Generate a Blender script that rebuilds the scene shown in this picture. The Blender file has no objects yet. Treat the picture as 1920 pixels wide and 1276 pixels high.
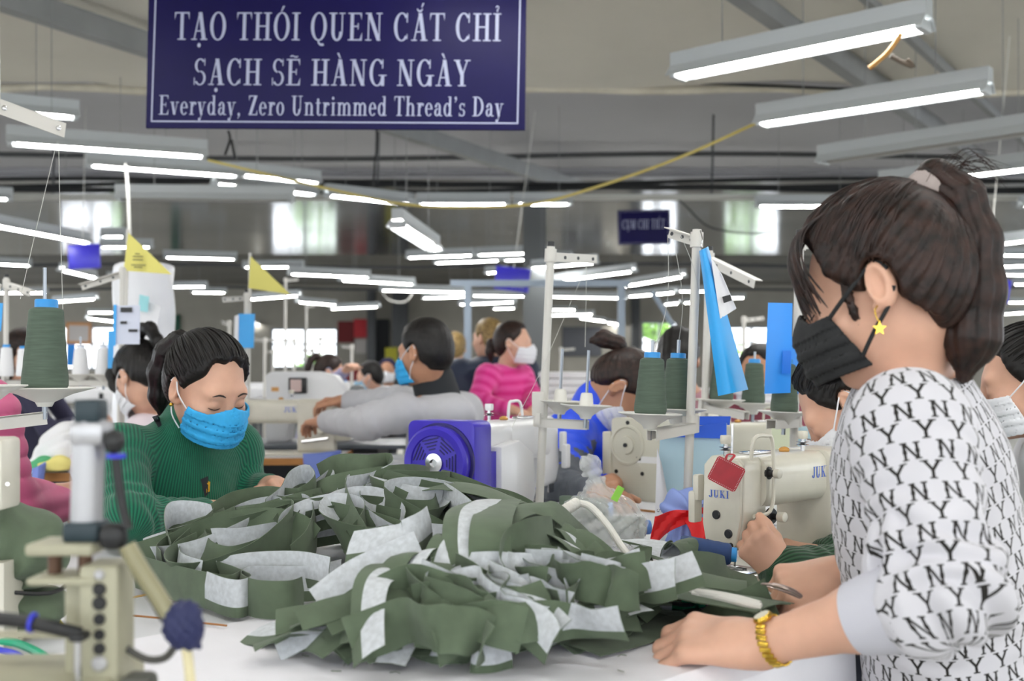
import bpy, bmesh, math, random
import numpy as np
from mathutils import Vector, Matrix
random.seed(7); np.random.seed(7)
sc = bpy.context.scene
C = sc.collection
# ---------------------------------------------------------------- camera, world, exposure
F = 1920*40/36.0            # focal length in pixels of the 1920 x 1276 frame
CAMZ, HOR = 1.15, 690.0     # eye height and horizon row
cd = bpy.data.cameras.new('camera'); cam = bpy.data.objects.new('camera', cd); C.objects.link(cam)
cam.location = (0, 0, CAMZ); cam.rotation_euler = (math.pi/2, 0, 0)
cd.lens = 40; cd.sensor_width = 36; cd.sensor_fit = 'HORIZONTAL'
cd.shift_y = (HOR-638)/1920.0
cd.clip_start = 0.05; cd.clip_end = 200
cd.dof.use_dof = True; cd.dof.focus_distance = 2.05; cd.dof.aperture_fstop = 4.5
sc.camera = cam
w = bpy.data.worlds.new('world'); sc.world = w; w.use_nodes = True
w.node_tree.nodes['Background'].inputs[0].default_value = (0.90, 0.95, 1.0, 1)
w.node_tree.nodes['Background'].inputs[1].default_value = 3.6
vs = sc.view_settings
vs.view_transform = 'Standard'; vs.look = 'None'; vs.gamma = 1; vs.use_curve_mapping = False
vs.exposure = 0.55
TUBE_STRENGTH = 34.0
# ---------------------------------------------------------------- pixel helpers
def P(px, py, d): return Vector(((px-960)*d/F, d, CAMZ-(py-HOR)*d/F))
def PZ(px, py, z):          # the point of a horizontal plane at height z under a pixel
    d = (CAMZ-z)*F/(py-HOR); return Vector(((px-960)*d/F, d, z))
TZ = 0.78                   # table height
S2 = math.sqrt(.5)
TV, NV = Vector((S2, S2, 0)), Vector((S2, -S2, 0))   # along the table line / across it
# ---------------------------------------------------------------- materials
def lin(c):
    if isinstance(c, str):
        c = [int(c[i:i+2], 16)/255 for i in (0, 2, 4)]
        c = [x/12.92 if x <= .04045 else ((x+.055)/1.055)**2.4 for x in c]
    return tuple(c[:3])+(1,)
MATS = {}
def mat(name, col, rough=.6, metal=0., noise=0., nscale=30., bump=0., bscale=200., emit=0., alpha=1., trans=0., stretch=None, sheen=0., spec=.5, col2=None, coat=0., sss=0.):
    if name in MATS: return MATS[name]
    m = bpy.data.materials.new(name); m.use_nodes = True; nt = m.node_tree; L = nt.links
    b = nt.nodes['Principled BSDF']; c = lin(col)
    b.inputs['Base Color'].default_value = c
    b.inputs['Roughness'].default_value = rough; b.inputs['Metallic'].default_value = metal
    b.inputs['Specular IOR Level'].default_value = spec
    if sheen: b.inputs['Sheen Weight'].default_value = sheen
    if coat: b.inputs['Coat Weight'].default_value = coat
    if sss:
        b.inputs['Subsurface Weight'].default_value = sss; b.inputs['Subsurface Radius'].default_value = (.012, .005, .003)
        b.inputs['Subsurface Scale'].default_value = 1.0
    if alpha < 1: b.inputs['Alpha'].default_value = alpha
    if trans: b.inputs['Transmission Weight'].default_value = trans; b.inputs['IOR'].default_value = 1.3
    if emit:
        b.inputs['Emission Color'].default_value = c; b.inputs['Emission Strength'].default_value = emit
    if noise or bump:
        tc = nt.nodes.new('ShaderNodeTexCoord'); src = tc.outputs['Object']
        if stretch:
            mp = nt.nodes.new('ShaderNodeMapping'); mp.inputs['Scale'].default_value = stretch
            L.new(src, mp.inputs['Vector']); src = mp.outputs['Vector']
    if noise:
        n = nt.nodes.new('ShaderNodeTexNoise'); n.inputs['Scale'].default_value = nscale; n.inputs['Detail'].default_value = 4
        L.new(src, n.inputs['Vector'])
        mx = nt.nodes.new('ShaderNodeMix'); mx.data_type = 'RGBA'
        c2 = lin(col2) if col2 else tuple(min(1, x*(1+noise)) for x in c[:3])+(1,)
        c1 = c if col2 else tuple(x*(1-noise) for x in c[:3])+(1,)
        mx.inputs[6].default_value = c1; mx.inputs[7].default_value = c2
        rr = nt.nodes.new('ShaderNodeMapRange'); rr.inputs['From Min'].default_value = .35; rr.inputs['From Max'].default_value = .65
        L.new(n.outputs[0], rr.inputs['Value']); L.new(rr.outputs[0], mx.inputs[0]); L.new(mx.outputs[2], b.inputs['Base Color'])
    if bump:
        n2 = nt.nodes.new('ShaderNodeTexNoise'); n2.inputs['Scale'].default_value = bscale; n2.inputs['Detail'].default_value = 3
        L.new(src, n2.inputs['Vector'])
        bp = nt.nodes.new('ShaderNodeBump'); bp.inputs['Strength'].default_value = bump; bp.inputs['Distance'].default_value = .002
        L.new(n2.outputs[0], bp.inputs['Height']); L.new(bp.outputs[0], b.inputs['Normal'])
    MATS[name] = m; return m
# ---------------------------------------------------------------- objects
def new_obj(name, me, parent=None):
    o = bpy.data.objects.new(name, me); C.objects.link(o)
    if parent is not None:
        o.parent = parent
    return o
def tag(o, label=None, cat=None, group=None, kind=None):
    if label: o['label'] = label
    if cat: o['category'] = cat
    if group: o['group'] = group
    if kind: o['kind'] = kind
    return o
def thing(name, label, cat, loc=(0, 0, 0), rz=0, group=None, kind=None):
    o = bpy.data.objects.new(name, None); C.objects.link(o); o.empty_display_size = .05
    o.location = loc; o.rotation_euler = (0, 0, rz)
    tag(o, label, cat, group, kind); return o
def wmat(o):
    m = Matrix.Translation(o.location) @ o.rotation_euler.to_matrix().to_4x4() @ Matrix.Diagonal((*o.scale, 1))
    return wmat(o.parent) @ m if o.parent else m
def copy_tree(o, parent=None):
    c = o.copy(); C.objects.link(c); c.parent = parent
    for ch in o.children: copy_tree(ch, c)
    return c
class MB:
    def __init__(s): s.v = []; s.f = []; s.m = []; s.mi = 0
    def add(s, vs, fs, mi=None):
        k = len(s.v); s.v += [Vector(v) for v in vs]
        s.f += [[i+k for i in f] for f in fs]; s.m += [s.mi if mi is None else mi]*len(fs); return s
    def box(s, c, sz, rot=None, bev=0., taper=None):
        c = Vector(c); hx, hy, hz = [x/2 for x in sz]
        if bev > 0:
            b = min(bev, hx*.98, hy*.98, hz*.98)
            bm = bmesh.new(); bmesh.ops.create_cube(bm, size=1)
            for v in bm.verts:
                v.co = Vector((v.co.x*sz[0], v.co.y*sz[1], v.co.z*sz[2]))
                if taper and v.co.z < 0: v.co.x *= taper[0]; v.co.y *= taper[1]
            bmesh.ops.bevel(bm, geom=bm.edges[:], offset=b, segments=2, affect='EDGES', profile=.5)
            bm.verts.index_update()
            vs = [v.co.copy() for v in bm.verts]; fs = [[v.index for v in f.verts] for f in bm.faces]; bm.free()
        else:
            vs = [Vector((x*hx, y*hy, z*hz)) for x in (-1, 1) for y in (-1, 1) for z in (-1, 1)]
            if taper:
                for v in vs:
                    if v.z < 0: v.x *= taper[0]; v.y *= taper[1]
            fs = [(0, 1, 3, 2), (4, 6, 7, 5), (0, 4, 5, 1), (2, 3, 7, 6), (0, 2, 6, 4), (1, 5, 7, 3)]
        if rot is not None: vs = [rot @ v for v in vs]
        return s.add([v+c for v in vs], fs)
    def cyl(s, a, b, r, r2=None, n=16, cap=True):
        a = Vector(a); b = Vector(b); r2 = r if r2 is None else r2
        return s.tube([a, b], [r, r2], n, cap)
    def tube(s, pts, r, n=8, cap=True, flat=None, upv=None):
        pts = [Vector(p) for p in pts]; k = len(pts)
        rs = r if isinstance(r, (list, tuple)) else [r]*k
        vs = []; fs = []; t0 = (pts[1]-pts[0]).normalized()
        u = Vector(upv) if upv else (Vector((0, 0, 1)) if abs(t0.z) < .9 else Vector((1, 0, 0)))
        for i in range(k):
            t = (pts[min(i+1, k-1)]-pts[max(i-1, 0)])
            t = t.normalized() if t.length > 1e-9 else t0
            u = (u-t*u.dot(t)); u = u.normalized() if u.length > 1e-6 else t.orthogonal().normalized()
            w_ = t.cross(u)
            for j in range(n):
                a = 2*math.pi*j/n
                vs.append(pts[i]+(w_*math.cos(a)+u*math.sin(a)*(flat or 1))*rs[i])
        for i in range(k-1):
            for j in range(n):
                fs.append((i*n+j, i*n+(j+1) % n, (i+1)*n+(j+1) % n, (i+1)*n+j))
        if cap: fs.append(list(range(n))[::-1]); fs.append([(k-1)*n+j for j in range(n)])
        return s.add(vs, fs)
    def lathe(s, prof, o=(0, 0, 0), ax=(0, 0, 1), n=24):
        o = Vector(o); ax = Vector(ax).normalized(); u = ax.orthogonal().normalized(); w_ = ax.cross(u)
        vs = []; fs = []; k = len(prof)
        for (r, h) in prof:
            for j in range(n):
                a = 2*math.pi*j/n; vs.append(o+ax*h+(u*math.cos(a)+w_*math.sin(a))*max(r, 1e-5))
        for i in range(k-1):
            for j in range(n):
                fs.append((i*n+j, i*n+(j+1) % n, (i+1)*n+(j+1) % n, (i+1)*n+j))
        fs.append(list(range(n))[::-1]); fs.append([(k-1)*n+j for j in range(n)])
        return s.add(vs, fs)
    def prism(s, poly, th, o=(0, 0, 0), ux=(1, 0, 0), uy=(0, 0, 1), bev=0):
        o = Vector(o); ux = Vector(ux); uy = Vector(uy); nz = ux.cross(uy).normalized(); k = len(poly)
        vs = [o+ux*p[0]+uy*p[1]+nz*(th/2) for p in poly]+[o+ux*p[0]+uy*p[1]-nz*(th/2) for p in poly]
        fs = [list(range(k)), [2*k-1-i for i in range(k)]]+[((i+1) % k, i, k+i, k+(i+1) % k) for i in range(k)]
        if bev:
            bm = bmesh.new(); bvs = [bm.verts.new(v) for v in vs]
            for f in fs: bm.faces.new([bvs[i] for i in f])
            bm.edges.ensure_lookup_table(); bmesh.ops.bevel(bm, geom=bm.edges[:], offset=bev, segments=2, affect='EDGES', profile=.5, clamp_overlap=True)
            bm.verts.index_update(); vs = [v.co.copy() for v in bm.verts]; fs = [[v.index for v in f.verts] for f in bm.faces]; bm.free()
        return s.add(vs, fs)
    def sphere(s, c, r, n=12):
        c = Vector(c); rr = r if isinstance(r, (tuple, list)) else (r, r, r); vs = []; fs = []
        m_ = n//2
        for i in range(1, m_):
            th = math.pi*i/m_
            for j in range(n):
                a = 2*math.pi*j/n; vs.append(c+Vector((rr[0]*math.sin(th)*math.cos(a), rr[1]*math.sin(th)*math.sin(a), rr[2]*math.cos(th))))
        top = len(vs); vs += [c+Vector((0, 0, rr[2])), c-Vector((0, 0, rr[2]))]
        for i in range(m_-2):
            for j in range(n): fs.append((i*n+j, (i+1)*n+j, (i+1)*n+(j+1) % n, i*n+(j+1) % n))
        for j in range(n):
            fs.append((top, j, (j+1) % n)); fs.append((top+1, (m_-2)*n+(j+1) % n, (m_-2)*n+j))
        return s.add(vs, fs)
    def sheet(s, rows, th=0.):      # grid of points, optional thickness
        h = len(rows); w_ = len(rows[0]); vs = [Vector(p) for r in rows for p in r]
        fs = [(i*w_+j, i*w_+j+1, (i+1)*w_+j+1, (i+1)*w_+j) for i in range(h-1) for j in range(w_-1)]
        if th:
            nn = [Vector() for _ in vs]
            for f in fs:
                n_ = (vs[f[1]]-vs[f[0]]).cross(vs[f[3]]-vs[f[0]])
                for i in f: nn[i] += n_
            k = len(vs); vs = vs+[v-(n_.normalized()*th if n_.length > 0 else n_) for v, n_ in zip(vs, nn)]
            fs = fs+[tuple(i+k for i in f[::-1]) for f in fs]
            ring = [j for j in range(w_)]+[i*w_+w_-1 for i in range(1, h)]+[(h-1)*w_+j for j in range(w_-2, -1, -1)]+[i*w_ for i in range(h-2, 0, -1)]
            for i in range(len(ring)):
                a, b = ring[i], ring[(i+1) % len(ring)]; fs.append((b, a, a+k, b+k))
        return s.add(vs, fs)
    def xf(s, M): s.v = [M @ v for v in s.v]; return s
    def build(s, name, m, parent=None, world=False, sharp=35):
        me = bpy.data.meshes.new(name)
        vs = s.v
        if world and parent is not None:
            Mi = wmat(parent).inverted(); vs = [Mi @ v for v in vs]
        me.from_pydata([tuple(v) for v in vs], [], s.f)
        for mm in (m if isinstance(m, (list, tuple)) else [m]): me.materials.append(mm)
        if any(s.m): me.polygons.foreach_set('material_index', s.m)
        if sharp:
            me.polygons.foreach_set('use_smooth', [True]*len(s.f)); me.set_sharp_from_angle(angle=math.radians(sharp))
        me.update(); return new_obj(name, me, parent)
def bez(pts, n=8):      # Catmull-Rom through points
    pts = [Vector(p) for p in pts]; out = []
    for i in range(len(pts)-1):
        p0, p1, p2, p3 = pts[max(i-1, 0)], pts[i], pts[i+1], pts[min(i+2, len(pts)-1)]
        for k in range(n):
            t = k/n; out.append(.5*((2*p1)+(p2-p0)*t+(2*p0-5*p1+4*p2-p3)*t*t+(3*p1-p0-3*p2+p3)*t**3))
    return out+[pts[-1]]
def rotz(a): return Matrix.Rotation(a, 3, 'Z')
# ---------------------------------------------------------------- serif lettering (each glyph is a list of polygons, cap height 1)
def _ell(cx, cy, rx, ry, wx, wy, a0=0, a1=360, n=22):
    out = []; inn = []
    for i in range(n+1):
        a = math.radians(a0+(a1-a0)*i/n); c, s_ = math.cos(a), math.sin(a)
        out.append((cx+rx*c, cy+ry*s_)); inn.append((cx+(rx-wx)*c, cy+(ry-wy)*s_))
    return [[out[i], out[i+1], inn[i+1], inn[i]] for i in range(n)]
def _r(x0, y0, x1, y1): return [[(x0, y0), (x1, y0), (x1, y1), (x0, y1)]]
def _l(x0, y0, x1, y1, w_): return [[(x0-w_/2, y0), (x0+w_/2, y0), (x1+w_/2, y1), (x1-w_/2, y1)]]
def _st(x, y0=0, y1=1, w_=.15, sf=.11, b=True, t=True):
    o = _r(x-w_/2, y0, x+w_/2, y1); h = .045
    if b: o += _r(x-w_/2-sf, y0, x+w_/2+sf, y0+h)
    if t: o += _r(x-w_/2-sf, y1-h, x+w_/2+sf, y1)
    return o
def _dot(x, y, r=.075): return [[(x+r*math.cos(k*.5236), y+r*math.sin(k*.5236)) for k in range(12)]]
X_ = .66   # x-height
GL = {
 'T': (.72, _st(.36, t=False)+_r(.02, .95, .70, 1)+[[(.02, .95), (.09, .95), (.02, .72)], [(.70, .95), (.63, .95), (.70, .72)]]),
 'A': (.80, _l(.16, 0, .40, 1, .06)+_l(.62, 0, .42, 1, .17)+_r(.24, .30, .56, .345)+_r(.03, 0, .29, .045)+_r(.46, 0, .78, .045)),
 'O': (.80, _ell(.40, .5, .37, .52, .15, .05)), 'Q': (.80, _ell(.40, .5, .37, .52, .15, .05)+_ell(.56, -.03, .2, .17, .07, .09, 150, 300)),
 'H': (.86, _st(.20)+_st(.66)+_r(.2, .48, .66, .53)), 'I': (.40, _st(.20)),
 'U': (.82, _st(.20, .3, 1, b=False)+_st(.62, .3, 1, .06, b=False)+_ell(.385, .32, .26, .34, .15, .07, 180, 360)),
 'E': (.72, _st(.2)+_r(.2, .95, .64, 1)+_r(.2, 0, .66, .05)+_r(.2, .49, .5, .535)+[[(.64, .95), (.56, .95), (.64, .74)], [(.66, .05), (.56, .05), (.67, .3)]]+_r(.46, .40, .5, .63)),
 'N': (.86, _st(.18, 0, 1, .06)+_st(.68, 0, 1, .06, b=False)+_l(.66, 0, .2, 1, .17)),
 'C': (.76, _ell(.40, .5, .36, .52, .15, .05, 42, 318)+_r(.62, .66, .67, 1)+_r(.63, .06, .67, .24)),
 'S': (.62, _ell(.31, .74, .25, .27, .11, .05, 35, 260)+_ell(.31, .265, .27, .28, .11, .05, -150, 90)+_r(.50, .74, .54, 1)+_r(.03, 0, .07, .28)),
 'G': (.84, _ell(.40, .5, .36, .52, .15, .05, 42, 330)+_r(.62, .66, .67, 1)+_st(.66, 0, .42, b=False)),
 'Y': (.78, _st(.40, 0, .46, t=False)+_l(.40, .42, .15, 1, .17)+_l(.42, .42, .64, 1, .06)+_r(0, .955, .30, 1)+_r(.52, .955, .78, 1)),
 'D': (.82, _st(.2)+_ell(.30, .5, .46, .5, .15, .05, -90, 90)+_r(.2, .95, .32, 1)+_r(.2, 0, .32, .05)),
 'Z': (.68, _l(.16, .02, .52, .98, .19)+_r(.06, .95, .62, 1)+_r(.05, 0, .64, .05)+[[(.06, .95), (.14, .95), (.06, .72)], [(.64, .05), (.55, .05), (.64, .28)]]),
 'M': (.98, _st(.16, 0, 1, .06)+_st(.80, 0, 1, .15)+_l(.47, .05, .2, 1, .16)+_l(.49, .05, .78, 1, .06)),
 'L': (.66, _st(.2)+_r(.2, 0, .62, .05)+[[(.62, .05), (.54, .05), (.63, .3)]]), 'J': (.5, _st(.32, .25, 1, b=False)+_ell(.18, .25, .215, .26, .14, .07, 180, 360)),
 'K': (.82, _st(.2)+_l(.3, .45, .62, 1, .06)+_l(.66, 0, .36, .55, .17)+_r(.5, 0, .82, .045)+_r(.5, .955, .76, 1)),
 '8': (.64, _ell(.32, .74, .22, .27, .1, .05)+_ell(.32, .27, .26, .28, .12, .05)),
 'v': (.62, _l(.30, 0, .14, X_, .15)+_l(.32, 0, .48, X_, .05)+_r(.01, X_-.045, .27, X_)+_r(.38, X_-.045, .60, X_)),
 'y': (.62, _l(.30, 0, .14, X_, .15)+_l(.22, -.24, .48, X_, .05)+_r(.01, X_-.045, .27, X_)+_r(.38, X_-.045, .60, X_)+_dot(.15, -.22)+_r(.15, -.29, .24, -.24)),
 'e': (.56, _ell(.28, .33, .25, .345, .13, .05, 8, 320)+_r(.12, .34, .53, .385)),
 'r': (.50, _st(.18, 0, X_, .13, .09)+_ell(.36, .42, .16, .25, .1, .06, 60, 180)+_dot(.42, .58, .07)),
 'd': (.66, _st(.46, 0, 1, .13, .09, t=False)+_r(.32, .955, .5, 1)+_ell(.27, .33, .24, .345, .13, .05, 30, 330)),
 'a': (.58, _st(.40, .05, .45, .13, .0, b=False, t=False)+_r(.40, 0, .58, .05)+_ell(.27, .44, .195, .235, .13, .05, 0, 170)+_ell(.22, .19, .18, .2, .12, .05, 60, 340)+_dot(.13, .5, .065)),
 'o': (.58, _ell(.29, .33, .26, .345, .13, .05)),
 'n': (.70, _st(.17, 0, X_, .13, .08)+_st(.52, 0, .45, .13, .08, t=False)+_ell(.36, .42, .225, .25, .13, .06, 0, 150)),
 'm': (1.02, _st(.17, 0, X_, .13, .08)+_st(.50, 0, .45, .13, .07, t=False)+_st(.84, 0, .45, .13, .08, t=False)+_ell(.35, .42, .215, .25, .13, .06, 0, 150)+_ell(.69, .42, .215, .25, .13, .06, 0, 150)),
 't': (.42, _st(.19, .12, .86, .13, 0, False, False)+_r(.03, X_-.05, .37, X_)+_ell(.29, .14, .165, .155, .12, .05, 180, 330)),
 'i': (.38, _st(.19, 0, X_, .13, .08)+_dot(.17, .88, .08)),
 'h': (.70, _st(.17, 0, 1, .13, .08)+_st(.52, 0, .45, .13, .08, t=False)+_ell(.36, .42, .225, .25, .13, .06, 0, 150)),
 's': (.48, _ell(.24, .48, .18, .185, .09, .05, 30, 260)+_ell(.24, .18, .2, .19, .1, .05, -150, 90)+_r(.37, .48, .41, .66)+_r(.04, 0, .08, .18)),
 ',': (.30, _dot(.14, .04, .08)+[[(.2, .05), (.22, -.02), (.08, -.2), (.06, -.18), (.13, -.04)]]),
 '\'': (.26, _dot(.12, .92, .075)+[[(.185, .93), (.2, .86), (.08, .68), (.06, .70), (.12, .84)]]),
 '"': (.3, []), '!': (.3, _st(.15, .3, 1)), ' ': (.34, []), '-': (.4, _r(.05, .3, .35, .38)),
}
def accents(kind, cx, y):
    if kind == 'dot': return _dot(cx, -.19, .08)
    if kind == 'acute': return [[(cx-.06, y+.04), (cx+.0, y+.04), (cx+.13, y+.24), (cx+.03, y+.24)]]
    if kind == 'grave': return [[(cx+.06, y+.04), (cx+.0, y+.04), (cx-.13, y+.24), (cx-.03, y+.24)]]
    if kind == 'tilde': return _ell(cx-.09, y+.08, .1, .07, .05, .05, 0, 180, 8)+_ell(cx+.09, y+.12, .1, .07, .05, .05, 180, 360, 8)
    if kind == 'breve': return _ell(cx, y+.16, .14, .13, .05, .07, 180, 360, 10)
    if kind == 'circ': return [[(cx-.16, y+.04), (cx-.11, y+.04), (cx, y+.15), (cx, y+.2)], [(cx+.16, y+.04), (cx+.11, y+.04), (cx, y+.15), (cx, y+.2)]]
    if kind == 'hook': return _ell(cx, y+.2, .08, .08, .04, .04, -80, 180, 10)+_r(cx-.02, y+.05, cx+.03, y+.14)
    if kind == 'hi_acute': return [[(cx+.06, y+.2), (cx+.11, y+.2), (cx+.2, y+.36), (cx+.11, y+.36)]]
    return []
VN = {'Ạ': 'A.dot', 'Ó': 'O.acute', 'Ắ': 'A.breve.hi_acute', 'Ỉ': 'I.hook', 'Ẽ': 'E.tilde', 'À': 'A.grave', 'Ụ': 'U.dot', 'Ế': 'E.circ.hi_acute', 'Ổ': 'O.circ.hook2'}
def text_polys(txt, sp=.06):
    x = 0; out = []
    for ch in txt:
        acc = []
        if ch in VN: q = VN[ch].split('.'); ch, acc = q[0], q[1:]
        w_, ps = GL.get(ch, (.5, []))
        allp = list(ps)
        for a in acc:
            allp += accents('hook' if a == 'hook2' else a, w_*.5, 1.16 if a == 'hook2' else 1.0)
        out += [[(p[0]+x, p[1]) for p in poly] for poly in allp]
        x += w_+sp
    return out, x-sp
def text_mesh(mb, txt, o, ux, uy, width, height, sp=.06, lift=.001):
    polys, w_ = text_polys(txt, sp); ux = Vector(ux).normalized(); uy = Vector(uy).normalized(); n_ = ux.cross(uy)
    o = Vector(o)+n_*lift
    for i, poly in enumerate(polys):
        z = n_*(i % 5)*.00002
        mb.add([o+ux*(p[0]/w_*width)+uy*(p[1]*height)+z for p in poly], [list(range(len(poly)))])
# ---------------------------------------------------------------- the room
M_floor = mat('floor_concrete', 'c4c2bb', .45, noise=.08, nscale=2)
M_tarp = mat('ceiling_tarp', 'd6d2c7', .8, noise=.05, nscale=.8, bump=.3, bscale=3)
M_tarp2 = mat('ceiling_panel', 'b4b4b8', .7, noise=.05, nscale=.5)
M_foil = mat('foil_sheet', 'bcbdc2', .13, metal=.9, noise=.12, nscale=.9)
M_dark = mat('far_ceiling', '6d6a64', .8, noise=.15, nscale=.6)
M_wall = mat('painted_wall', '98948a', .7, noise=.05, nscale=2)
M_steel = mat('grey_steel', '8d8f8f', .45, metal=.3, noise=.06, nscale=4)
M_steel_d = mat('dark_steel', '4c4e50', .5, metal=.2)
M_cable = mat('black_cable', '1d1f21', .6)
M_cream = mat('cream_batten', 'cfc9b8', .6, noise=.1, nscale=6)
def struct(name, mb, m, parent=None):
    o = mb.build(name, m, parent)
    if parent is None: tag(o, kind='structure')
    return o
struct('floor', MB().box((0, 14, -.05), (40, 46, .1)), M_floor)
# near fabric ceiling with a slight sag, then a grey panel ceiling, reflective sheets, and the dark far ceiling
rows = []
for j in range(13):
    y = -9+18.4*j/12
    rows.append([(x, y, 3.47+.05*math.sin(x*.9)*math.sin(y*.7)+.03*math.sin(x*2.1+y)) for x in np.linspace(-19, 19, 60)])
struct('ceiling', MB().sheet([r[::-1] for r in rows], .01), M_tarp)
co = struct('ceiling', MB().box((0, 11.9, 3.72), (38, 5.4, .06)), M_tarp2)
struct('ceiling', MB().box((0, 19.35, 3.60), (38, 9.9, .05)), M_foil)
struct('trim_3', MB().box((0, 14.45, 3.66), (38, .04, .2)), M_tarp2)
struct('trim_4', MB().box((0, 9.35, 3.62), (38, .03, .26)), M_tarp2)
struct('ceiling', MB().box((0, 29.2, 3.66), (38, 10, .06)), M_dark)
# rolled edge of the fabric ceiling
pts = [(x, 9.42, 3.44+.025*math.sin(x*1.3)+.02*math.sin(x*3.1+1)) for x in np.linspace(-12, 12, 60)]
struct('trim_1', MB().tube(pts, .035, 8), M_cream)
pts = [(x, 9.36, 3.475+.035*math.sin(x*1.3+.5)) for x in np.linspace(-12, 12, 60)]
struct('trim_2', MB().tube(pts, .012, 6), M_cable)
# far wall with window openings at 34 m
def far_wall():
    WY = 34.0
    wins = [(-7.2, -5.2, 1.15, 2.35), (3.85, 4.95, .95, 2.55), (6.3, 8.0, 1.1, 2.4), (-13.5, -11.6, 1.1, 2.4), (11, 13, 1.1, 2.4)]
    wins.sort(); x = -19; mb = MB()
    for (a, b, z0, z1) in wins:
        mb.box(((x+a)/2, WY, 1.85), (a-x, .2, 3.7)); x = b
        mb.box(((a+b)/2, WY, z0/2), (b-a, .2, z0)); mb.box(((a+b)/2, WY, (z1+3.7)/2), (b-a, .2, 3.7-z1))
    mb.box(((x+19)/2, WY, 1.85), (19-x, .2, 3.7))
    struct('wall_back', mb, M_wall)
    mf = mat('window_frame', '8b9096', .4); mg = mat('window_glass', 'ffffff', .05, alpha=.12)
    for i, (a, b, z0, z1) in enumerate(wins):
        wn = thing('window_%d' % (i+1), None, None, ((a+b)/2, WY, z0), kind='structure')
        h = z1-z0; m = MB()
        for xx in (-(b-a)/2+.03, 0, (b-a)/2-.03): m.box((xx, 0, h/2), (.06, .12, h))
        for zz in (.03, h*.6, h-.03): m.box((0, 0, zz), (b-a, .11, .06))
        m.build('window_frame', mf, wn)
        for xx in (-(b-a)/4, (b-a)/4):
            for (c0, c1) in ((.06, h*.6-.03), (h*.6+.03, h-.06)):
                MB().box((xx, 0, (c0+c1)/2), ((b-a)/2-.09, .006, c1-c0)).build('pane', mg, wn)
far_wall()
for side, sx in (('left', -1), ('right', 1)):
    mb = MB().box((sx*19, 14, .35), (.2, 46, .7)).box((sx*19, 14, 3.45), (.2, 46, .5))
    for k in range(12): mb.box((sx*19, -8+k*4, 1.95), (.2, .5, 2.5))
    struct('wall_'+side, mb, M_wall)
mb = MB().box((0, -9, .35), (38, .2, .7)).box((0, -9, 3.45), (38, .2, .5))
for k in range(10): mb.box((-18+k*4, -9, 1.95), (.5, .2, 2.5))
struct('wall_front', mb, M_wall)
# steel column and ceiling beams
col = thing('steel_column', 'grey steel I-section column rising behind the workers in the hall centre', 'column', (.30, 15.2, 0)); M_colm = mat('column_paint', '676a6b', .5)
MB().box((0, 0, 1.85), (.03, .26, 3.7)).build('web', M_colm, col)
for yy in (-.14, .14): MB().box((0, yy, 1.85), (.30, .02, 3.7)).build('flange', M_colm, col)
def beam(name, a, b, label, w_=.1, h=.14, m=None, cat='beam', zz=3.40):
    a = Vector(a); b = Vector(b); t = thing(name, label, cat, tuple(a)); d = b-a; L = d.length
    R = d.to_track_quat('X', 'Z').to_matrix()
    for (off, sz) in (((0, 0, -h/2), (L, w_, .012)), ((0, 0, h/2), (L, w_, .012)), ((0, -w_/2+.006, 0), (L, .008, h))):
        MB().box(R @ Vector((L/2, 0, 0))+R @ Vector(off), sz, R).build('flange' if off[2] else 'web', m or M_steel, t)
    return t
beam('ceiling_beam', (-3.35, 6.2, 3.36), (.85, 14.2, 3.40), 'grey steel ceiling beam running behind the large blue sign')
beam('ceiling_beam', (1.1, 6.3, 3.36), (5.6, 13.1, 3.40), 'grey steel ceiling beam above the two nearest lamps on the right')
beam('ceiling_beam', (1.75, 6.3, 3.40), (6.4, 13.3, 3.42), 'slim steel rail beside the beam above the right-hand lamps', .05, .06)
for i, (y, z, x0, x1, lab) in enumerate(((12.9, 3.55, -8, 8, 'thin dark conduit crossing the whole grey ceiling'),
        (20, 2.95, -10, 10, 'dark horizontal pipe under the reflective ceiling sheets'), (25, 2.9, -12, 12, 'dull grey pipe near the far wall under the ceiling'))):
    tag(MB().tube([(x, y, z+.03*math.sin(x*.7)) for x in np.linspace(x0, x1, 40)], .03, 8).build('conduit', M_steel_d, None), lab, 'conduit')
# cable bundle: three sagging black cables on a pale tray
tr = thing('cable_tray', 'long pale cable tray carrying sagging black cables across the hall', 'cable tray', (0, 11.4, 0))
MB().box((0, 0, 2.86), (13, .12, .05)).build('tray', mat('pale_metal', 'b9b9b2', .5), tr)
for k in range(4):
    MB().tube([(x, -.04+.025*k, 2.93+.03*k+.035*math.sin(x*.8+k*1.7)) for x in np.linspace(-6.5, 6.5, 50)], .022, 6).build('cable', M_cable, tr)
for x in (-4.6, -1.35, 2.0, 5.2):
    MB().cyl((x, 0, 2.88), (x+.02, 0, 3.70), .012, n=6).build('hanger_rod', M_steel_d, tr)
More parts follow.
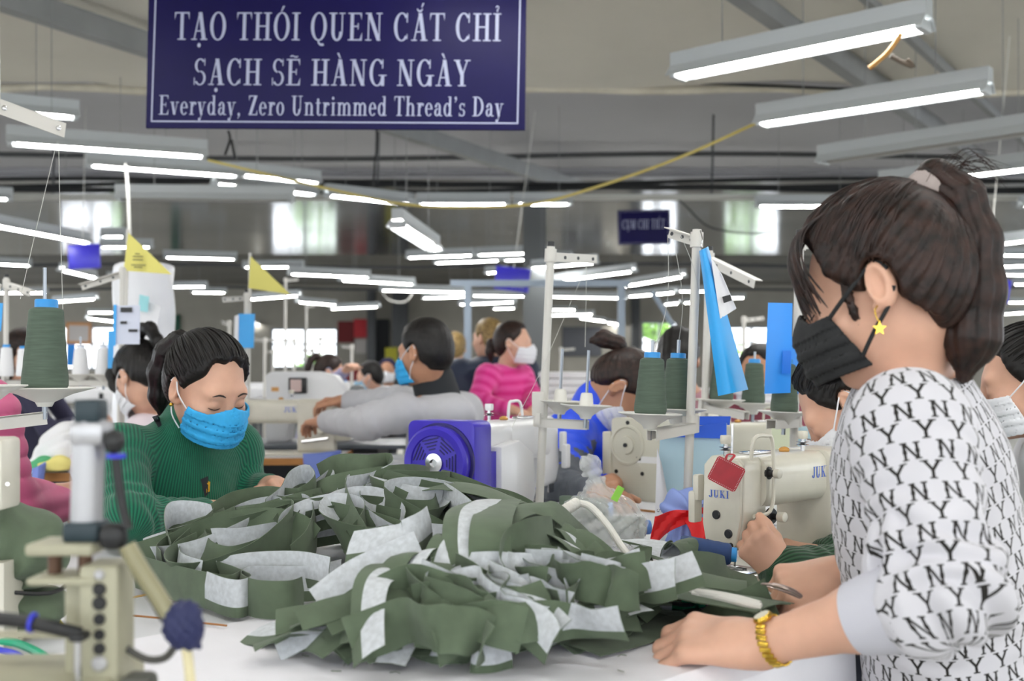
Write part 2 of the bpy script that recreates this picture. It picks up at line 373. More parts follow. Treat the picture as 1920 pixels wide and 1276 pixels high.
# yellow cord running down-left from a lamp, and loose hanging ends
ycord = mat('yellow_cord', 'c9b86a', .6)
tag(MB().tube(bez([P(1415, 232, 6.3), P(1270, 297, 6.6), P(1120, 350, 6.9), P(1010, 380, 7.0), P(900, 388, 7.1), P(760, 383, 7.1), P(600, 350, 7.3), P(390, 300, 7.4)], 6), .009, 6).build('yellow_rope', ycord), 'long yellow cord strung in a sagging curve below the ceiling', 'cord')
for (pts, m, lab) in (([P(1690, 62, 4.5), P(1665, 98, 4.55), P(1630, 128, 4.6)], mat('orange_cord', 'b98a4a', .6), 'tan cord end tied to the rail beneath the nearest lamp'),
    ([P(1670, 105, 4.5), P(1695, 118, 4.5), P(1712, 124, 4.5), P(1700, 112, 4.5)], mat('brown_tie', '5f5346', .7), 'brown twisted tie dangling at the beam on the right'),
    ([P(428, 245, 6.5), P(431, 262, 6.5), P(422, 290, 6.5)], M_cable, 'black wire end with red tip hanging left under the big sign'),
    ([P(434, 262, 6.5), P(441, 298, 6.5)], M_cable, 'black wire end hanging beside a red tipped wire'),
    ([Vector((P(706, 0, 8).x, 8, 3.46)), P(706, 262, 8), P(703, 300, 8), P(700, 350, 8)], M_cable, 'black knotted wire hanging right below the big sign'),
    ([P(236, 308, 7.4), P(240, 360, 7.4), P(243, 440, 7.4)], mat('white_strip', 'd8d8d2', .5), 'white strip hanging down to the left yellow pennant'),
    ([P(712, 541, 19.5), P(730, 562, 19.5), P(760, 565, 19.5), P(778, 543, 19.2)], mat('white_strip', 'd8d8d2', .5), 'white cable loop drooping between far lamps'),
    ([P(1268, 369, 11.4), P(1290, 390, 11.4), P(1330, 425, 11.4), P(1400, 437, 11.4), P(1450, 434, 11.4)], M_cable, 'black cable slung under the ceiling near the small blue sign')):
    tag(MB().tube(bez(pts, 5), .010 if m is not M_cable else .008, 6).build('hanging_wire', m), lab, 'wire')
# ---------------------------------------------------------------- fluorescent lamps (tube ends taken from the photograph)
M_house = mat('lamp_housing', 'b4b9bb', .45)
M_tube = mat('lit_tube', (1, .985, .96), .4, emit=TUBE_STRENGTH)
M_tube_off = mat('unlit_tube', '9a9994', .4)
LAMPS = [(1262,143,1745,45,'nearest lit lamp at the upper right'), (1420,232,1860,165,'lit lamp just below the nearest one at the upper right'),
 (1536,303,1990,238,'unlit lamp with a bare grey tube at the upper right'), (1649,347,1990,307,'lit lamp glowing right behind the ponytail of the woman'),
 (-250,183,150,219,'lit lamp cut by the left edge of the frame, level with the big sign'), (10,266,390,292,'long lit lamp at the left below the big sign'),
 (160,308,450,329,'lit lamp under the long lamp at the left'), (447,326,600,342,'short-looking lit lamp ending in line with the left lamps'),
 (398,342,593,364,'lit lamp below the big sign, third row from the left'), (610,364,775,382,'lit lamp left of the black cable bundle'),
 (780,381,958,381,'left lit lamp of the level pair under the cable bundle'), (962,381,1075,381,'right lit lamp of the level pair under the cable bundle'),
 (216,370,553,374,'unlit lamp hanging left above the yellow pennants'), (-130,366,25,372,'lit lamp end at the left edge above the pennants'),
 (-60,412,165,454,'lit lamp slanting down to the blue sign at the far left'), (744,420,817,467,'lit lamp seen nearly end-on left of the column')]
FAR = [(189,442,238,442),(187,462,287,462),(305,481,445,485),(-40,492,60,497),(115,505,178,520),(199,519,245,520),(-10,548,90,548),(100,565,182,559),
 (322,537,389,536),(357,547,426,548),(455,500,570,499),(540,512,694,519),(470,560,563,553),(556,565,630,571),(620,578,712,574),(163,585,214,585),
 (162,596,215,602),(479,607,540,614),(636,524,777,532),(712,543,878,547),(792,558,878,555),(861,570,967,565),(923,578,967,577),(762,482,890,477),(893,477,1024,472),
 (814,492,940,487),(943,487,1073,482),(911,511,950,508),(989,502,1119,491),(1034,527,1190,507),(1169,536,1283,517),(883,553,1028,555),(1031,555,1176,558),(1179,555,1269,547),
 (1011,580,1082,580),(1011,591,1114,588),(1085,595,1134,602),(1137,604,1186,612),(1247,570,1275,567),(1415,385,1620,385),(1650,385,1850,385),(1910,385,2080,385),
 (1809,464,1990,442),(1812,476,1960,478),(1816,500,1940,497),(1877,514,1960,515),(1897,532,1980,532),(1886,566,1960,566),(1880,588,1960,583),(1270,545,1330,545),(1280,567,1310,566),(1360,558,1398,557)]
def lamp(x1, y1, x2, y2, label, group=None):
    def pt(x, y, z): d = (z-CAMZ)*F/(HOR-y); return Vector(((x-960)*d/F, d, z))
    z = 2.5; L = (pt(x1, y1, z)-pt(x2, y2, z)).length
    z = min(2.75, max(2.05 if 'end-on' in label else 2.46, CAMZ+1.35*1.2/L)); a, b = pt(x1, y1, z), pt(x2, y2, z)
    lamp3(a, b, label, group, not label.startswith('unlit'))
def lamp3(a, b, label, group=None, lit=True):
    c = (a+b)/2; d = (b-a); L = d.length-.07; ang = math.atan2(d.y, d.x)
    t = thing('fluorescent_lamp', label, 'lamp', tuple(c), ang, group)
    prof = [(-.075, -.012), (-.035, .04), (-.035, .10), (.035, .10), (.035, .04), (.075, -.012), (.068, -.012), (.028, .034), (-.028, .034), (-.068, -.012)]
    m = MB(); n = len(prof); vs = [(sx*(L/2+.03), p[0], p[1]) for sx in (-1, 1) for p in prof]
    m.add(vs, [(i, (i+1) % n, n+(i+1) % n, n+i) for i in range(n)]+[(0, 9, 8, 7, 6, 5, 4, 3, 2, 1), tuple(n+i for i in range(n))])
    m.build('housing', M_house, t, sharp=25)
    MB().cyl((-L/2+.03, 0, 0), (L/2-.03, 0, 0), .020, n=10).build('tube', M_tube if lit else M_tube_off, t)
    ztop = (3.45 if c.y < 9.3 else 3.69 if c.y < 14.4 else 3.57 if c.y < 24.2 else 3.63)-c.z
    for sx in (-1, 1):
        MB().cyl((sx*L*.3, 0, .09), (sx*L*.3, 0, ztop), .003, n=5).build('hanger', M_steel, t)
        MB().box((sx*(L/2+.005), 0, .0), (.03, .11, .045), bev=.006).build('end_cap', M_house, t)
for l in LAMPS:
    lab = l[4]; lamp(*l[:4], ('fluorescent ' if False else '')+lab)
def far_where(x):
    return ('at the left edge above the white cones' if x < 130 else 'behind the left yellow pennant' if x < 330 else 'near the right yellow pennant' if x < 600 else 'left of the steel column' if x < 850 else 'around the steel column' if x < 1000
            else 'behind the empty thread stand' if x < 1160 else 'behind the olive cone stand' if x < 1420 else 'behind the head of the sweatshirt woman')
for l in FAR: lamp(*l, 'small lit fluorescent lamp far back '+far_where((l[0]+l[2])/2), 'distant fluorescent lamps')
# the same rows of lamps go on above and behind the camera
for k, (x, y) in enumerate([(-2.6, 3.4), (0.3, 3.3), (-1.2, 1.7), (1.6, 1.6), (-2.6, 0.2), (.4, 0.1), (2.9, .3), (-1.2, -1.6), (1.6, -1.6), (-3.8, -3), (0, -3.2), (3.8, -3), (3.8, 3.2), (-4.6, 2.0), (4.9, 1.4)]):
    lamp3(Vector((x-.6, y+.2, 2.62)), Vector((x+.6, y-.2, 2.62)), 'lit fluorescent lamp above the camera outside the picture', 'lamps overhead out of view')
# ---------------------------------------------------------------- signs
M_navy = mat('navy_sign', '0e0842', .5, noise=.06, nscale=8, spec=.2)
M_print = mat('pale_print', '9fa4bd', .5)
M_blue_sign = mat('blue_sign', '3a34c4', .3)
def sign(corners, label, lines, m=None, th=.012, border=.02, hang=None):
    tl, tr_, br, bl = corners; ux = (br-bl).normalized(); w_ = (br-bl).length; uy = (tl-bl).normalized(); h = (tl-bl).length
    t = thing('hanging_sign', label, 'sign', tuple(bl))
    n_ = ux.cross(uy).normalized(); ctr = bl+ux*w_/2+uy*h/2
    R = Matrix((ux, n_.cross(ux), n_)).transposed()
    MB().box(ctr-n_*th/2, (w_, h, th), R, bev=.003).build('board', m or M_navy, t, world=True)
    b = border*w_; lw = .0042*w_; mb = MB()
    def bar(x0, y0, x1, y1): mb.add([bl+ux*x+uy*y+n_*.001 for x, y in ((x0, y0), (x1, y0), (x1, y1), (x0, y1))], [(0, 1, 2, 3)])
    bar(b, b, w_-b, b+lw); bar(b, h-b-lw, w_-b, h-b); bar(b, b, b+lw, h-b); bar(w_-b-lw, b, w_-b, h-b)
    mb.build('border_line', M_print, t, world=True, sharp=0)
    for (txt, x0, x1, y0, ht) in lines:
        mb = MB(); text_mesh(mb, txt, bl+ux*(x0*w_)+uy*(y0*h), ux, uy, (x1-x0)*w_, ht*h)
        tag(mb.build('lettering', M_print, t, world=True, sharp=0), kind='stuff')
    for hx in (hang or []):
        MB().cyl(bl+ux*(hx[0]*w_)+uy*h*.98, bl+ux*(hx[0]*w_)+uy*(h+hx[1]), .004, n=6).build('hanger', mat('white_strip', 'd8d8d2', .5), t, world=True)
    return t
dS = 4.0
bl, br = P(271, 240, dS), P(983, 244, dS-.02); up = Vector((.012, .02, .555)); 
Hs = .555
sign((bl+up, br+up, br, bl), 'large navy sign with three lines of pale serif lettering hung above the hall', [
  ('TẠO THÓI QUEN CẮT CHỈ', .070, .934, .565, .178), ('SẠCH SẼ HÀNG NGÀY', .125, .855, .277, .168), ("Everyday, Zero Untrimmed Thread's Day", .036, .945, .086, .125)], border=.016, hang=[(.12, .93), (.88, .93)])
dS = 11.39
sign((P(1159, 394, dS), P(1257, 391, dS), P(1256, 457, dS), P(1158, 459, dS)), 'small navy sign hung beside the reflective ceiling sheets, right of the column', [('CỤM CHI TIẾT', .08, .90, .45, .27)], border=.03, hang=[(.45, .15)])
dS = 8.0
sign((P(1823, 513, dS), P(1896, 523, dS), P(1892, 570, dS), P(1819, 557, dS)), 'bright blue tilted line sign at the right edge behind the ponytail', [('TỔ MAY 8', .06, .9, .42, .3), ('LINE 8', .18, .66, .12, .2)], M_blue_sign, hang=[(.4, 1.70)])
dS = 11
sign((P(931, 497, dS), P(995, 506, dS), P(990, 549, dS), P(925, 541, dS)), 'tilted blue sign hung between far lamps near the hall centre', [('LINE', .5, .9, .12, .2)], M_blue_sign, hang=[(.5, 1.52)])
sign((P(128, 459, dS), P(188, 456, dS), P(187, 502, dS), P(127, 505, dS)), 'blue sign hung beside the slanting lamp at the far left', [], M_blue_sign, hang=[(.45, 1.33)])
# ---------------------------------------------------------------- signed-distance modelling for bodies, clothes and hair
def A(v): return np.array(v, dtype=np.float64)
def unit(v): v = A(v); return v/np.linalg.norm(v)
def cap(a, b, r1, r2=None):
    a = A(a); b = A(b); r2 = r1 if r2 is None else r2; ba = b-a; L2 = ba.dot(ba)+1e-12
    def f(p):
        q = p-a; t = np.clip(q.dot(ba)/L2, 0, 1); q -= t[:, None]*ba
        return np.sqrt(np.einsum('ij,ij->i', q, q))-(r1+(r2-r1)*t)
    f.bc = (a+b)/2; f.br = math.sqrt(L2)/2+max(r1, r2)
    return f
def ell(c, r, R=None):
    c = A(c); r = A(r); R = np.eye(3) if R is None else A(R)     # rows of R: local axes in world
    def f(p):
        q = (p-c) @ R.T; q /= r; k0 = np.sqrt(np.einsum('ij,ij->i', q, q)); q /= r; k1 = np.sqrt(np.einsum('ij,ij->i', q, q))+1e-9
        return k0*(k0-1)/k1
    f.bc = c; f.br = float(r.max())
    return f
def rbox(c, h, rad, R=None):
    c = A(c); h = A(h)-rad; R = np.eye(3) if R is None else A(R)
    def f(p):
        q = np.abs((p-c) @ R.T)-h
        return np.sqrt((np.maximum(q, 0)**2).sum(1))+np.minimum(q.max(1), 0)-rad
    return f
def smin(a, b, k): h = np.maximum(k-np.abs(a-b), 0)/k; return np.minimum(a, b)-h*h*k*.25
def smax(a, b, k): return -smin(-a, -b, k)
def union(prims, k=.02):
    ps = [(p if isinstance(p, tuple) else (p, k)) for p in prims]
    def f(p):
        d = ps[0][0](p); pc = (p.min(0)+p.max(0))/2; pr = float(np.linalg.norm(p.max(0)-pc))
        dmx = float(d.max())
        for g, kk in ps[1:]:
            bc = getattr(g, 'bc', None)
            if bc is not None:
                lb = float(np.linalg.norm(bc-pc))-g.br-pr
                if (kk > 0 and lb > max(dmx, .0)+kk and lb > .0) or (kk < 0 and lb > -kk+.3): continue
            dmx = min(dmx, 9)
            if kk < 0: d = smax(d, -g(p), -kk)
            else: d = smin(d, g(p), kk); dmx = float(d.max())
        return d
    return f
def net(f, lo, hi, h):
    """surface nets of f over a box, evaluated finely only near the surface"""
    lo = A(lo); hi = A(hi); B = 4
    nb = np.maximum(1, np.ceil((hi-lo)/(h*B)).astype(int)); n = nb*B
    bi = np.stack(np.meshgrid(*[np.arange(k) for k in nb], indexing='ij'), -1).reshape(-1, 3)
    cv = f(lo+(bi*B+(B-1)/2)*h)
    act = np.abs(cv) < h*B*1.9
    V = np.repeat(np.repeat(np.repeat(cv.reshape(nb).astype(np.float32), B, 0), B, 1), B, 2)
    off = np.stack(np.meshgrid(*[np.arange(B)]*3, indexing='ij'), -1).reshape(-1, 3)
    ab = bi[act]; idx = (ab[:, None, :]*B+off[None]).reshape(-1, 3)
    for s in range(0, len(idx), 16000):
        q = idx[s:s+16000]; V[q[:, 0], q[:, 1], q[:, 2]] = f(lo+q*h)
    V[0] = V[-1] = 1; V[:, 0] = V[:, -1] = 1; V[:, :, 0] = V[:, :, -1] = 1
    S = V < 0
    cs = S[:-1, :-1, :-1].astype(np.int8)
    tot = np.zeros(cs.shape, np.int8)
    for dx in (0, 1):
        for dy in (0, 1):
            for dz in (0, 1): tot += S[dx:dx+cs.shape[0], dy:dy+cs.shape[1], dz:dz+cs.shape[2]]
    cells = np.argwhere((tot > 0) & (tot < 8)); N = len(cells)
    cid = np.full(cs.shape, -1, np.int32); cid[cells[:, 0], cells[:, 1], cells[:, 2]] = np.arange(N)
    acc = np.zeros((N, 3)); cnt = np.zeros(N)
    corners = [(0, 0, 0), (1, 0, 0), (0, 1, 0), (1, 1, 0), (0, 0, 1), (1, 0, 1), (0, 1, 1), (1, 1, 1)]
    for a in range(8):
        for ax in range(3):
            if corners[a][ax] == 0:
                ca = A(corners[a]).astype(int); cb = ca.copy(); cb[ax] = 1
                ia = cells+ca; ib = cells+cb
                va = V[ia[:, 0], ia[:, 1], ia[:, 2]]; vb = V[ib[:, 0], ib[:, 1], ib[:, 2]]
                m = (va < 0) != (vb < 0); t = va[m]/(va[m]-vb[m])
                acc[m] += ca+t[:, None]*(cb-ca); cnt[m] += 1
    vs = lo+(cells+acc/cnt[:, None])*h
    quads = []
    for ax in range(3):
        o1, o2 = (ax+1) % 3, (ax+2) % 3
        sl0 = [slice(None)]*3; sl1 = [slice(None)]*3; sl0[ax] = slice(0, -1); sl1[ax] = slice(1, None)
        sa, sb = S[tuple(sl0)], S[tuple(sl1)]
        e = np.argwhere(sa != sb)
        e = e[(e[:, o1] > 0) & (e[:, o2] > 0)]
        e = e[(e[:, o1] < cs.shape[o1]) & (e[:, o2] < cs.shape[o2])]
        fl = S[e[:, 0], e[:, 1], e[:, 2]]
        q = []
        for (d1, d2) in ((0, 0), (-1, 0), (-1, -1), (0, -1)):
            c = e.copy(); c[:, o1] += d1; c[:, o2] += d2; q.append(cid[c[:, 0], c[:, 1], c[:, 2]])
        q = np.stack(q, 1); q[~fl] = q[~fl][:, ::-1]; quads.append(q)
    q = np.concatenate(quads); q = q[(q >= 0).all(1)]
    return vs, q
def np_mesh(name, vs, q, m, parent=None, uv=None, smooth=True):
    me = bpy.data.meshes.new(name)
    if parent is not None:
        Mi = np.array(wmat(parent).inverted()); vs = vs @ Mi[:3, :3].T+Mi[:3, 3]
    me.vertices.add(len(vs)); me.vertices.foreach_set('co', vs.astype(np.float32).ravel())
    k = q.shape[1]
    me.loops.add(q.size); me.loops.foreach_set('vertex_index', q.astype(np.int32).ravel())
    me.polygons.add(len(q)); me.polygons.foreach_set('loop_start', np.arange(0, q.size, k, dtype=np.int32))
    me.polygons.foreach_set('loop_total', np.full(len(q), k, np.int32))
    me.polygons.foreach_set('use_smooth', np.ones(len(q), bool))
    for mm in (m if isinstance(m, (list, tuple)) else [m]): me.materials.append(mm)
    me.update(calc_edges=True); me.validate()
    if uv is not None:
        l = me.uv_layers.new(name='UVMap'); l.data.foreach_set('uv', uv.astype(np.float32).ravel())
    return new_obj(name, me, parent)
def smooth_v(vs, q, it=2, lam=.5):
    n = len(vs); i_ = np.concatenate([q[:, i] for i in range(4) for j in (1, 3)]); j_ = np.concatenate([q[:, (i+j) % 4] for i in range(4) for j in (1, 3)])
    cnt = np.maximum(np.bincount(i_, minlength=n), 1)
    for _ in range(it):
        acc = np.stack([np.bincount(i_, weights=vs[j_, k], minlength=n) for k in range(3)], 1)
        vs = vs+(acc/cnt[:, None]-vs)*lam
    return vs
def sdf_obj(name, f, pts, pad, h, m, parent, it=1, uvf=None):
    pts = A([tuple(p) for p in pts]); vs, q = net(f, pts.min(0)-pad, pts.max(0)+pad, h)
    vs = smooth_v(vs, q, it)
    uv = uvf(vs, q) if uvf else None
    return np_mesh(name, vs, q, m, parent, uv)
def bone_uv(bones):
    """bones: (a, b, ref, radius). face corners get (angle*radius, length along) of the bone nearest to the face"""
    def g(vs, q):
        fc = vs[q].mean(1); best = np.full(len(fc), 1e9); who = np.zeros(len(fc), int)
        for i, (a, b, ref, R, rr) in enumerate(bones):
            d = cap(a, b, rr)(fc); m = d < best; best[m] = d[m]; who[m] = i
        uv = np.zeros(q.shape+(2,))
        for i, (a, b, ref, R, rr) in enumerate(bones):
            a = A(a); ax = unit(A(b)-a); r = A(ref); r = unit(r-ax*r.dot(ax)); s_ = np.cross(ax, r); m = who == i
            p = vs[q[m]]-a; ang = np.arctan2(p @ s_, p @ r)
            c = ang[:, :1]; ang = c+np.mod(ang-c+np.pi, 2*np.pi)-np.pi
            uv[m] = np.stack([ang*R, p @ ax+i*.0137], -1)
        return uv
    return g
# ---------------------------------------------------------------- people
M_skin = mat('skin', 'd2a48c', .5, noise=.05, nscale=25, sss=.12)
M_skin_tan = mat('skin_tan', 'b58467', .5, noise=.05, nscale=25, sss=.1)
def hair_mat(name, c1, c2):
    if name in MATS: return MATS[name]
    m = mat(name, c1, .5, noise=.3, nscale=60, col2=c2, spec=.35); return m
M_hair = hair_mat('black_hair', '0b0909', '181413'); M_hair_b = hair_mat('brown_hair', '150d0a', '33201a'); M_hair_l = hair_mat('light_brown_hair', '6b5433', '9d8352')
M_brow = mat('brow_hair', '2a1d18', .7)
class Head:
    """a head at centre c facing f (unit-ish), tilted; S = its right-hand side, U = up"""
    def __init__(s, c, yaw, pitch=0, roll=0, k=1.0):
        # yaw: direction faced in the ground plane (degrees, 0 = +x, 90 = away from camera); pitch > 0 looks down
        s.c = A(c); y = math.radians(yaw); p = math.radians(pitch); r = math.radians(roll); s.k = k
        fl = A((math.cos(y), math.sin(y), 0)); up = A((0, 0, 1))
        s.F = fl*math.cos(p)-up*math.sin(p); s.U = up*math.cos(p)+fl*math.sin(p); s.S = np.cross(s.F, s.U)
        s.U, s.S = s.U*math.cos(r)+s.S*math.sin(r), s.S*math.cos(r)-s.U*math.sin(r)
        s.R = np.stack([s.S, s.F, s.U])
    def w(s, x, y, z): return s.c+s.k*(s.S*x+s.F*y+s.U*z)
    def loc(s, p): return ((p-s.c) @ s.R.T)/s.k
    def e(s, x, y, z, rx, ry, rz): return ell(s.w(x, y, z), A((rx, ry, rz))*s.k, s.R)
    def sp(s, x, y, z, r): return cap(s.w(x, y, z), s.w(x, y, z+1e-4), r*s.k)
    def cp(s, a, b, r1, r2=None): return cap(s.w(*a), s.w(*b), r1*s.k, (r2 or r1)*s.k)
    def prims(s, ears=True):
        o = [(s.e(0, -.014, .028, .073, .093, .084), .02), (s.e(0, .022, -.032, .060, .066, .082), .035), (s.e(0, .036, -.078, .044, .042, .032), .03),
             (s.sp(0, .068, -.098, .014), .025), (s.cp((-.036, .072, .020), (.036, .072, .020), .014), .02),
             (s.sp(.043, .056, -.034, .022), .03), (s.sp(-.043, .056, -.034, .022), .03)]
        for sx in (-1, 1): o.append((s.e(sx*.033, .097, -.003, .019, .013, .0115), -.014))
        for sx in (-1, 1): o.append((s.e(sx*.032, .0745, -.004, .0155, .0135, .0115), .006))
        o += [(s.cp((0, .088, .004), (0, .106, -.030), .0075, .0105), .014), (s.sp(.0115, .096, -.034, .008), .01), (s.sp(-.0115, .096, -.034, .008), .01),
              (s.e(0, .092, -.060, .022, .010, .006), .008), (s.e(0, .091, -.070, .019, .010, .007), .006)]
        if ears:
            for sx in (-1, 1):
                Rr = A([s.S*.94*1+s.F*.34*sx*-1, s.F*.94+s.S*.34*sx, s.U])
                Rr = np.stack([unit(Rr[0]), unit(Rr[1]-Rr[0]*Rr[1].dot(unit(Rr[0]))), s.U])
                o.append((ell(s.w(sx*.079, -.012, -.006), A((.010, .0185, .031))*s.k, Rr), .006))
                o.append((s.sp(sx*.074, .0, -.032, .008), .006))
                o.append((ell(s.w(sx*.0875, -.007, -.003), A((.0085, .0112, .0205))*s.k, Rr), -.005))
        return o
    def surf(s, f, x, z, y0=.14):
        """front surface point of f at local x, z"""
        y = y0
        for _ in range(60):
            d = float(f(s.w(x, y, z)[None])[0])
            if d < .0003: break
            y -= max(d, .0004)*.8/s.k
        return y
HL = ([-.13, -.09, -.06, -.035, -.015, .0, .03, .06, .085, .1, .13], [-.075, -.06, -.042, -.03, -.012, .014, .034, .046, .050, .062, .12])
def hair_cap(hd, anchor, thick=.012, amp=.0016, freq=34, hl=HL, extra=(), low=-.095, temple=0., ear_free=True):
    earz = union([hd.e(.084, -.012, -.008, .032, .021, .036), (hd.e(-.084, -.012, -.008, .032, .021, .036), .001)], .001)
    """hair shell over the skull, combed towards the anchor (local coords)"""
    base = union([hd.e(0, -.014, .030, .0735+thick, .0935+thick, .0845+thick), (hd.e(0, -.05, -.015, .062+thick*.6, .055+thick, .065+thick*.6), .03)], .03)
    an = unit(A(anchor)); e1 = unit(np.cross(an, A((.13, .5, .7)))); e2 = np.cross(an, e1)
    hz, hy = A(hl[0]), A(hl[1])
    def f(p):
        q = hd.loc(p); d = base(p)
        u = q-A((0, -.01, .02)); phi = np.arctan2(u @ e2, u @ e1); rad = np.sqrt((u*u).sum(1))+1e-6
        al = (u @ an)/rad
        sw = np.clip(1-np.abs(al)**6, 0, 1)
        d = d-amp*sw*(np.sin(phi*freq+3*np.sin(phi*5+al*2))+.6*np.sin(phi*freq*2.3+4*al))
        g = (q[:, 1]-np.interp(q[:, 2], hz, hy)-.005*np.sin(q[:, 0]*150)-temple*np.abs(q[:, 0]))*hd.k
        d = smax(d, g*.8, .012)
        d = smax(d, (low-q[:, 2])*hd.k, .02)
        if ear_free: d = smax(d, -earz(p), .008)
        for g2 in extra: d = smin(d, g2(p), .012)
        return d
    return f
def strands(name, hd, hf, tie, n, m, parent, seed=1, r=.0011, front=.06, span=2.6, lift=.0012, z0=.0):
    """combed strands lying on the hair shell, from the hairline to the tie"""
    rnd = random.Random(seed); mb = MB(); t = A(tie); Q = []
    for i in range(n):
        a = (rnd.random()-.5)*span
        st = A((math.sin(a)*.085, -.01+math.cos(a)*front+.01*rnd.random(), .075*math.cos(a*.9)+.012+z0+rnd.uniform(-.012, .012)))
        for k in range(9): Q.append(st*(1-k/8)+t*k/8)
    c = A((0, -.02, 0)); Q = np.array(Q)-c; Q /= np.linalg.norm(Q, axis=1)[:, None]; rr = np.full(len(Q), .17)
    W = lambda r_: hd.c+hd.k*((c+Q*r_[:, None]) @ hd.R)
    for _ in range(16): rr -= hf(W(rr))*.8/hd.k
    bad = (np.abs(hf(W(rr))) > .003) | (rr < .05) | (rr > .165)
    pts = W(rr+lift*np.sin(np.pi*np.tile(np.arange(9)/8, n))+.0004)
    for i in range(n):
        if not bad[i*9:i*9+9].any(): mb.tube(bez(pts[i*9:i*9+9], 2), [r*.5]+[r]*15+[r*.5], 5)
    if mb.v: tag(mb.build(name, m, parent, world=True), kind='stuff')
def wisps(name, paths, m, parent, r=.0009):
    mb = MB()
    for p in paths: q = bez(p, 5); mb.tube(q, [r]*(len(q)-3)+[r*.7, r*.5, r*.2], 5)
    tag(mb.build(name, m, parent, world=True), kind='stuff')
def lock(pts, rs, amp=.0015, freq=9, flat=None):
    """a hair lock: chain of capsules with grooves along it"""
    pts = [A(p) for p in pts]
    caps = [cap(pts[i], pts[i+1], rs[i], rs[i+1]) for i in range(len(pts)-1)]
    fr = []
    for i in range(len(pts)-1):
        ax = unit(pts[i+1]-pts[i]); u = unit(np.cross(ax, A((.31, .2, .93)) if abs(ax[2]) < .9 else A((1, .2, 0)))); fr.append((pts[i], u, np.cross(ax, u)))
    def f(p):
        D = np.stack([c(p) for c in caps]); i = D.argmin(0); d = D[0]
        for k in range(1, len(caps)): d = smin(d, D[k], .015)
        ph = np.zeros(len(p))
        for k, (o, u, v) in enumerate(fr):
            m = i == k
            if m.any(): qq = p[m]-o; ph[m] = np.arctan2(qq @ v, qq @ u)
        return d-amp*(np.sin(ph*freq)+.6*np.sin(ph*freq*2.1+1))
    return f
def mask_parts(hd, parent, m, strap_m, h, side=0, size=1.0, boxy=.0, pts=None, wide=.058, zt=-.012, zb=-.108, strap_r=.0016, edge=(.050, .020)):
    """pleated face mask with two ear loops"""
    face = union(hd.prims(False), .03)
    bulge = union([hd.e(0, .05, -.060, .062, .062, .062), (hd.e(0, .082, -.045, .028, .036, .034), .03), (hd.e(0, .055, -.088, .045, .05, .03), .03)], .03)
    def f(p):
        q = hd.loc(p); fd = smin(face(p), bulge(p), .02)
        pl = .0012*np.sign(np.sin((q[:, 2]+.06)*260))*(np.abs(q[:, 2]+.062) < .03)
        d = np.abs(fd-(.0055+pl)*hd.k)-.0022*hd.k
        yb = np.clip(edge[0]+(q[:, 2]+.01)*(edge[0]-edge[1])/.09, .012, .06)
        b = np.maximum(np.maximum(q[:, 2]-(zt+.016-np.minimum(np.abs(q[:, 0]), .05)*.45), zb-q[:, 2]), yb-q[:, 1])*hd.k
        return np.maximum(d, b*.9)
    c = [hd.w(x, y, z) for x in (-.085, .085) for y in (0, .13) for z in (-.125, .02)]
    o = sdf_obj('face_mask', f, c, .004, h, m, parent, 1)
    for sx in ((-1, 1) if side == 0 else (side,)):
        for (z0, ez) in ((zt-.012, .022), (zb+.014, -.034)):
            y = min(.06, edge[0]+(z0+.01)*(edge[0]-edge[1])/.09)
            zx = -.0 if ez > 0 else .0
            fx = .085
            while fx > .03 and float(f(hd.w(sx*fx, y+.003, z0)[None])[0]) > .001: fx -= .001
            # start point on the side edge of the mask
            a = hd.w(sx*(fx+.001), y+.003, z0)
            e_ = hd.w(sx*.0795, -.012, ez); mid = (A(a)+A(e_))/2+hd.S*sx*.008*hd.k
            MB().tube(bez([a, mid, e_, hd.w(sx*.081, -.026, ez*.4)], 5), strap_r*hd.k, 6).build('ear_loop', strap_m, o, world=True)
    return o
def hand_prims(w_, d, n_, curl=(.4, .5, .5, .5, .5), L=.175, spread=.18, thumb=None, left=False, k=1.0, fist=0.):
    """palm and five fingers. w_: wrist, d: direction of the hand, n_: back-of-hand normal"""
    w_ = A(w_); d = unit(d); n_ = unit(A(n_)-d*A(n_).dot(d)); s_ = np.cross(d, n_)*(1 if left else -1)   # s_ points to the thumb side
    sc_ = L/.175*k; o = []
    pl = .082*sc_; o.append((cap(w_, w_+d*pl*.35, .025*sc_, .027*sc_), .02))
    kn = [w_+d*pl*(1.0-.03*abs(i-1))+s_*(.030-.020*i)*sc_+n_*.002*sc_ for i in range(4)]
    for i in range(4): o.append((cap(w_+d*.018+s_*(.016-.011*i)*sc_, kn[i], .0145*sc_, .0115*sc_), .014))
    ln = [(.040, .024, .019), (.045, .028, .020), (.041, .026, .020), (.032, .020, .018)]
    for i in range(4):
        c0 = curl[i+1]; a = kn[i]; dd = unit(d+s_*(.5-i/3)*spread); ang = 0; r = (.0095, .0098, .0095, .0085)[i]*sc_
        for j, l in enumerate(ln[i]):
            ang += (c0*1.0, c0*1.25, c0*.8)[j]
            v = dd*math.cos(ang)-n_*math.sin(ang); b = a+v*l*sc_
            o.append((cap(a, b, r*(1-.07*j), r*(1-.07*(j+1))), .006)); a = b
    tb = w_+d*.026*sc_+s_*.022*sc_-n_*.006*sc_
    tdir = unit(thumb) if thumb is not None else unit(d*.75+s_*.6-n_*.35)
    t1 = tb+unit(tdir+s_*.25)*.040*sc_; t2 = t1+unit(tdir+d*.1)*.031*sc_; t3 = t2+unit(tdir+d*.3-n_*.1-s_*.15)*.024*sc_
    o += [(cap(tb, t1, .0165*sc_, .0125*sc_), .015), (cap(t1, t2, .0115*sc_, .0105*sc_), .006), (cap(t2, t3, .0105*sc_, .0085*sc_), .005)]
    return o
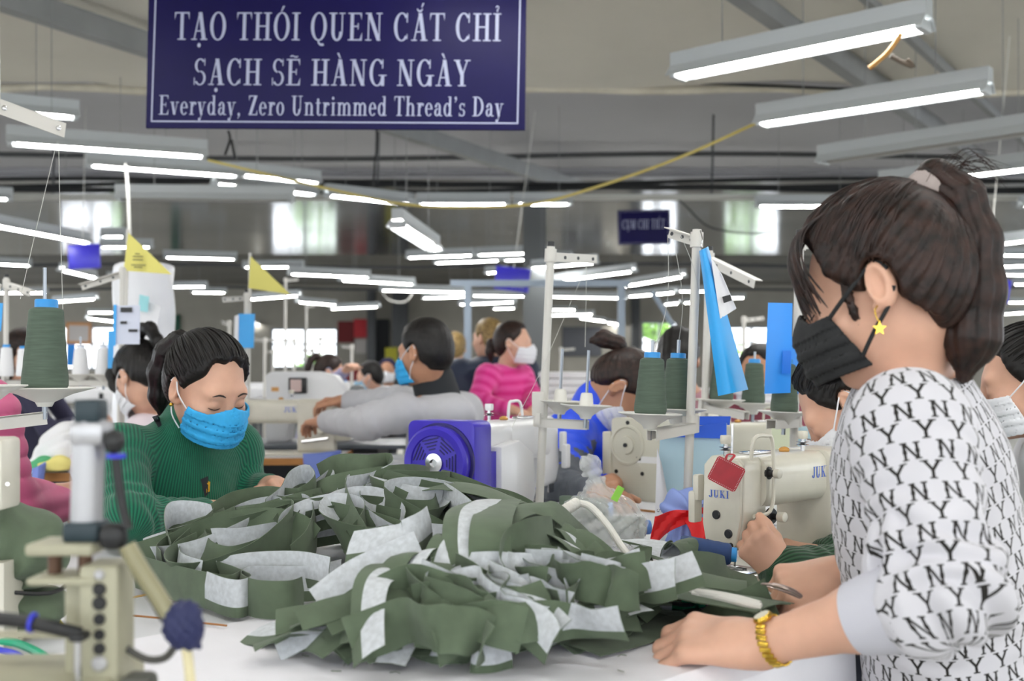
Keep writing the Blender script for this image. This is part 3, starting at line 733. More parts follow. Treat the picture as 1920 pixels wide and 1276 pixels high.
def torso_prims(nb, pel, S, wd=1.0, dp=1.0, sh=None):
    """ellipsoids from pelvis to neck base; S = right-hand direction"""
    nb = A(nb); pel = A(pel); U = unit(nb-pel); S = unit(A(S)-U*A(S).dot(U)); Fd = np.cross(U, S); H = np.linalg.norm(nb-pel)
    R = np.stack([S, Fd, U])
    o = [(ell(pel+U*.02, A((.160*wd, .115*dp, .14)), R), .05), (ell(pel+U*H*.38, A((.140*wd, .105*dp, .16)), R), .08), (ell(pel+U*H*.68+Fd*.008, A((.160*wd, .112*dp, .17)), R), .08)]
    return o, R
def fold_field(bones, amp, freq=140.):
    """wrinkles running round the limb, strongest near the inner end of each bone"""
    def g(p):
        d = np.zeros(len(p))
        for (a, b, rr, w0, w1) in bones:
            a = A(a); b = A(b); ba = b-a; L = np.linalg.norm(ba); t = np.clip((p-a).dot(ba)/(L*L), 0, 1)
            dist = np.linalg.norm(p-a-t[:, None]*ba, axis=1); m = np.clip(1.6-dist/rr, 0, 1)
            wgt = w0+(w1-w0)*t
            ph = t*L*freq+2.2*np.sin(p[:, 0]*38+p[:, 2]*31)+1.3*np.sin(p[:, 1]*52+p[:, 2]*17)
            d += amp*m*wgt*np.sin(ph)
        return d
    return g
def NE(d): return .0011*d+.0012        # voxel size that suits a distance
def np_mat_idx(o, idx):
    o.data.polygons.foreach_set('material_index', idx.astype(np.int32))
def person(label, hd, nb, pel, yaw, sh, el, wr, skin=None, cloth=None, hair=None, anchor=(0, -.9, .4), hair_kw=None, locks=(), mask=None, strap=None,
           hands=None, sl=.052, fl=.044, wd=1.0, dp=1.1, sleeve_t=(.92, .92), h=None, hb=None, legs='sit', trouser='2a2d38', collar=.0, fold=.0022, uv=False,
           cloth_extra=(), neck_r=.047, matf=None, mats=None, cloth_name='sweater', mask_kw=None, arms=True, zfloor=0., sh_drop=.0, ffreq=140., collar_h=.05, finger=(.5, .5, .5, .5, .5), nohead=False, hole=.058, disp=None, fold_w=(.5, 1.0, 1.2, .5)):
    """sh, el, wr: (right, left) joints in world space. returns (root, dict of fields)"""
    skin = skin or M_skin; d = hd.c[1]; h = h or NE(d); hb = hb or h*1.7
    y = math.radians(yaw); Fd = A((math.cos(y), math.sin(y), 0)); S = np.cross(Fd, A((0, 0, 1)))
    nb = A(nb); pel = A(pel); sh = [A(x) for x in sh]; el = [A(x) for x in el]; wr = [A(x) for x in wr]
    root = thing('person', label, 'person', (pel[0], pel[1], zfloor))
    # skin: head, neck, shoulders, arms and hands in one surface
    sk = [] if nohead else hd.prims()
    sk += [(cap(hd.w(0, -.022, -.06), nb, neck_r, neck_r*1.08), .03), (cap(nb-A((0, 0, .03)), (sh[0]*.75+nb*.25), .045, .035), .04), (cap(nb-A((0, 0, .03)), (sh[1]*.75+nb*.25), .045, .035), .04)]
    pts = [hd.w(x, yy, z) for x in (-.1, .1) for yy in (-.13, .13) for z in (-.13, .13)]+[nb-A((0, 0, .1))] if not nohead else [nb+.1, nb-.1]
    if arms:
        for i in (0, 1):
            sk += [(cap(sh[i], el[i], .040, .034), .03), (cap(el[i], el[i]*.6+wr[i]*.4, .035, .037), .02), (cap(el[i]*.6+wr[i]*.4, wr[i], .037, .024), .02)]
            pts += [sh[i], el[i], wr[i]]
            hk = (hands or [None, None])[i]
            if hk is None:
                dv = unit(wr[i]-el[i]); hk = dict(d=dv, n_=A((0, 0, 1))+.2*S*(1 if i == 0 else -1))
            if hk:
                hk = dict(hk); hk.setdefault('curl', finger)
                hp = hand_prims(wr[i], left=(i == 1), **hk); sk += hp; pts += [wr[i]+unit(hk['d'])*.17*hk.get('k', 1), wr[i]+A((0, 0, -.06)), wr[i]+A((.06, .06, .05)), wr[i]-A((.06, .06, .05))]
    body_f = union(sk, .03)
    sdf_obj('body', body_f, pts, .06, h, skin, root, 1)
    # clothes
    tp, R = torso_prims(nb-A((0, 0, .02)), pel, S, wd, dp)
    U = R[2]
    cl = list(tp)+[(cap(sh[0]+A((0, 0, -.012)), sh[1]+A((0, 0, -.012)), .062, .062), .07), (cap(nb-U*.10, nb-U*.02, .085*wd, .062), .07)]
    cpts = [pel+S*.2-U*.1, pel-S*.2-U*.1, pel+Fd*.17, pel-Fd*.17, nb, sh[0], sh[1]]; bones = []; fb = []
    ub = [(pel, nb, -Fd*.2+A((0, -1, 0)), .155*wd, .125)]
    if arms:
        for i in (0, 1):
            we = el[i]*(1-sleeve_t[i])+wr[i]*sleeve_t[i]
            cl += [(cap(sh[i], el[i], sl*1.12, sl), .035), (cap(el[i], we, sl*.98, fl*.9), .03)]
            cpts += [sh[i], el[i], we]; fb += [(sh[i], el[i], sl*1.3, *fold_w[:2]), (el[i], we, sl*1.3, *fold_w[2:])]
            ub += [(el[i], sh[i], A((0, -1, .2)), sl*1.1, sl), (we, el[i], A((0, -1, .2)), sl, fl)]
    fb.append((pel, pel*.3+nb*.7, .16, .5, .35))
    if collar: cl.append((cap(nb-U*.02, nb+(A(hd.w(0, -.022, -.06))-nb)*collar_h/.1, neck_r+collar, neck_r+collar*.9), .03))
    cl += list(cloth_extra)
    cf0 = union(cl, .05); ff = fold_field(fb, fold, ffreq)
    hole_f = cap(nb+(A(hd.w(0, -.022, -.06))-nb)*.0+U*.0, A(hd.w(0, -.022, -.06)), hole, hole)
    def cf(p):
        d_ = cf0(p)+ff(p)
        if disp: d_ = d_+disp(p)
        if collar: return d_
        return smax(d_, -hole_f(p), .012)
    co = sdf_obj(cloth_name, cf, cpts, .12, hb, mats or cloth, root, 1, bone_uv(ub) if uv else None)
    if matf:
        n_ = len(co.data.polygons); cc = np.zeros(n_*3, np.float32); co.data.polygons.foreach_get('center', cc)
        np_mat_idx(co, matf(cc.reshape(-1, 3).astype(float)+A(tuple(root.location))))
    # trousers
    if legs:
        tl = [(ell(pel, (.165, .13, .12), R), .05)]; tpts = [pel+.2, pel-.2]
        for sx in (1, -1):
            hip = pel+S*sx*.085
            if legs == 'sit': kn = hip+Fd*.40+A((0, 0, .0)); kn[2] = max(kn[2], .45)-.0; an = kn-Fd*.02; an = A((an[0], an[1], .06))
            else: kn = A((hip[0]+Fd[0]*.03, hip[1]+Fd[1]*.03, .42*pel[2]/.75)); an = A((hip[0], hip[1], .05))
            tl += [(cap(hip, kn, .085, .06), .04), (cap(kn, an, .06, .05), .03), (cap(an-A((0, 0, .015)), an+Fd*.13-A((0, 0, .02)), .035, .03), .02)]
            tpts += [kn, an, an+Fd*.14]
        sdf_obj('trousers', union(tl, .05), tpts, .1, .014, mat('trousers_'+trouser, trouser, .8), root, 1)
    if not nohead and hair is not None:
        hk = dict(hair_kw or {})
        hf = hair_cap(hd, anchor, **hk)
        sdf_obj('hair', hf, [hd.w(x, yy, z) for x in (-.11, .11) for yy in (-.14, .13) for z in (-.13, .14)], .01, h*1.05, hair, root, 1)
        for (nm, lp, lr) in locks:
            lw = [hd.w(*p) for p in lp]; lr = [r*hd.k for r in lr]
            sdf_obj(nm, lock(lw, lr), lw, max(lr)+.01, h*1.05, hair, root, 1)
    if mask is not None:
        mask_parts(hd, root, mask, strap or mask, min(h, .003), **(mask_kw or {}))
    return root, dict(body=body_f, cloth=cf, hair=(hf if (not nohead and hair is not None) else None), S=S, Fd=Fd, U=U)
# ---- print of letters N and Y: rows in the fabric's own (u, v) metres
class NX:
    def __init__(s, nt): s.nt = nt
    def m(s, op, a, b=None, c=None):
        n = s.nt.nodes.new('ShaderNodeMath'); n.operation = op
        for i, x in enumerate((a, b, c)):
            if x is None: continue
            if isinstance(x, (int, float)): n.inputs[i].default_value = x
            else: s.nt.links.new(x, n.inputs[i])
        return n.outputs[0]
def letter_print_mat():
    m = bpy.data.materials.new('letter_print_fleece'); m.use_nodes = True; nt = m.node_tree; X = NX(nt).m
    b = nt.nodes['Principled BSDF']; b.inputs['Roughness'].default_value = .85; b.inputs['Sheen Weight'].default_value = .15
    uvn = nt.nodes.new('ShaderNodeTexCoord'); sp = nt.nodes.new('ShaderNodeSeparateXYZ'); nt.links.new(uvn.outputs['UV'], sp.inputs[0])
    u, v = sp.outputs[0], sp.outputs[1]
    CW, RH = .0385, .0235
    vr = X('DIVIDE', X('ADD', v, 10.0), RH); row = X('FLOOR', vr); par = X('MODULO', row, 2.0)
    ur = X('ADD', X('DIVIDE', X('ADD', u, 10.0), CW), X('MULTIPLY', par, .5))
    x = X('MULTIPLY', X('SUBTRACT', X('FRACT', ur), .5), CW); y = X('MULTIPLY', X('SUBTRACT', X('FRACT', vr), .5), RH)
    ax = X('ABSOLUTE', x); ay = X('ABSOLUTE', y)
    lt = lambda a, c: X('LESS_THAN', a, c); gt = lambda a, c: X('GREATER_THAN', a, c)
    AND = lambda a, c: X('MULTIPLY', a, c); OR = lambda a, c: X('MAXIMUM', a, c)
    inb = lt(ay, .0106)
    off = X('ABSOLUTE', X('SUBTRACT', ax, .0070))
    stem_w = X('ADD', .0016, X('MULTIPLY', gt(ay, .0088), .0021))
    n1 = AND(lt(off, X('ADD', stem_w, X('MULTIPLY', lt(ay, .0022), .0008))), inb)
    dg = X('ABSOLUTE', X('ADD', x, X('MULTIPLY', y, .66)))
    n2 = AND(lt(dg, .0018), inb); Nm = AND(OR(n1, n2), lt(ax, .0125))
    s1 = AND(AND(lt(ax, X('ADD', .0019, X('MULTIPLY', lt(y, -.0088), .0026))), lt(y, .0005)), inb)
    arm = X('ABSOLUTE', X('SUBTRACT', ax, X('MULTIPLY', X('ADD', y, .0015), .72)))
    s2 = AND(AND(lt(arm, X('ADD', .0022, X('MULTIPLY', gt(y, .0088), .0022))), gt(y, -.0025)), inb)
    Ym = OR(s1, s2)
    mask = X('ADD', X('MULTIPLY', Nm, par), X('MULTIPLY', Ym, X('SUBTRACT', 1.0, par)))
    mx = nt.nodes.new('ShaderNodeMix'); mx.data_type = 'RGBA'; mx.inputs[6].default_value = lin('c9c8ce'); mx.inputs[7].default_value = lin('17140f')
    nt.links.new(mask, mx.inputs[0]); nt.links.new(mx.outputs[2], b.inputs['Base Color'])
    return m
def rib_mat(name, c1, c2, pitch=.006, axis=0, rough=.9):
    m = bpy.data.materials.new(name); m.use_nodes = True; nt = m.node_tree; X = NX(nt).m
    b = nt.nodes['Principled BSDF']; b.inputs['Roughness'].default_value = rough; b.inputs['Sheen Weight'].default_value = .2
    uvn = nt.nodes.new('ShaderNodeTexCoord'); sp = nt.nodes.new('ShaderNodeSeparateXYZ'); nt.links.new(uvn.outputs['UV'], sp.inputs[0])
    s_ = X('SINE', X('MULTIPLY', sp.outputs[axis], 2*math.pi/pitch)); k = X('MULTIPLY_ADD', s_, .5, .5)
    mx = nt.nodes.new('ShaderNodeMix'); mx.data_type = 'RGBA'; mx.inputs[6].default_value = lin(c2); mx.inputs[7].default_value = lin(c1)
    nt.links.new(k, mx.inputs[0]); nt.links.new(mx.outputs[2], b.inputs['Base Color'])
    bp = nt.nodes.new('ShaderNodeBump'); bp.inputs['Strength'].default_value = .6; bp.inputs['Distance'].default_value = .0015
    nt.links.new(k, bp.inputs['Height']); nt.links.new(bp.outputs[0], b.inputs['Normal'])
    return m
M_mask_w = mat('white_mask', 'dedfe4', .8); M_mask_b = mat('blue_mask', '2fa4e0', .75, noise=.06, nscale=60); M_mask_k = mat('black_mask', '1b1c1e', .8, noise=.1, nscale=300)
M_gold = mat('gold', 'd8b24a', .25, metal=1.); M_chrome = mat('chrome', 'c8c8ca', .2, metal=1.)
# =============== the woman in the letter-print sweatshirt ===============
hd1 = Head(P(1650, 538, 1.49), 153, 20, 0, 1.01)
LS = P(1705, 800, 1.345); RS = Vector((.585, 1.66, 1.075)); LE = P(1768, 1116, 1.25); RE = P(1800, 1080, 1.72)
LW = P(1425, 1208, 1.39); RW = P(1570, 1078, 1.62)
HL1 = ([-.13, -.09, -.06, -.035, -.02, .0, .03, .06, .085, .1, .13], [-.085, -.065, -.048, -.038, -.018, .020, .046, .052, .060, .078, .13])
r1, f1 = person('woman in white letter-print sweatshirt and black mask trimming fabric at the white table', hd1, P(1712, 722, 1.53), Vector((.635, 1.61, .64)), 160, (RS, LS), (RE, LE), (RW, LW),
    cloth=letter_print_mat(), hair=M_hair_b, anchor=(0, -.8, .62), hair_kw=dict(thick=.020, amp=.0018, freq=40, hl=HL1),
    locks=[('ponytail', [(0, -.085, .098), (.004, -.110, .106), (.010, -.130, .070), (.010, -.126, .012), (.008, -.104, -.045), (.006, -.080, -.100), (.006, -.056, -.142)], [.017, .021, .026, .030, .036, .034, .010]),
           ('sideburn_lock', [(-.073, .028, .020), (-.077, .030, -.005), (-.076, .030, -.028), (-.072, .031, -.044)], [.006, .0035, .002, .0008])],
    mask=M_mask_k, strap=M_mask_k, mask_kw=dict(side=-1, strap_r=.0028, edge=(.064, .030), zb=-.096),
    hands=[dict(d=(-.93, -.10, -.16), n_=(-.1, -.50, .85), curl=(.6, 1.0, 1.15, 1.2, 1.2), L=.165, thumb=(-.85, -.35, -.45)),
           dict(d=(-.90, .42, -.02), n_=(-.1, -.38, .92), curl=(.3, .52, .60, .64, .66), L=.195, thumb=(-.75, .72, -.28), spread=.10)],
    sl=.062, fl=.050, wd=1.0, dp=1.07, sleeve_t=(.5, .26), h=.0026, hb=.0042, legs='stand', uv=True, fold=.0046, trouser='23252b', hole=.056, ffreq=150., fold_w=(.1, 1.7, 1.9, 1.6))
# cuff pulled up on the near forearm, with sleeve folds above it
LEa, LWa = A(LE), A(LW); ax = LWa-LEa
def ring_tube(mb, a, b, r0, r1, n=40, k=8, wob=0):
    mb.tube([A(a)+(A(b)-A(a))*i/k for i in range(k+1)], [r0+(r1-r0)*i/k+wob*math.sin(i*2.2) for i in range(k+1)], n, cap=False)
mb = MB(); ring_tube(mb, LEa+ax*.16, LEa+ax*.445, .055, .0425); ring_tube(mb, LEa+ax*.445, LEa+ax*.16, .0405, .052)
mb.build('cuff', mat('white_cuff', 'c2c2cb', .85, bump=.2, bscale=400), r1, world=True)
rb = random.Random(4); paths = []
for i in range(70):
    u = rb.random(); x0 = -.062+.085*u+rb.uniform(-.004, .004); ln = rb.uniform(.75, 1.05)
    pp = []
    for (yy, zz, k) in ((.052, .106, 0), (.083, .094, .15), (.099, .066, .4), (.103, .034, .7), (.101, .008, .9), (.098, -.012, 1.)):
        cx = x0*(1+.25*k); pp.append(hd1.w(cx-.010*k*k, yy-abs(cx)**2*6.5-.004*rb.random()-(1-ln)*.02*k, .108+(zz-.108)*ln))
    paths.append(pp)
wisps('bangs', paths, M_hair_b, r1, .0015)
strands('combed_strands', hd1, f1['hair'], (0, -.083, .094), 260, M_hair_b, r1, 3, .0013, span=3.4)
paths = []
for i in range(26):
    b0 = A((rb.uniform(-.03, .03), -.10-.03*rb.random(), .10)); paths.append([hd1.w(*b0), hd1.w(b0[0]*1.3, b0[1]-.035, b0[2]+rb.uniform(.0, .02)), hd1.w(b0[0]*1.6, b0[1]-rb.uniform(.05, .075), b0[2]-rb.uniform(.0, .05))])
wisps('flyaway_hair', paths, M_hair_b, r1, .0004)
# hair tie, clip, earring, necklace, watch, mole
tie = hd1.w(0, -.086, .095); tdir = unit(hd1.w(0, -.108, .102)-tie)
sdf_obj('hair_tie', lambda p: union([cap(tie+tdir*-.002, tie+tdir*.012, .024, .025)], .01)(p)+.0012*np.sin(p[:, 0]*900)*np.sin(p[:, 1]*800)*np.sin(p[:, 2]*1000), [tie], .04, .0022, mat('grey_scrunchie', 'a89c98', .95, bump=.5, bscale=700), r1)
MB().tube(bez([hd1.w(-.02, -.062, .112), hd1.w(-.006, -.058, .126), hd1.w(.012, -.066, .122)], 4), .004, 8).build('hair_clip', mat('magenta_clip', '8e2a5e', .4), r1, world=True)
ear = hd1.w(-.084, .002, -.036)
MB().tube(bez([ear+A((0, 0, .006)), ear+A((-.004, -.003, .0)), ear+A((-.002, -.004, -.010)), ear+A((.002, -.003, -.014))], 4), .0009, 6).build('earring_hook', M_gold, r1, world=True)
star = []
for k in range(10):
    rr = .0095 if k % 2 == 0 else .0042; star.append((rr*math.cos(math.pi/2+k*math.pi/5), rr*math.sin(math.pi/2+k*math.pi/5)))
MB().prism(star, .002, ear+A((.001, -.004, -.022)), (1, 0, 0), (0, 0, 1)).build('earring_star', M_gold, r1, world=True)
nbp = A(P(1700, 722, 1.52)); nk = [nbp+A((-.058*math.cos(t)*1.05, -.060*math.sin(t), .030-.050*math.cos(t)*.9)) for t in np.linspace(-.6, 1.7, 16)]
MB().tube(nk, .0011, 6).build('necklace', M_gold, r1, world=True)
# watch: gold link bracelet and dial
wc = LEa+ax*.91; wax = unit(ax); wu = unit(A((0, -.35, 1))-wax*A((0, -.35, 1)).dot(wax)); wv = np.cross(wax, wu)
wt = thing('wristwatch', 'gold bracelet wristwatch on the near wrist of the sweatshirt woman', 'watch', tuple(wc-A((0, 0, .03))))
R_w = .0305
for k in range(26):
    a = 2*math.pi*k/26
    if abs(a-math.pi*2*0) < .35 or abs(a-2*math.pi) < .35: continue
    c = wc+(wu*math.cos(a)+wv*math.sin(a))*R_w; n_ = wu*math.cos(a)+wv*math.sin(a); tt = np.cross(wax, n_)
    MB().box(c, (.014, .0062, .0026), Matrix((wax, tt, n_)).transposed() @ Matrix.Rotation(.35, 3, 'Z'), bev=.0008).build('link', M_gold, wt, world=True)
MB().lathe([(.012, -.003), (.0125, .0), (.011, .003), (.0105, .0032)], wc+wu*(R_w+.002), wu, 20).build('case', M_gold, wt, world=True)
MB().lathe([(.0098, 0), (.0098, .0006)], wc+wu*(R_w+.0051), wu, 20).build('dial', mat('watch_dial', 'e6e2d0', .2), wt, world=True)
sdf_obj('eyelashes', union([cap(hd1.w(-.048, .082, -.009), hd1.w(-.034, .0905, -.012), .0010, .0013), cap(hd1.w(-.034, .0905, -.012), hd1.w(-.022, .090, -.010), .0013, .0009)], .002), [hd1.w(-.035, .085, -.01)], .02, .0012, M_brow, r1)
# thread snips held in her far hand
sn = thing('thread_snips', 'small steel thread snips held in the far hand of the sweatshirt woman', 'scissors', tuple(P(1470, 1105, 1.53)))
MB().tube(bez([P(1428, 1094, 1.55), P(1450, 1096, 1.53), P(1480, 1104, 1.52), P(1500, 1116, 1.525)], 5), [.002]+[.0035]*4+[.0055]*7+[.006]*4, 10, flat=.55).build('blade', mat('worn_steel', '9a8a84', .3, metal=.9), sn, world=True)
MB().tube(bez([P(1438, 1099, 1.55), P(1460, 1104, 1.54), P(1500, 1120, 1.535)], 5), [.002]*3+[.003]*8, 8, flat=.5).build('blade', mat('worn_steel', '9a8a84', .3, metal=.9), sn, world=True)
# =============== the woman in the green ribbed sweater ===============
hd2 = Head(P(390, 725, 2.5), -40, 26, 3, .97)
r2, f2 = person('woman in dark green ribbed sweater and blue surgical mask leaning over the fabric pile', hd2, P(345, 822, 2.58), Vector((-.86, 2.69, .50)), -42,
    (Vector((-.845, 2.46, .972)), Vector((-.655, 2.69, .965))), (P(240, 978, 2.28), P(452, 925, 2.72)), (P(388, 962, 2.47), P(505, 915, 2.60)),
    cloth=rib_mat('green_rib', '127555', '07493a', .0075), hair=M_hair, anchor=(0, -.9, .35), hair_kw=dict(thick=.013, amp=.0014, freq=44),
    locks=[('ponytail', [(0, -.10, .045), (.004, -.135, .048), (.01, -.160, .010), (.012, -.165, -.045), (.012, -.150, -.10), (.01, -.135, -.135)], [.020, .026, .030, .031, .026, .010])],
    mask=M_mask_b, strap=M_mask_w, mask_kw=dict(side=1, zb=-.097), collar=.016, collar_h=.058, sl=.050, fl=.040, fold=.0030, uv=True, h=.0036, hb=.0055, wd=1.02, dp=1.15)
strands('combed_strands', hd2, f2['hair'], (0, -.10, .045), 260, M_hair, r2, 5, .0013, span=3.6, front=.05)
MB().sphere(hd2.w(.086, .0, -.038), .0042, 10).build('earring', M_gold, r2, world=True)
for sx in (-1, 1):
    for (x0, z0, x1, z1, r_) in ((.016, .020, .046, .021, .0022),):
        pts = [hd2.w(sx*(x0+(x1-x0)*t), hd2.surf(f2['body'], sx*(x0+(x1-x0)*t), z0+.005*math.sin(t*3.1))+.0003, z0+.005*math.sin(t*3.1)) for t in (0, .25, .5, .75, 1)]
        MB().tube(pts, [.0012, r_, r_, r_*.8, .0007], 6).build('eyebrow', M_brow, r2, world=True)
    pts = [hd2.w(sx*x, hd2.surf(f2['body'], sx*x, -.0095-.003*math.sin((x-.019)/.027*3.14))+.0002, -.0095-.003*math.sin((x-.019)/.027*3.14)) for x in (.019, .026, .033, .040, .047)]
    MB().tube(pts, [.0006, .0013, .0014, .0013, .0006], 6).build('eyelashes', M_brow, r2, world=True)
# white nose band of the mask, shoulder patch and yellow zip pull
M_patch = mat('dark_patch', '20252b', .7)
def on_cloth(f, o, dirv, lift=.001):
    p = A(o); dv = unit(dirv); p0 = p.copy()
    for _ in range(80):
        d = float(f(p[None])[0])
        if d < .0006: break
        p = p+dv*max(d*.7, .0005)
        if np.linalg.norm(p-p0) > .9: return p0
    return p-dv*lift
def patch(f, pxs, dpx, m, parent, name, n=6):
    rows = []
    (a, b, c, d_) = pxs
    for i in range(n):
        t = i/(n-1); row = []
        for j in range(n):
            s_ = j/(n-1)
            px = (a[0]*(1-s_)+b[0]*s_)*(1-t)+(d_[0]*(1-s_)+c[0]*s_)*t; py = (a[1]*(1-s_)+b[1]*s_)*(1-t)+(d_[1]*(1-s_)+c[1]*s_)*t
            q = P(px, py, dpx); dv = A(q)-A((0, 0, CAMZ)); row.append(on_cloth(f, q, dv, .0025))
        rows.append(row)
    return MB().sheet(rows).build(name, m, parent, world=True)
patch(f2['cloth'], ((285, 781), (297, 777), (303, 797), (297, 801)), 2.1, M_patch, r2, 'shoulder_patch')
patch(f2['cloth'], ((376, 898), (390, 892), (391, 925), (384, 931)), 2.1, M_patch, r2, 'pocket_patch')
patch(f2['cloth'], ((388, 901), (394, 903), (393, 921), (387, 923)), 2.06, mat('yellow_plastic', 'e6b01c', .4), r2, 'zip_pull')
# ---------------------------------------------------------------- other people in the hall
def simple(label, c, yaw, pitch, nbp, pel, byaw, sh, el, wr, **kw):
    hd = Head(c, yaw, pitch, kw.pop('roll', 0), kw.pop('k', 1.0)); r, f = person(label, hd, nbp, pel, byaw, sh, el, wr, **kw); return hd, r, f
def V3(*a): return Vector(a)
PT = [('ponytail', [(0, -.10, .06), (.004, -.135, .062), (.01, -.155, .02), (.012, -.150, -.04), (.012, -.13, -.10)], [.018, .024, .027, .026, .010])]
# woman behind the green sweater
hd3, r3, f3 = simple('woman with fringe and high ponytail bent over behind the green-sweater woman', P(264, 706, 4.0), 142, 34, P(300, 770, 4.08), V3(-1.16, 4.2, .5), 150,
    (V3(-1.11, 4.25, .93), V3(-1.29, 3.98, .93)), (V3(-1.2, 4.3, .72), V3(-1.42, 3.92, .74)), (V3(-1.5, 4.35, .84), V3(-1.6, 4.1, .84)), cloth=mat('pale_pink_top', 'd9cdd4', .9), hair=M_hair, anchor=(0, -.6, .8),
    hair_kw=dict(thick=.014), locks=[('ponytail', [(0, -.06, .11), (0, -.10, .135), (0, -.14, .11), (0, -.15, .05), (0, -.14, -.02)], [.014, .02, .022, .02, .008]), ('fringe', [(-.03, .06, .10), (-.035, .098, .075), (-.04, .10, .03), (-.045, .092, -.015)], [.02, .02, .018, .008]),
      ('fringe', [(.02, .06, .10), (.015, .10, .075), (.01, .105, .03), (0, .10, -.01)], [.02, .02, .018, .008])], mask=M_mask_w, mask_kw=dict(side=-1))
# man in the light grey jacket
M_grey = mat('grey_jacket', 'b4b4b8', .75, noise=.04, nscale=12)
hd5, r5, f5 = simple('man in light grey hooded jacket and blue mask reaching into a white machine', P(795, 660, 4.3), 145, 8, P(822, 742, 4.36), V3(-.21, 4.5, .50), 143,
    (V3(-.185, 4.50, .985), V3(-.41, 4.20, .99)), (P(745, 752, 4.75), P(690, 792, 4.22)), (P(650, 752, 4.8), P(610, 790, 4.40)), k=1.04, cloth=M_grey, cloth_name='jacket', skin=M_skin_tan, hair=M_hair, anchor=(0, .1, 1), hair_kw=dict(thick=.013, amp=.0012, freq=50, low=-.08),
    mask=M_mask_b, strap=M_mask_w, mask_kw=dict(side=-1), sl=.064, fl=.052, wd=1.02, dp=1.15, fold=.004, h=.0055, cloth_extra=[(ell(A(P(838, 775, 4.30)), (.11, .10, .075)), .05)])
sdf_obj('jacket_collar', lambda p: np.maximum(np.abs(cap(A(P(822, 748, 4.36)), A(P(812, 712, 4.34)), .078, .072)(p))-.010, -(p[:, 2]-(CAMZ-.135))), [P(815, 725, 4.35)], .12, .006, mat('charcoal_collar', '26292c', .85), r5)
# people standing further back
hd6, r6, f6 = simple('standing person in a navy rain jacket seen from behind beside the pink sweater', P(915, 634, 6.9), 135, 0, P(922, 674, 6.95), V3(-.10, 6.95, .76), 105,
    (V3(.09, 7.0, 1.13), V3(-.32, 6.88, 1.13)), (V3(.12, 6.95, .86), V3(-.36, 6.78, .86)), (V3(.1, 6.7, .8), V3(-.3, 6.55, .8)), cloth=mat('navy_jacket', '1d2940', .6, noise=.06, nscale=8), cloth_name='jacket', hair=M_hair_l, anchor=(0, -.9, .4),
    locks=[('hair_bun', [(0, -.10, .06), (.0, -.125, .055), (0, -.13, .03)], [.03, .036, .03])], legs='stand', sl=.075, fl=.06, wd=1.25, dp=1.4, cloth_extra=[(ell(A(P(920, 690, 6.85)), (.16, .10, .075)), .05)], fold=.005)
def pinkmat():
    m = rib_mat('pink_stripes', 'e0509c', 'cf1f7c', .055, 1); return m
hd7, r7, f7 = simple('standing woman in bright pink striped sweater and white mask', P(964, 643, 6.3), -14, 4, P(948, 692, 6.34), V3(-.05, 6.4, .72), -30,
    (V3(-.135, 6.20, 1.115), V3(.055, 6.45, 1.115)), (P(896, 750, 6.12), P(998, 742, 6.3)), (P(955, 767, 6.02), P(1000, 768, 6.10)), cloth=pinkmat(), hair=M_hair_b, anchor=(0, -.95, .1), uv=True,
    locks=[('ponytail', [(0, -.10, .0), (.0, -.130, -.01), (0, -.135, -.06), (0, -.125, -.11)], [.02, .027, .026, .01])], mask=M_mask_w, legs='stand', fold=.003, sl=.055, fl=.046)
MB().sphere(hd7.w(0, -.118, -.0), .022, 10).build('hair_tie', mat('red_tie', '9c2440', .7), r7, world=True)
# woman in the blue and grey jacket
M_blue = mat('royal_blue_nylon', '1d4be0', .5, noise=.08, nscale=10); M_gsl = mat('grey_sleeve', '5b6068', .7)
hd8 = Head(P(1170, 728, 3.5), -12, 66, 0); RS8, RE8 = V3(.172, 3.38, .955), P(1052, 925, 3.15)
def m8(c):
    d = cap(A(RS8)+A((.0, 0, -.03)), A(RE8), .05, .05)(c); d2 = cap(A(RE8), A(P(1110, 925, 3.02)), .05)(c); return ((d < .03) | (d2 < .03)).astype(int)
r8, f8 = person('woman in royal blue jacket with grey sleeves and white mask bent over her machine', hd8, P(1108, 776, 3.55), V3(.17, 3.72, .5), -30,
    (RS8, V3(.325, 3.66, .955)), (RE8, P(1205, 890, 3.5)), (P(1110, 925, 3.02), P(1150, 905, 3.2)), mats=[M_blue, M_gsl], matf=m8, cloth_name='jacket', skin=M_skin_tan, hair=M_hair_b, anchor=(0, -.95, .3),
    locks=[('ponytail', [(0, -.10, .045), (.002, -.135, .04), (.004, -.165, .005), (.004, -.175, -.03)], [.014, .022, .026, .01])], mask=M_mask_w, strap=M_mask_w, sl=.068, fl=.055, wd=1.15, dp=1.3, fold=.006, h=.0045, collar=.03, collar_h=.045)
MB().lathe([(.016, -.004), (.0175, 0), (.016, .004)], hd8.w(0, -.118, .043), hd8.w(0, -.135, .04)-hd8.w(0, -.1, .045), 14).build('hair_tie', mat('pink_tie', 'e07ab0', .6), r8, world=True)
# long-haired woman behind the thread cones
hd9, r9, f9 = simple('long-haired worker seen from behind between the thread cones', P(1272, 672, 4.6), 80, 20, P(1285, 735, 4.6), V3(.7, 4.7, .5), 80,
    (V3(.87, 4.6, .98), V3(.53, 4.6, .98)), (V3(.9, 4.75, .75), V3(.5, 4.75, .75)), (V3(.8, 5.0, .85), V3(.6, 5.0, .85)), cloth=mat('rose_top', 'c99aa4', .9), hair=M_hair, anchor=(0, -.2, .9), hair_kw=dict(ear_free=False, low=-.14),
    locks=[('long_hair', [(0, -.05, .05), (0, -.075, -.03), (0, -.07, -.12), (0, -.06, -.2)], [.07, .068, .06, .04])])
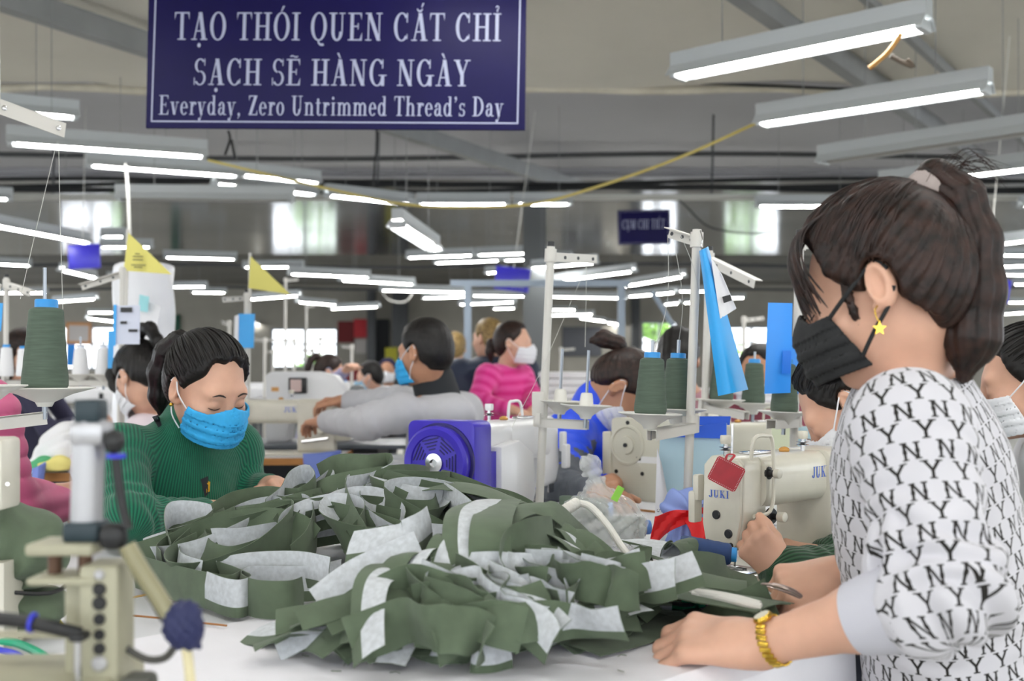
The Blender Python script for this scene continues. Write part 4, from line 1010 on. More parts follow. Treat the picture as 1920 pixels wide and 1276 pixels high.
# machine operator behind the sweatshirt woman
hd10 = Head(P(1590, 757, 2.3), 158, 42, 0)
r10, f10 = person('seated machine operator with white mask and dark green knit cuffs sewing at the nearest machine', hd10, P(1690, 820, 2.42), V3(1.04, 2.17, .5), 140,
    (V3(.93, 2.52, .96), V3(.72, 2.28, .96)), (P(1690, 1050, 2.25), P(1650, 1075, 2.02)), (P(1545, 1052, 2.06), P(1466, 1076, 1.93)), cloth=rib_mat('dark_green_knit', '2c5638', '17331f', .009, 0), hair=M_hair, anchor=(0, -.9, .35), hair_kw=dict(thick=.012),
    hands=[dict(d=(-.85, .2, .15), n_=(.1, -.5, .85), curl=(.5, .9, .9, .9, .9), L=.16), dict(d=(-.60, .15, .70), n_=(-.45, -.75, .1), curl=(.5, .95, 1.0, 1.05, 1.1), L=.150, thumb=(-.4, .5, .75))],
    mask=M_mask_w, mask_kw=dict(side=-1), uv=True, sl=.055, fl=.052, fold=.004, h=.0036, sleeve_t=(.9, .95))
strands('combed_strands', hd10, f10['hair'], (0, -.10, .045), 160, M_hair, r10, 9, .0012, span=3.4, front=.05)
# worker at the right edge
hd11 = Head(P(1926, 714, 2.5), 160, 14, 0)
r11, f11 = person('worker with pulled-back black hair and white mask cut by the right edge', hd11, P(1990, 805, 2.58), V3(1.32, 2.65, .5), 150,
    (V3(1.33, 2.74, .96), V3(1.17, 2.46, .96)), (V3(1.30, 2.75, .75), V3(1.12, 2.40, .75)), (V3(1.1, 2.9, .84), V3(.98, 2.6, .84)), cloth=mat('white_top', 'd9d9de', .9), hair=M_hair, anchor=(0, -.9, .3), hair_kw=dict(thick=.013),
    locks=[('hair_bun', [(0, -.10, .03), (0, -.125, .03), (0, -.13, .0)], [.03, .036, .03])], mask=M_mask_w, mask_kw=dict(side=-1), h=.0048)
strands('combed_strands', hd11, f11['hair'], (0, -.10, .03), 160, M_hair, r11, 11, .0012, span=3.4, front=.05)
MB().sphere(hd11.w(-.086, .0, -.038), .004, 8).build('earring', M_gold, r11, world=True)
# masked face between the cones
hd12, r12, f12 = simple('masked worker facing the camera between olive thread cones', P(1424, 706, 4.3), -120, 6, P(1435, 760, 4.36), V3(.98, 4.5, .5), -110,
    (V3(.80, 4.38, 1.0), V3(1.12, 4.38, 1.0)), (V3(.76, 4.3, .76), V3(1.15, 4.3, .76)), (V3(.85, 4.05, .85), V3(1.05, 4.05, .85)), cloth=mat('dark_rose_top', '8c4a58', .9), hair=M_hair, mask=M_mask_w, skin=M_skin_tan)
# pink quilted jacket cut by the left edge
def quilt(p): return 0
M_puff = mat('pink_quilted_nylon', 'd0628c', .55)
hdp = Head(P(-140, 650, 2.5), 20, 20, 0)
r4, f4 = person('worker in pink quilted jacket cut by the left edge', hdp, P(-105, 715, 2.45), V3(-1.23, 2.50, .50), 30,
    (V3(-1.115, 2.34, 1.045), V3(-1.32, 2.60, 1.0)), (P(-16, 955, 2.40), V3(-1.35, 2.65, .74)), (V3(-1.06, 2.66, .83), V3(-1.15, 2.80, .83)), cloth=M_puff, cloth_name='quilted_jacket', hair=M_hair_b, sl=.088, fl=.055, wd=1.05, dp=1.2, fold=0.0001, h=.008, hb=.006,
    disp=lambda p: -.009*np.sqrt(np.abs(np.sin(p[:, 2]*72+.4*np.sin(p[:, 0]*20))))+.006)
# far workers
hdA, rA, fA = simple('dark-haired worker in black jacket and pale mask far behind the grey jacket', P(692, 706, 9.0), 175, 15, P(706, 742, 9.05), V3(-1.05, 9.1, .5), 170, (V3(-.98, 9.25, .9), V3(-1.05, 8.9, .9)), (V3(-1.1, 9.25, .7), V3(-1.2, 8.85, .7)), (V3(-1.3, 9.2, .84), V3(-1.4, 8.9, .84)),
    cloth=mat('black_jacket', '16181b', .8), hair=M_hair, mask=mat('pale_blue_mask', '9cc4dc', .8), sl=.065, fl=.055, wd=1.2)
hdB, rB, fB = simple('far worker with dark violet headscarf and white mask facing the camera', P(727, 694, 11.0), -95, 5, P(729, 735, 11.05), V3(-1.2, 11.2, .5), -95, (V3(-1.37, 11.05, .88), V3(-1.02, 11.05, .88)), (V3(-1.4, 10.95, .7), V3(-.99, 10.95, .7)), (V3(-1.3, 10.7, .84), V3(-1.08, 10.7, .84)),
    cloth=mat('grey_top', '55585f', .9), hair=mat('violet_scarf', '2a2744', .9), mask=M_mask_w, skin=M_skin_tan)
hdC, rC, fC = simple('far brown-haired worker with blue mask bent forward near the windows', P(618, 696, 8.2), 10, 25, P(606, 728, 8.25), V3(-1.5, 8.35, .5), 10, (V3(-1.36, 8.05, .92), V3(-1.40, 8.45, .92)), (P(628, 715, 7.9), V3(-1.2, 8.5, .75)), (P(646, 695, 7.8), V3(-1.1, 8.3, .84)),
    cloth=mat('lilac_top', '9a97b8', .9), hair=M_hair_b, mask=M_mask_b, locks=PT)
hdD, rD, fD = simple('far worker with long brown hair behind the large thread cone at left', P(48, 655, 6.5), 10, 12, P(38, 705, 6.55), V3(-2.82, 6.6, .5), 10, (V3(-2.75, 6.4, 1.02), V3(-2.78, 6.8, 1.02)), (V3(-2.6, 6.38, .8), V3(-2.65, 6.85, .8)), (V3(-2.4, 6.4, .85), V3(-2.45, 6.7, .85)),
    cloth=mat('dark_violet_top', '3b3a52', .9), hair=M_hair_b, hair_kw=dict(ear_free=False, low=-.14), locks=[('long_hair', [(0, -.05, .03), (0, -.075, -.05), (0, -.08, -.14), (0, -.08, -.22)], [.065, .06, .05, .03])])
hdE, rE, fE = simple('far worker in white with blond tied hair left of the navy jacket', P(853, 652, 8.6), 95, 5, P(852, 690, 8.6), V3(-.43, 8.6, .70), 95, (V3(-.26, 8.6, 1.06), V3(-.61, 8.6, 1.06)), (V3(-.22, 8.6, .8), V3(-.65, 8.6, .8)), (V3(-.3, 8.8, .8), V3(-.6, 8.8, .8)),
    cloth=mat('white_top', 'd9d9de', .9), hair=M_hair_l, anchor=(0, -.9, .4), legs='stand')
# ---------------------------------------------------------------- tables
def TN(t, n, z): return TV*t+NV*n+Vector((0, 0, z))
M_lam = mat('grey_laminate', 'd6d7db', .4, noise=.03, nscale=6); M_wood = mat('wood_edge', 'b07a42', .55, noise=.15, nscale=8, stretch=(1, 1, 6)); M_leg = mat('table_leg_paint', '8f9496', .5)
M_cloth = mat('white_cloth', 'e9e8ee', .85, noise=.02, nscale=10, bump=.25, bscale=25)
ANG = math.pi/4
def work_table(label, c, rz, lx, ly, z=TZ, top=None, edge=None, legs=True, group=None):
    t = thing('work_table', label, 'table', (c[0], c[1], 0), rz, group)
    MB().box((0, 0, z-.0135), (lx, ly, .025), bev=.002).build('tabletop', top or M_lam, t)
    e = edge or M_lam
    for sy in (-1, 1): MB().box((0, sy*(ly/2+.002), z-.016), (lx+.008, .004, .030)).build('edge_band', e, t)
    for sx in (-1, 1): MB().box((sx*(lx/2+.002), 0, z-.016), (.004, ly, .030)).build('edge_band', e, t)
    if legs:
        for sx in (-1, 1):
            for sy in (-1, 1): MB().box((sx*(lx/2-.06), sy*(ly/2-.06), (z-.03)/2), (.04, .03, z-.03), bev=.004).build('leg', M_leg, t)
            MB().box((sx*(lx/2-.06), 0, .08), (.035, ly-.1, .03)).build('foot_bar', M_leg, t)
    return t
def table_tn(label, t0, t1, n0, n1, **k):
    c = TN((t0+t1)/2, (n0+n1)/2, 0); return work_table(label, c, ANG, t1-t0, n1-n0, **k)
table_tn('white-clothed work table in the foreground', -.15, 1.30, -1.452, -.849)
table_tn('pale table carrying the nearest cream sewing machine', 1.31, 2.35, -1.452, -.99)
table_tn('grey laminate table between the fabric pile and the front cloth', -.15, 1.30, -1.935, -1.458)
table_tn('grey laminate table in front of the green-sweater woman', -.15, 1.30, -2.36, -1.940)
table_tn('grey table carrying the purple-ended sewing machine', 1.31, 2.32, -2.33, -1.458)
table_tn('wood-edged table carrying the plain beige machine', 2.33, 3.3, -2.27, -1.80, z=TZ+.005, edge=M_wood)
table_tn('grey table strip behind the nearest cream machine', 2.36, 3.3, -1.795, -1.458)
# white cloth over the front table, rounded hanging edge along the near side
cl = []
for i in range(41):
    t = -.12+1.62*i/40; row = []
    for j in range(26):
        u = j/25*.78; n = -1.448+u; z = TZ+.004+.0018*math.sin(t*23+u*9)*math.sin(u*17+t*5)
        if n > -.835: 
            a = min((n+.835)/.03, math.pi/2); ex = n+.835-.03*math.pi/2
            n2 = -.835+.03*math.sin(a); z = TZ+.004-.03*(1-math.cos(a))-(max(ex, 0)); n = n2+.006*math.sin(t*14)*max(ex, 0)*8
        row.append(TN(t, n, z))
    cl.append(row)
tag(MB().sheet(cl, .002).build('table_cloth', M_cloth), 'white cloth spread over the foreground work table', 'cloth')
# ---------------------------------------------------------------- sewing machines
M_cr = mat('cream_enamel', 'cfcbbd', .35, noise=.02, nscale=40, bump=.08, bscale=900, coat=.2); M_wh = mat('white_enamel', 'e2e2e4', .35, coat=.2); M_be = mat('beige_enamel', 'c6c3b4', .4)
M_pur = mat('purple_plastic', '3a2bb0', .35); M_pur_d = mat('dark_purple', '1c1560', .5); M_blk = mat('black_plastic', '17181a', .45); M_rub = mat('dark_screw', '22252a', .35); M_ink = mat('blue_ink', '3a63c8', .5)
M_lab = mat('white_label', 'e8e8e8', .5); M_yel = mat('yellow_triangle', 'e8c51e', .5)
def rrect(y0, y1, z0, z1, r=.012, n=4):
    o = []
    for (cy, cz, a0) in ((y1-r, z1-r, 0), (y0+r, z1-r, 90), (y0+r, z0+r, 180), (y1-r, z0+r, 270)):
        for k in range(n+1): a = math.radians(a0+90*k/n); o.append((cy+r*math.cos(a), cz+r*math.sin(a)))
    return o
def sewing_machine(label, loc, rz, body, style='std', letters=True, s=1.0, group=None, detail=True, flip=False):
    t = thing('sewing_machine', label, 'sewing machine', loc, rz, group); t.scale = (s, s, s)
    YZ = dict(ux=(0, 1, 0), uy=(0, 0, 1))
    MB().box((.15, 0, .004), (.50, .178, .012), bev=.003).build('bed', body, t)
    MB().box((-.01, 0, .0112), (.10, .10, .003), bev=.001).build('needle_plate', M_chrome, t)
    col_ = MB(); col_.prism(rrect(-.066, .060, .008, .228, .022), .15, (.315, 0, 0), bev=.004, **YZ); col_.build('column', body, t)
    arm = MB(); arm.prism(rrect(-.056, .052, .128, .226, .026), .24, (.14, 0, 0), **YZ); arm.build('arm', body, t)
    hp = [(-.046, .215), (-.036, .226), (.028, .228), (.042, .214), (.044, .10), (.038, .062), (.026, .052), (-.026, .052), (-.036, .062), (-.044, .11)]
    MB().prism(hp, .075, (.0, 0, 0), bev=.005, **YZ).build('head', body, t)
    fp = [(y*.93, .14+(z-.14)*.95) for y, z in hp]
    face = MB().prism(fp, .010, (-.040, 0, 0), bev=.003, **YZ).build('face_plate', body, t)
    for (y, z, r) in ((.010, .118, .0085), (-.017, .085, .0085), (.030, .066, .0048), (-.022, .064, .005)):
        MB().lathe([(r, 0), (r, .003), (r*.8, .0045)], (-.0445, y, z), (-1, 0, 0), 14).build('plug', M_rub, face)
    MB().cyl((0, 0, .015), (0, 0, .055), .0022, n=8).build('needle_bar', M_chrome, t)
    pf = MB().cyl((.0, .014, .02), (.0, .014, .058), .004, n=10); pf.box((0, .006, .016), (.012, .03, .004), bev=.001); pf.box((-.006, -.012, .0145), (.004, .02, .003)); pf.box((.006, -.012, .0145), (.004, .02, .003)); pf.build('presser_foot', M_chrome, t)
    MB().box((-.02, .03, .050), (.03, .006, .03), bev=.002).build('presser_lever', M_chrome, t)
    if detail:
        MB().tube(bez([(-.025, -.052, .222), (-.022, -.058, .262), (.010, -.062, .266), (.028, -.064, .255), (.030, -.066, .17), (.020, -.064, .125), (-.02, -.055, .118)], 5), .0038, 8).build('take_up_guard', body, t)
        tn = MB(); tn.lathe([(.013, 0), (.016, .004), (.008, .006), (.016, .008), (.013, .012), (.006, .012), (.006, .022)], (.03, -.054, .115), (0, -1, 0), 16); tn.build('tension_disc', M_blk, t)
        MB().lathe([(.0085, 0), (.0095, .002), (.0095, .014), (.008, .015)], (.03, -.076, .115), (0, -1, 0), 18).build('tension_knob', body, t)
        MB().tube(bez([(.0, -.052, .10), (.01, -.062, .085), (.004, -.068, .068), (.014, -.066, .08)], 4), .0016, 6).build('thread_spring', M_chrome, t)
        MB().lathe([(.012, 0), (.012, .004), (.007, .005), (.007, .016)], (.03, -.053, .195), (0, -1, 0), 14).build('tension_disc', M_blk, t)
        MB().lathe([(.009, 0), (.009, .010), (.007, .011)], (.03, -.069, .195), (0, -1, 0), 16).build('tension_knob', body, t)
        for (x, y) in ((-.03, .0), (.21, -.02)):
            pm = MB().cyl((x, y, .224), (x, y, .252), .004, n=8); pm.lathe([(.013, 0), (.004, .003), (.013, .006)], (x, y, .238), (0, 0, 1), 14); pm.build('thread_post', M_chrome, t)
            MB().lathe([(.009, 0), (.0105, .004), (.0105, .014), (.0095, .016)], (x, y, .25), (0, 0, 1), 16).build('post_cap', body, t)
        MB().cyl((.02, .02, .224), (.022, .02, .285), .0022, n=8).build('thread_pin', M_chrome, t)
        MB().box((.07, 0, .229), (.07, .03, .006), bev=.002).build('oil_window', M_chrome, t)
        MB().sphere((.165, -.005, .229), (.011, .011, .007), 12).build('oil_sight', mat('amber', 'c08a3e', .2), t)
        MB().lathe([(.028, 0), (.030, .003), (.030, .022), (.026, .026)], (.335, -.068, .115), (0, -1, 0), 28).build('stitch_dial', body, t)
        MB().tube([(.26, -.075, .055), (.37, -.105, .070)], .006, 8).build('reverse_lever', M_chrome, t)
        lv = MB().box((-.035, .058, .165), (.022, .014, .05), bev=.004); lv.box((-.035, .066, .128), (.026, .016, .06), bev=.004); lv.build('knee_lever', body, t)
    if letters:
        mb = MB(); text_mesh(mb, 'JUKI', (.185, -.0562, .175), (1, 0, 0), (0, 0, 1), .062, .022, lift=.0006); tag(mb.build('lettering', M_ink, t, sharp=0), kind='stuff')
        mb = MB(); text_mesh(mb, 'JUKI', (-.0455, .026, .150), (0, -1, 0), (0, 0, 1), .044, .014, lift=.0008); tag(mb.build('lettering', M_ink, t, sharp=0), kind='stuff')
    if style == 'std':
        MB().box((.42, 0, .13), (.07, .115, .15), bev=.012).build('motor_box', M_be if body is not M_wh else M_wh, t)
        MB().box((.40, -.062, .17), (.03, .012, .045), bev=.003).build('control_panel', M_blk, t)
        MB().lathe([(.045, 0), (.052, .006), (.052, .022), (.040, .030)], (.455, 0, .145), (1, 0, 0), 28).build('hand_wheel', body, t)
    elif style == 'purple':
        MB().prism(rrect(-.085, .085, .012, .236, .016), .075, (.425, 0, 0), bev=.003, **YZ).build('motor_cover', M_pur, t)
        MB().prism([(.09, .02), (.09, .15), (-.05, .175), (-.05, -.0)], .012, (.345, .07, 0), ux=(1, 0, 0), uy=(0, 0, 1)).build('side_cover', M_pur, t)
        MB().prism([(.06, .0), (.06, .175), (-.03, .185), (-.10, .15), (-.11, .06), (-.09, .02)], .03, (.29, .075, 0), ux=(1, 0, 0), uy=(0, 0, 1), bev=.004).build('belt_cover', M_wh, t)
        mo = MB().lathe([(.086, 0), (.086, .006), (.078, .008)], (.462, -.0, .146), (1, 0, 0), 40).build('motor_ring', M_pur_d, t)
        wh = MB().lathe([(.078, 0), (.080, .004), (.080, .020), (.074, .026), (.060, .024), (.058, .020), (.020, .021)], (.466, 0, .146), (1, 0, 0), 40).build('hand_wheel', M_pur, t)
        MB().lathe([(.021, 0), (.021, .006), (.009, .007), (.0085, .002)], (.4865, 0, .146), (1, 0, 0), 24).build('hub', M_chrome, wh)
        for g in range(7):
            for q in range(4):
                a = 2*math.pi*g/7; rr = .030+.0072*q; w_ = .008+.0042*q
                c = Vector((.4873, math.cos(a)*rr, .146+math.sin(a)*rr))
                MB().box(c, (.0012, .0028, w_*2), Matrix.Rotation(a, 3, 'X'), 0).build('vent_slot', M_pur_d, wh)
        for (y, z) in ((-.068, .05), (.068, .05)): MB().lathe([(.009, 0), (.009, .003)], (.4615, y, z), (1, 0, 0), 14).build('screw', M_blk, t)
        lb = MB().box((.4632, .06, .050), (.0012, .046, .050)).build('label_plate', M_lab, t)
        MB().box((.4642, .068, .070), (.0008, .018, .006)).build('label_bar', M_blk, lb)
        MB().prism([(-.009, 0), (.009, 0), (0, .015)], .0008, (.4642, .074, .028), (0, 1, 0), (0, 0, 1)).build('warning_triangle', M_yel, lb)
    elif style == 'plate':
        MB().prism(rrect(-.075, .085, -.003, .225, .012), .05, (.415, 0, 0), bev=.003, **YZ).build('end_cover', body, t)
        MB().box((.425, -.088, .12), (.04, .03, .13), bev=.004).build('side_bracket', body, t)
        wh = MB().lathe([(.056, 0), (.056, .004), (.050, .0055), (.047, .004), (.047, .002), (.026, .0025), (.024, .009), (.010, .0095)], (.439, -.022, .15), (1, 0, 0), 36).build('hand_wheel', body, t)
        MB().lathe([(.006, 0), (.006, .003)], (.4485, -.022, .15), (1, 0, 0), 12).build('bolt', M_blk, wh)
        for (y, z) in ((-.058, .075), (.028, .073), (-.02, .212)): MB().lathe([(.0058, 0), (.0058, .002)], (.4395, y, z), (1, 0, 0), 12).build('screw', M_blk, t)
        lb = MB().box((.4402, .045, .112), (.001, .075, .018)).build('label_plate', M_lab, t)
        MB().box((.4411, .016, .114), (.001, .014, .010)).build('label_bar', M_blk, lb)
    return t
j = PZ(1365, 1083, TZ)
juki = sewing_machine('cream sewing machine with blue lettering and red tag, nearest to the camera', tuple(TN(1.71, -1.150, TZ+.002)), ANG, M_cr, s=.94)
sewing_machine('white sewing machine with purple motor end behind the fabric pile', (.065, 3.03, TZ+.002), math.radians(242), M_wh, 'purple', s=1.05)
sewing_machine('plain beige sewing machine with round hand wheel behind the plastic bag', tuple(TN(2.90, -2.03, TZ+.007)), ANG+math.pi+.1, M_be, 'plate', letters=False)
# red leather tag on the nearest machine
rt = thing('leather_tag', 'red leather tag hung on the nearest cream sewing machine', 'tag', tuple(P(1362, 890, 1.93)))
c = P(1362, 888, 1.925); ux = Vector((.80, -.25, -.42)).normalized(); uy = Vector((.40, -.1, .80)).normalized(); uy = (uy-ux*uy.dot(ux)).normalized()
MB().prism(rrect(-.026, .026, -.022, .022, .005), .002, c, ux, uy).build('leather_square', mat('red_leather', 'a51d2b', .5, noise=.1, nscale=60), rt, world=True)
mb = MB(); nn = ux.cross(uy).normalized(); nn = nn if nn.y < 0 else -nn
for k in range(56):
    q = k/56*4; sd = int(q); u = q-sd; p = [(-.0235+.047*u, -.0195), (.0235, -.0195+.039*u), (.0235-.047*u, .0195), (-.0235, .0195-.039*u)][sd]
    mb.box(c+ux*p[0]+uy*p[1]+nn*.0012, (.0014, .0007, .0006))
tag(mb.build('stitching', mat('white_thread', 'e8e4e0', .7), rt, world=True), kind='stuff')
MB().tube(bez([c+uy*.020, P(1368, 865, 1.93), P(1377, 853, 1.945), P(1364, 852, 1.95), P(1361, 866, 1.935), c+uy*.02], 4), .0024, 6, flat=.4).build('loop', mat('red_leather', 'a51d2b', .5), rt, world=True)
# ---------------------------------------------------------------- thread stands and cones
M_pole = mat('stand_paint', 'c9c6bf', .4); M_dish = mat('dish_plastic', 'd9d7d0', .45); M_pin = mat('steel_pin', '8f949a', .3, metal=.8)
M_olive_t = mat('olive_thread', '4c5b4e', .75, noise=.12, nscale=25, stretch=(1, 1, 14)); M_core = mat('blue_core', '2f8fd6', .4); M_white_t = mat('white_thread_cone', 'e4e4e6', .8); M_navy_t = mat('navy_thread', '26406f', .7, noise=.1, nscale=40)
def cone(label, base, up, h, r, m=None, core=None, group=None, tilt=None):
    t = thing('thread_cone', label, 'thread cone', tuple(base), 0, group); ax = Vector(up).normalized()
    n_ = 9; prof = [(r*.93, 0), (r, .006)]
    for k in range(n_+1): prof.append((r*(1-.27*k/n_)+(.0006 if k % 2 else 0), .01+(h-.018)*k/n_))
    prof += [(r*.70, h-.004), (r*.45, h)]
    MB().lathe(prof, (0, 0, 0), ax, 28).build('winding', m or M_olive_t, t)
    MB().lathe([(r*.50, 0), (r*.50, .011*h/.12), (r*.46, .013*h/.12), (r*.30, .013*h/.12), (r*.30, .004)], ax*(h-.002), ax, 20).build('core', core or M_core, t)
    return t
def holder(t, o, ax, r=.055, pin=.14, cup=True):
    ax = Vector(ax); d = MB(); d.lathe([(.012, -.028), (.016, -.02), (r*.55, -.006), (r, .004), (r, .006), (r*.5, -.002), (.012, .0)], o, ax, 30); d.build('dish', M_dish, t, world=True)
    MB().cyl(o, o+ax*pin, .0035, n=8).build('pin', M_pin, t, world=True)
    if cup: MB().lathe([(.017, 0), (.013, .022), (.012, .028), (.006, .029)], o, ax, 14).build('cone_seat', M_dish, t, world=True)
    MB().cyl(o-ax*.028, o-ax*.05, .005, n=8).build('bolt', M_pin, t, world=True)
def stand(label, top, bot, r=.0095, arm=None, cross=None, group=None, cap_=True, base=True):
    top = Vector(top); bot = Vector(bot); t = thing('thread_stand', label, 'thread stand', tuple(bot), 0, group); ax = (top-bot).normalized()
    MB().tube([bot, (bot*.45+top*.55), top], r, 14).build('pole', M_pole, t, world=True)
    if base: MB().lathe([(.03, 0), (.03, .006), (.014, .010), (.014, .03)], bot, ax, 20).build('base_flange', M_pole, t, world=True)
    if cap_: MB().cyl(top-ax*.004, top+ax*.012, r*.92, n=14).build('end_plug', M_blk, t, world=True)
    if arm is not None:
        e = Vector(arm); o = top-ax*.022; d = e-o; L = d.length; x = d.normalized(); z = (ax-x*ax.dot(x)).normalized(); y = z.cross(x); R = Matrix((x, y, z)).transposed()
        am = MB().box(o+d/2+z*.006, (L, .022, .0025), R); am.box(o+d/2-z*.004-y*.0105, (L, .002, .022), R); am.build('top_arm', M_pole, t, world=True)
        for q in (.25, .55, .9): MB().cyl(o+d*q-z*.004-y*.0125, o+d*q-z*.004-y*.009, .0045, n=10).build('thread_eye', M_rub, t, world=True)
        MB().cyl(o-ax*.016, o+ax*.016, r*1.45, n=14).build('clamp', M_pole, t, world=True)
    if cross is not None:
        o, e = Vector(cross[0]), Vector(cross[1]); d = e-o; x = d.normalized(); z = ax; y = z.cross(x).normalized(); R = Matrix((x, y, x.cross(y))).transposed()
        cm = MB().box(o+d/2, (d.length, .026, .0025), R); cm.box(o+d/2-z*.010-y*.012, (d.length, .002, .022), R); cm.box(o+d/2-z*.010+y*.012, (d.length, .002, .022), R); cm.build('cross_arm', M_pole, t, world=True)
        MB().cyl(o-ax*.02, o+ax*.016, r*1.5, n=16).build('clamp', M_pole, t, world=True)
        MB().box(o-y*.016, (.012, .014, .026), R).build('clamp_lug', M_pole, t, world=True)
    return t, ax
def thread(label, pts, m=None, r=.0006, group=None):
    return tag(MB().tube(bez(pts, 4), r, 5).build('thread', m or mat('pale_thread', 'b9bab4', .7), None), label, 'thread', group)
UPV = Vector((.035, 0, 1)).normalized()
# stand with two empty cone seats left of centre-right
d1 = 2.78
s1, a1 = stand('pale thread stand with two empty spool pins in front of the blue jacket', P(1033, 462, d1), PZ(1010, 690+.37*F/d1, TZ), .0102, P(1113, 483, d1+.12), (P(1012, 784, d1), P(1103, 789, d1-.03)))
for (x, y, dd, pn) in ((1050, 755, d1+.02, .133), (1099, 763, d1-.06, .136)):
    holder(s1, P(x, y, dd), a1, .062, pn, False)
    MB().lathe([(.018, 0), (.014, .030), (.012, .034), (.005, .035)], P(x, y, dd), a1, 16).build('cone_seat', M_dish, s1, world=True)
MB().box(P(1009, 757, d1), (.030, .034, .060), bev=.004).build('lug_clamp', M_pole, s1, world=True)
thread('pale thread running from stand arm down past the empty spool pins', [P(1100, 498, d1+.1), P(1098, 600, d1+.05), P(1097, 650, d1-.05)])
thread('slack pale thread slanting down left of the empty thread stand', [P(1100, 498, d1+.1), P(1060, 590, d1+.05), P(1012, 700, d1-.1), P(960, 800, d1-.25)])
# stand with two olive cones at the nearest cream machine
d2 = 2.42
s2, a2 = stand('pale thread stand carrying two olive cones beside the nearest cream machine', P(1307, 430, d2), PZ(1286, 690+.37*F/d2, TZ), .0095, P(1250, 432, d2+.06), (P(1299, 792, d2), P(1222, 806, d2-.1)), cap_=False)
for (x, y, dd, lab, hh) in ((1219, 779, d2-.08, 'front olive thread cone on the stand beside the nearest machine', .116), (1268, 770, d2+.06, 'rear olive thread cone half hidden by the stand pole of the nearest machine', .112)):
    o = P(x, y, dd); holder(s2, o, UPV, .066, .155); cone(lab, o+UPV*.004, UPV, hh, .0335)
thread('thin thread rising from front olive cone to the stand arm', [P(1228, 655, d2-.08), P(1252, 560, d2), P(1252, 440, d2+.05)])
thread('thin thread rising from rear olive cone to the stand arm', [P(1272, 645, d2+.06), P(1280, 560, d2+.03), P(1262, 442, d2+.05)])
thread('thread slanting from the stand arm to its pole', [P(1276, 440, d2), P(1300, 500, d2-.02), P(1312, 560, d2)])
# next stands to the right
d3 = 3.15
s3, a3 = stand('thread stand with two dishes and olive cones behind the hanging blue card', P(1330, 470, d3), PZ(1316, 690+.37*F/d3, TZ), .010, P(1422, 530, d3-.25), (P(1322, 758, d3), P(1400, 772, d3-.1)))
for (x, y, dd, lab) in ((1352, 752, d3-.0, 'olive thread cone behind the lower end of the hanging blue card'), (1412, 758, d3+.08, 'olive thread cone on the stand right of the hanging blue card')):
    o = P(x, y, dd); holder(s3, o, UPV, .066, .15); cone(lab, o+UPV*.004, UPV, .115, .0335)
d4 = 2.75
s4, a4 = stand('thread stand behind the black mask of the sweatshirt woman with one olive cone', P(1500, 440, d4), PZ(1484, 690+.37*F/d4, TZ), .010, P(1560, 450, d4), (P(1492, 784, d4), P(1446, 787, d4-.1)))
o = P(1470, 775, d4-.05); holder(s4, o, UPV, .062, .15); cone('olive thread cone on the dish just left of the black mask', o+UPV*.004, UPV, .115, .0325)
# foreground stand at the left with the big cone
d5 = 1.95
s5, a5 = stand('thread stand at the left edge holding the largest olive cone', P(-60, 470, d5), PZ(-75, 690+.37*F/d5, TZ), .010, P(-10, 540, d5+.1), (P(-66, 790, d5), P(88, 772, d5+.05)))
o = P(84, 732, d5+.04); holder(s5, o, Vector((0, 0, 1)), .084, .215); cone('largest olive thread cone on a wide dish at the left edge', o+Vector((0, 0, .004)), (.02, 0, 1), .142, .039)
holder(s5, P(-22, 728, d5-.1), Vector((0, 0, 1)), .06, .16)
for (pts, lab) in (([P(107, 265, 2.6), P(70, 420, 2.4), P(38, 560, 2.2)], 'left of two pale threads hanging below the unlit bar at upper left'), ([P(110, 265, 2.6), P(113, 420, 2.4), P(118, 580, 2.2)], 'right of two pale threads hanging below the bar at upper left')):
    thread(lab, pts)
# white rail end with bolts at the upper left
rl = thing('thread_rail', 'white perforated thread rail end hanging at the upper left corner', 'rail', tuple(P(60, 230, 2.6)))
a, b = P(-60, 178, 2.5), P(122, 245, 2.7); x = (b-a).normalized(); z = Vector((0, 0, 1)); z = (z-x*z.dot(x)).normalized(); y = z.cross(x); R = Matrix((x, y, z)).transposed()
MB().box((a+b)/2, ((b-a).length, .002, .034), R).box((a+b)/2+z*.017+y*.012, ((b-a).length, .026, .002), R).build('rail', M_pole, rl, world=True)
for q in (.35, .92): MB().lathe([(.006, 0), (.006, .003), (.003, .004)], a+(b-a)*q-y*.001, -y, 12).build('bolt', M_chrome, rl, world=True)
MB().cyl(a+(b-a)*.3, a+(b-a)*.3+Vector((-.1, .2, 1.6)), .004, n=6).build('hanger', M_pole, rl, world=True)
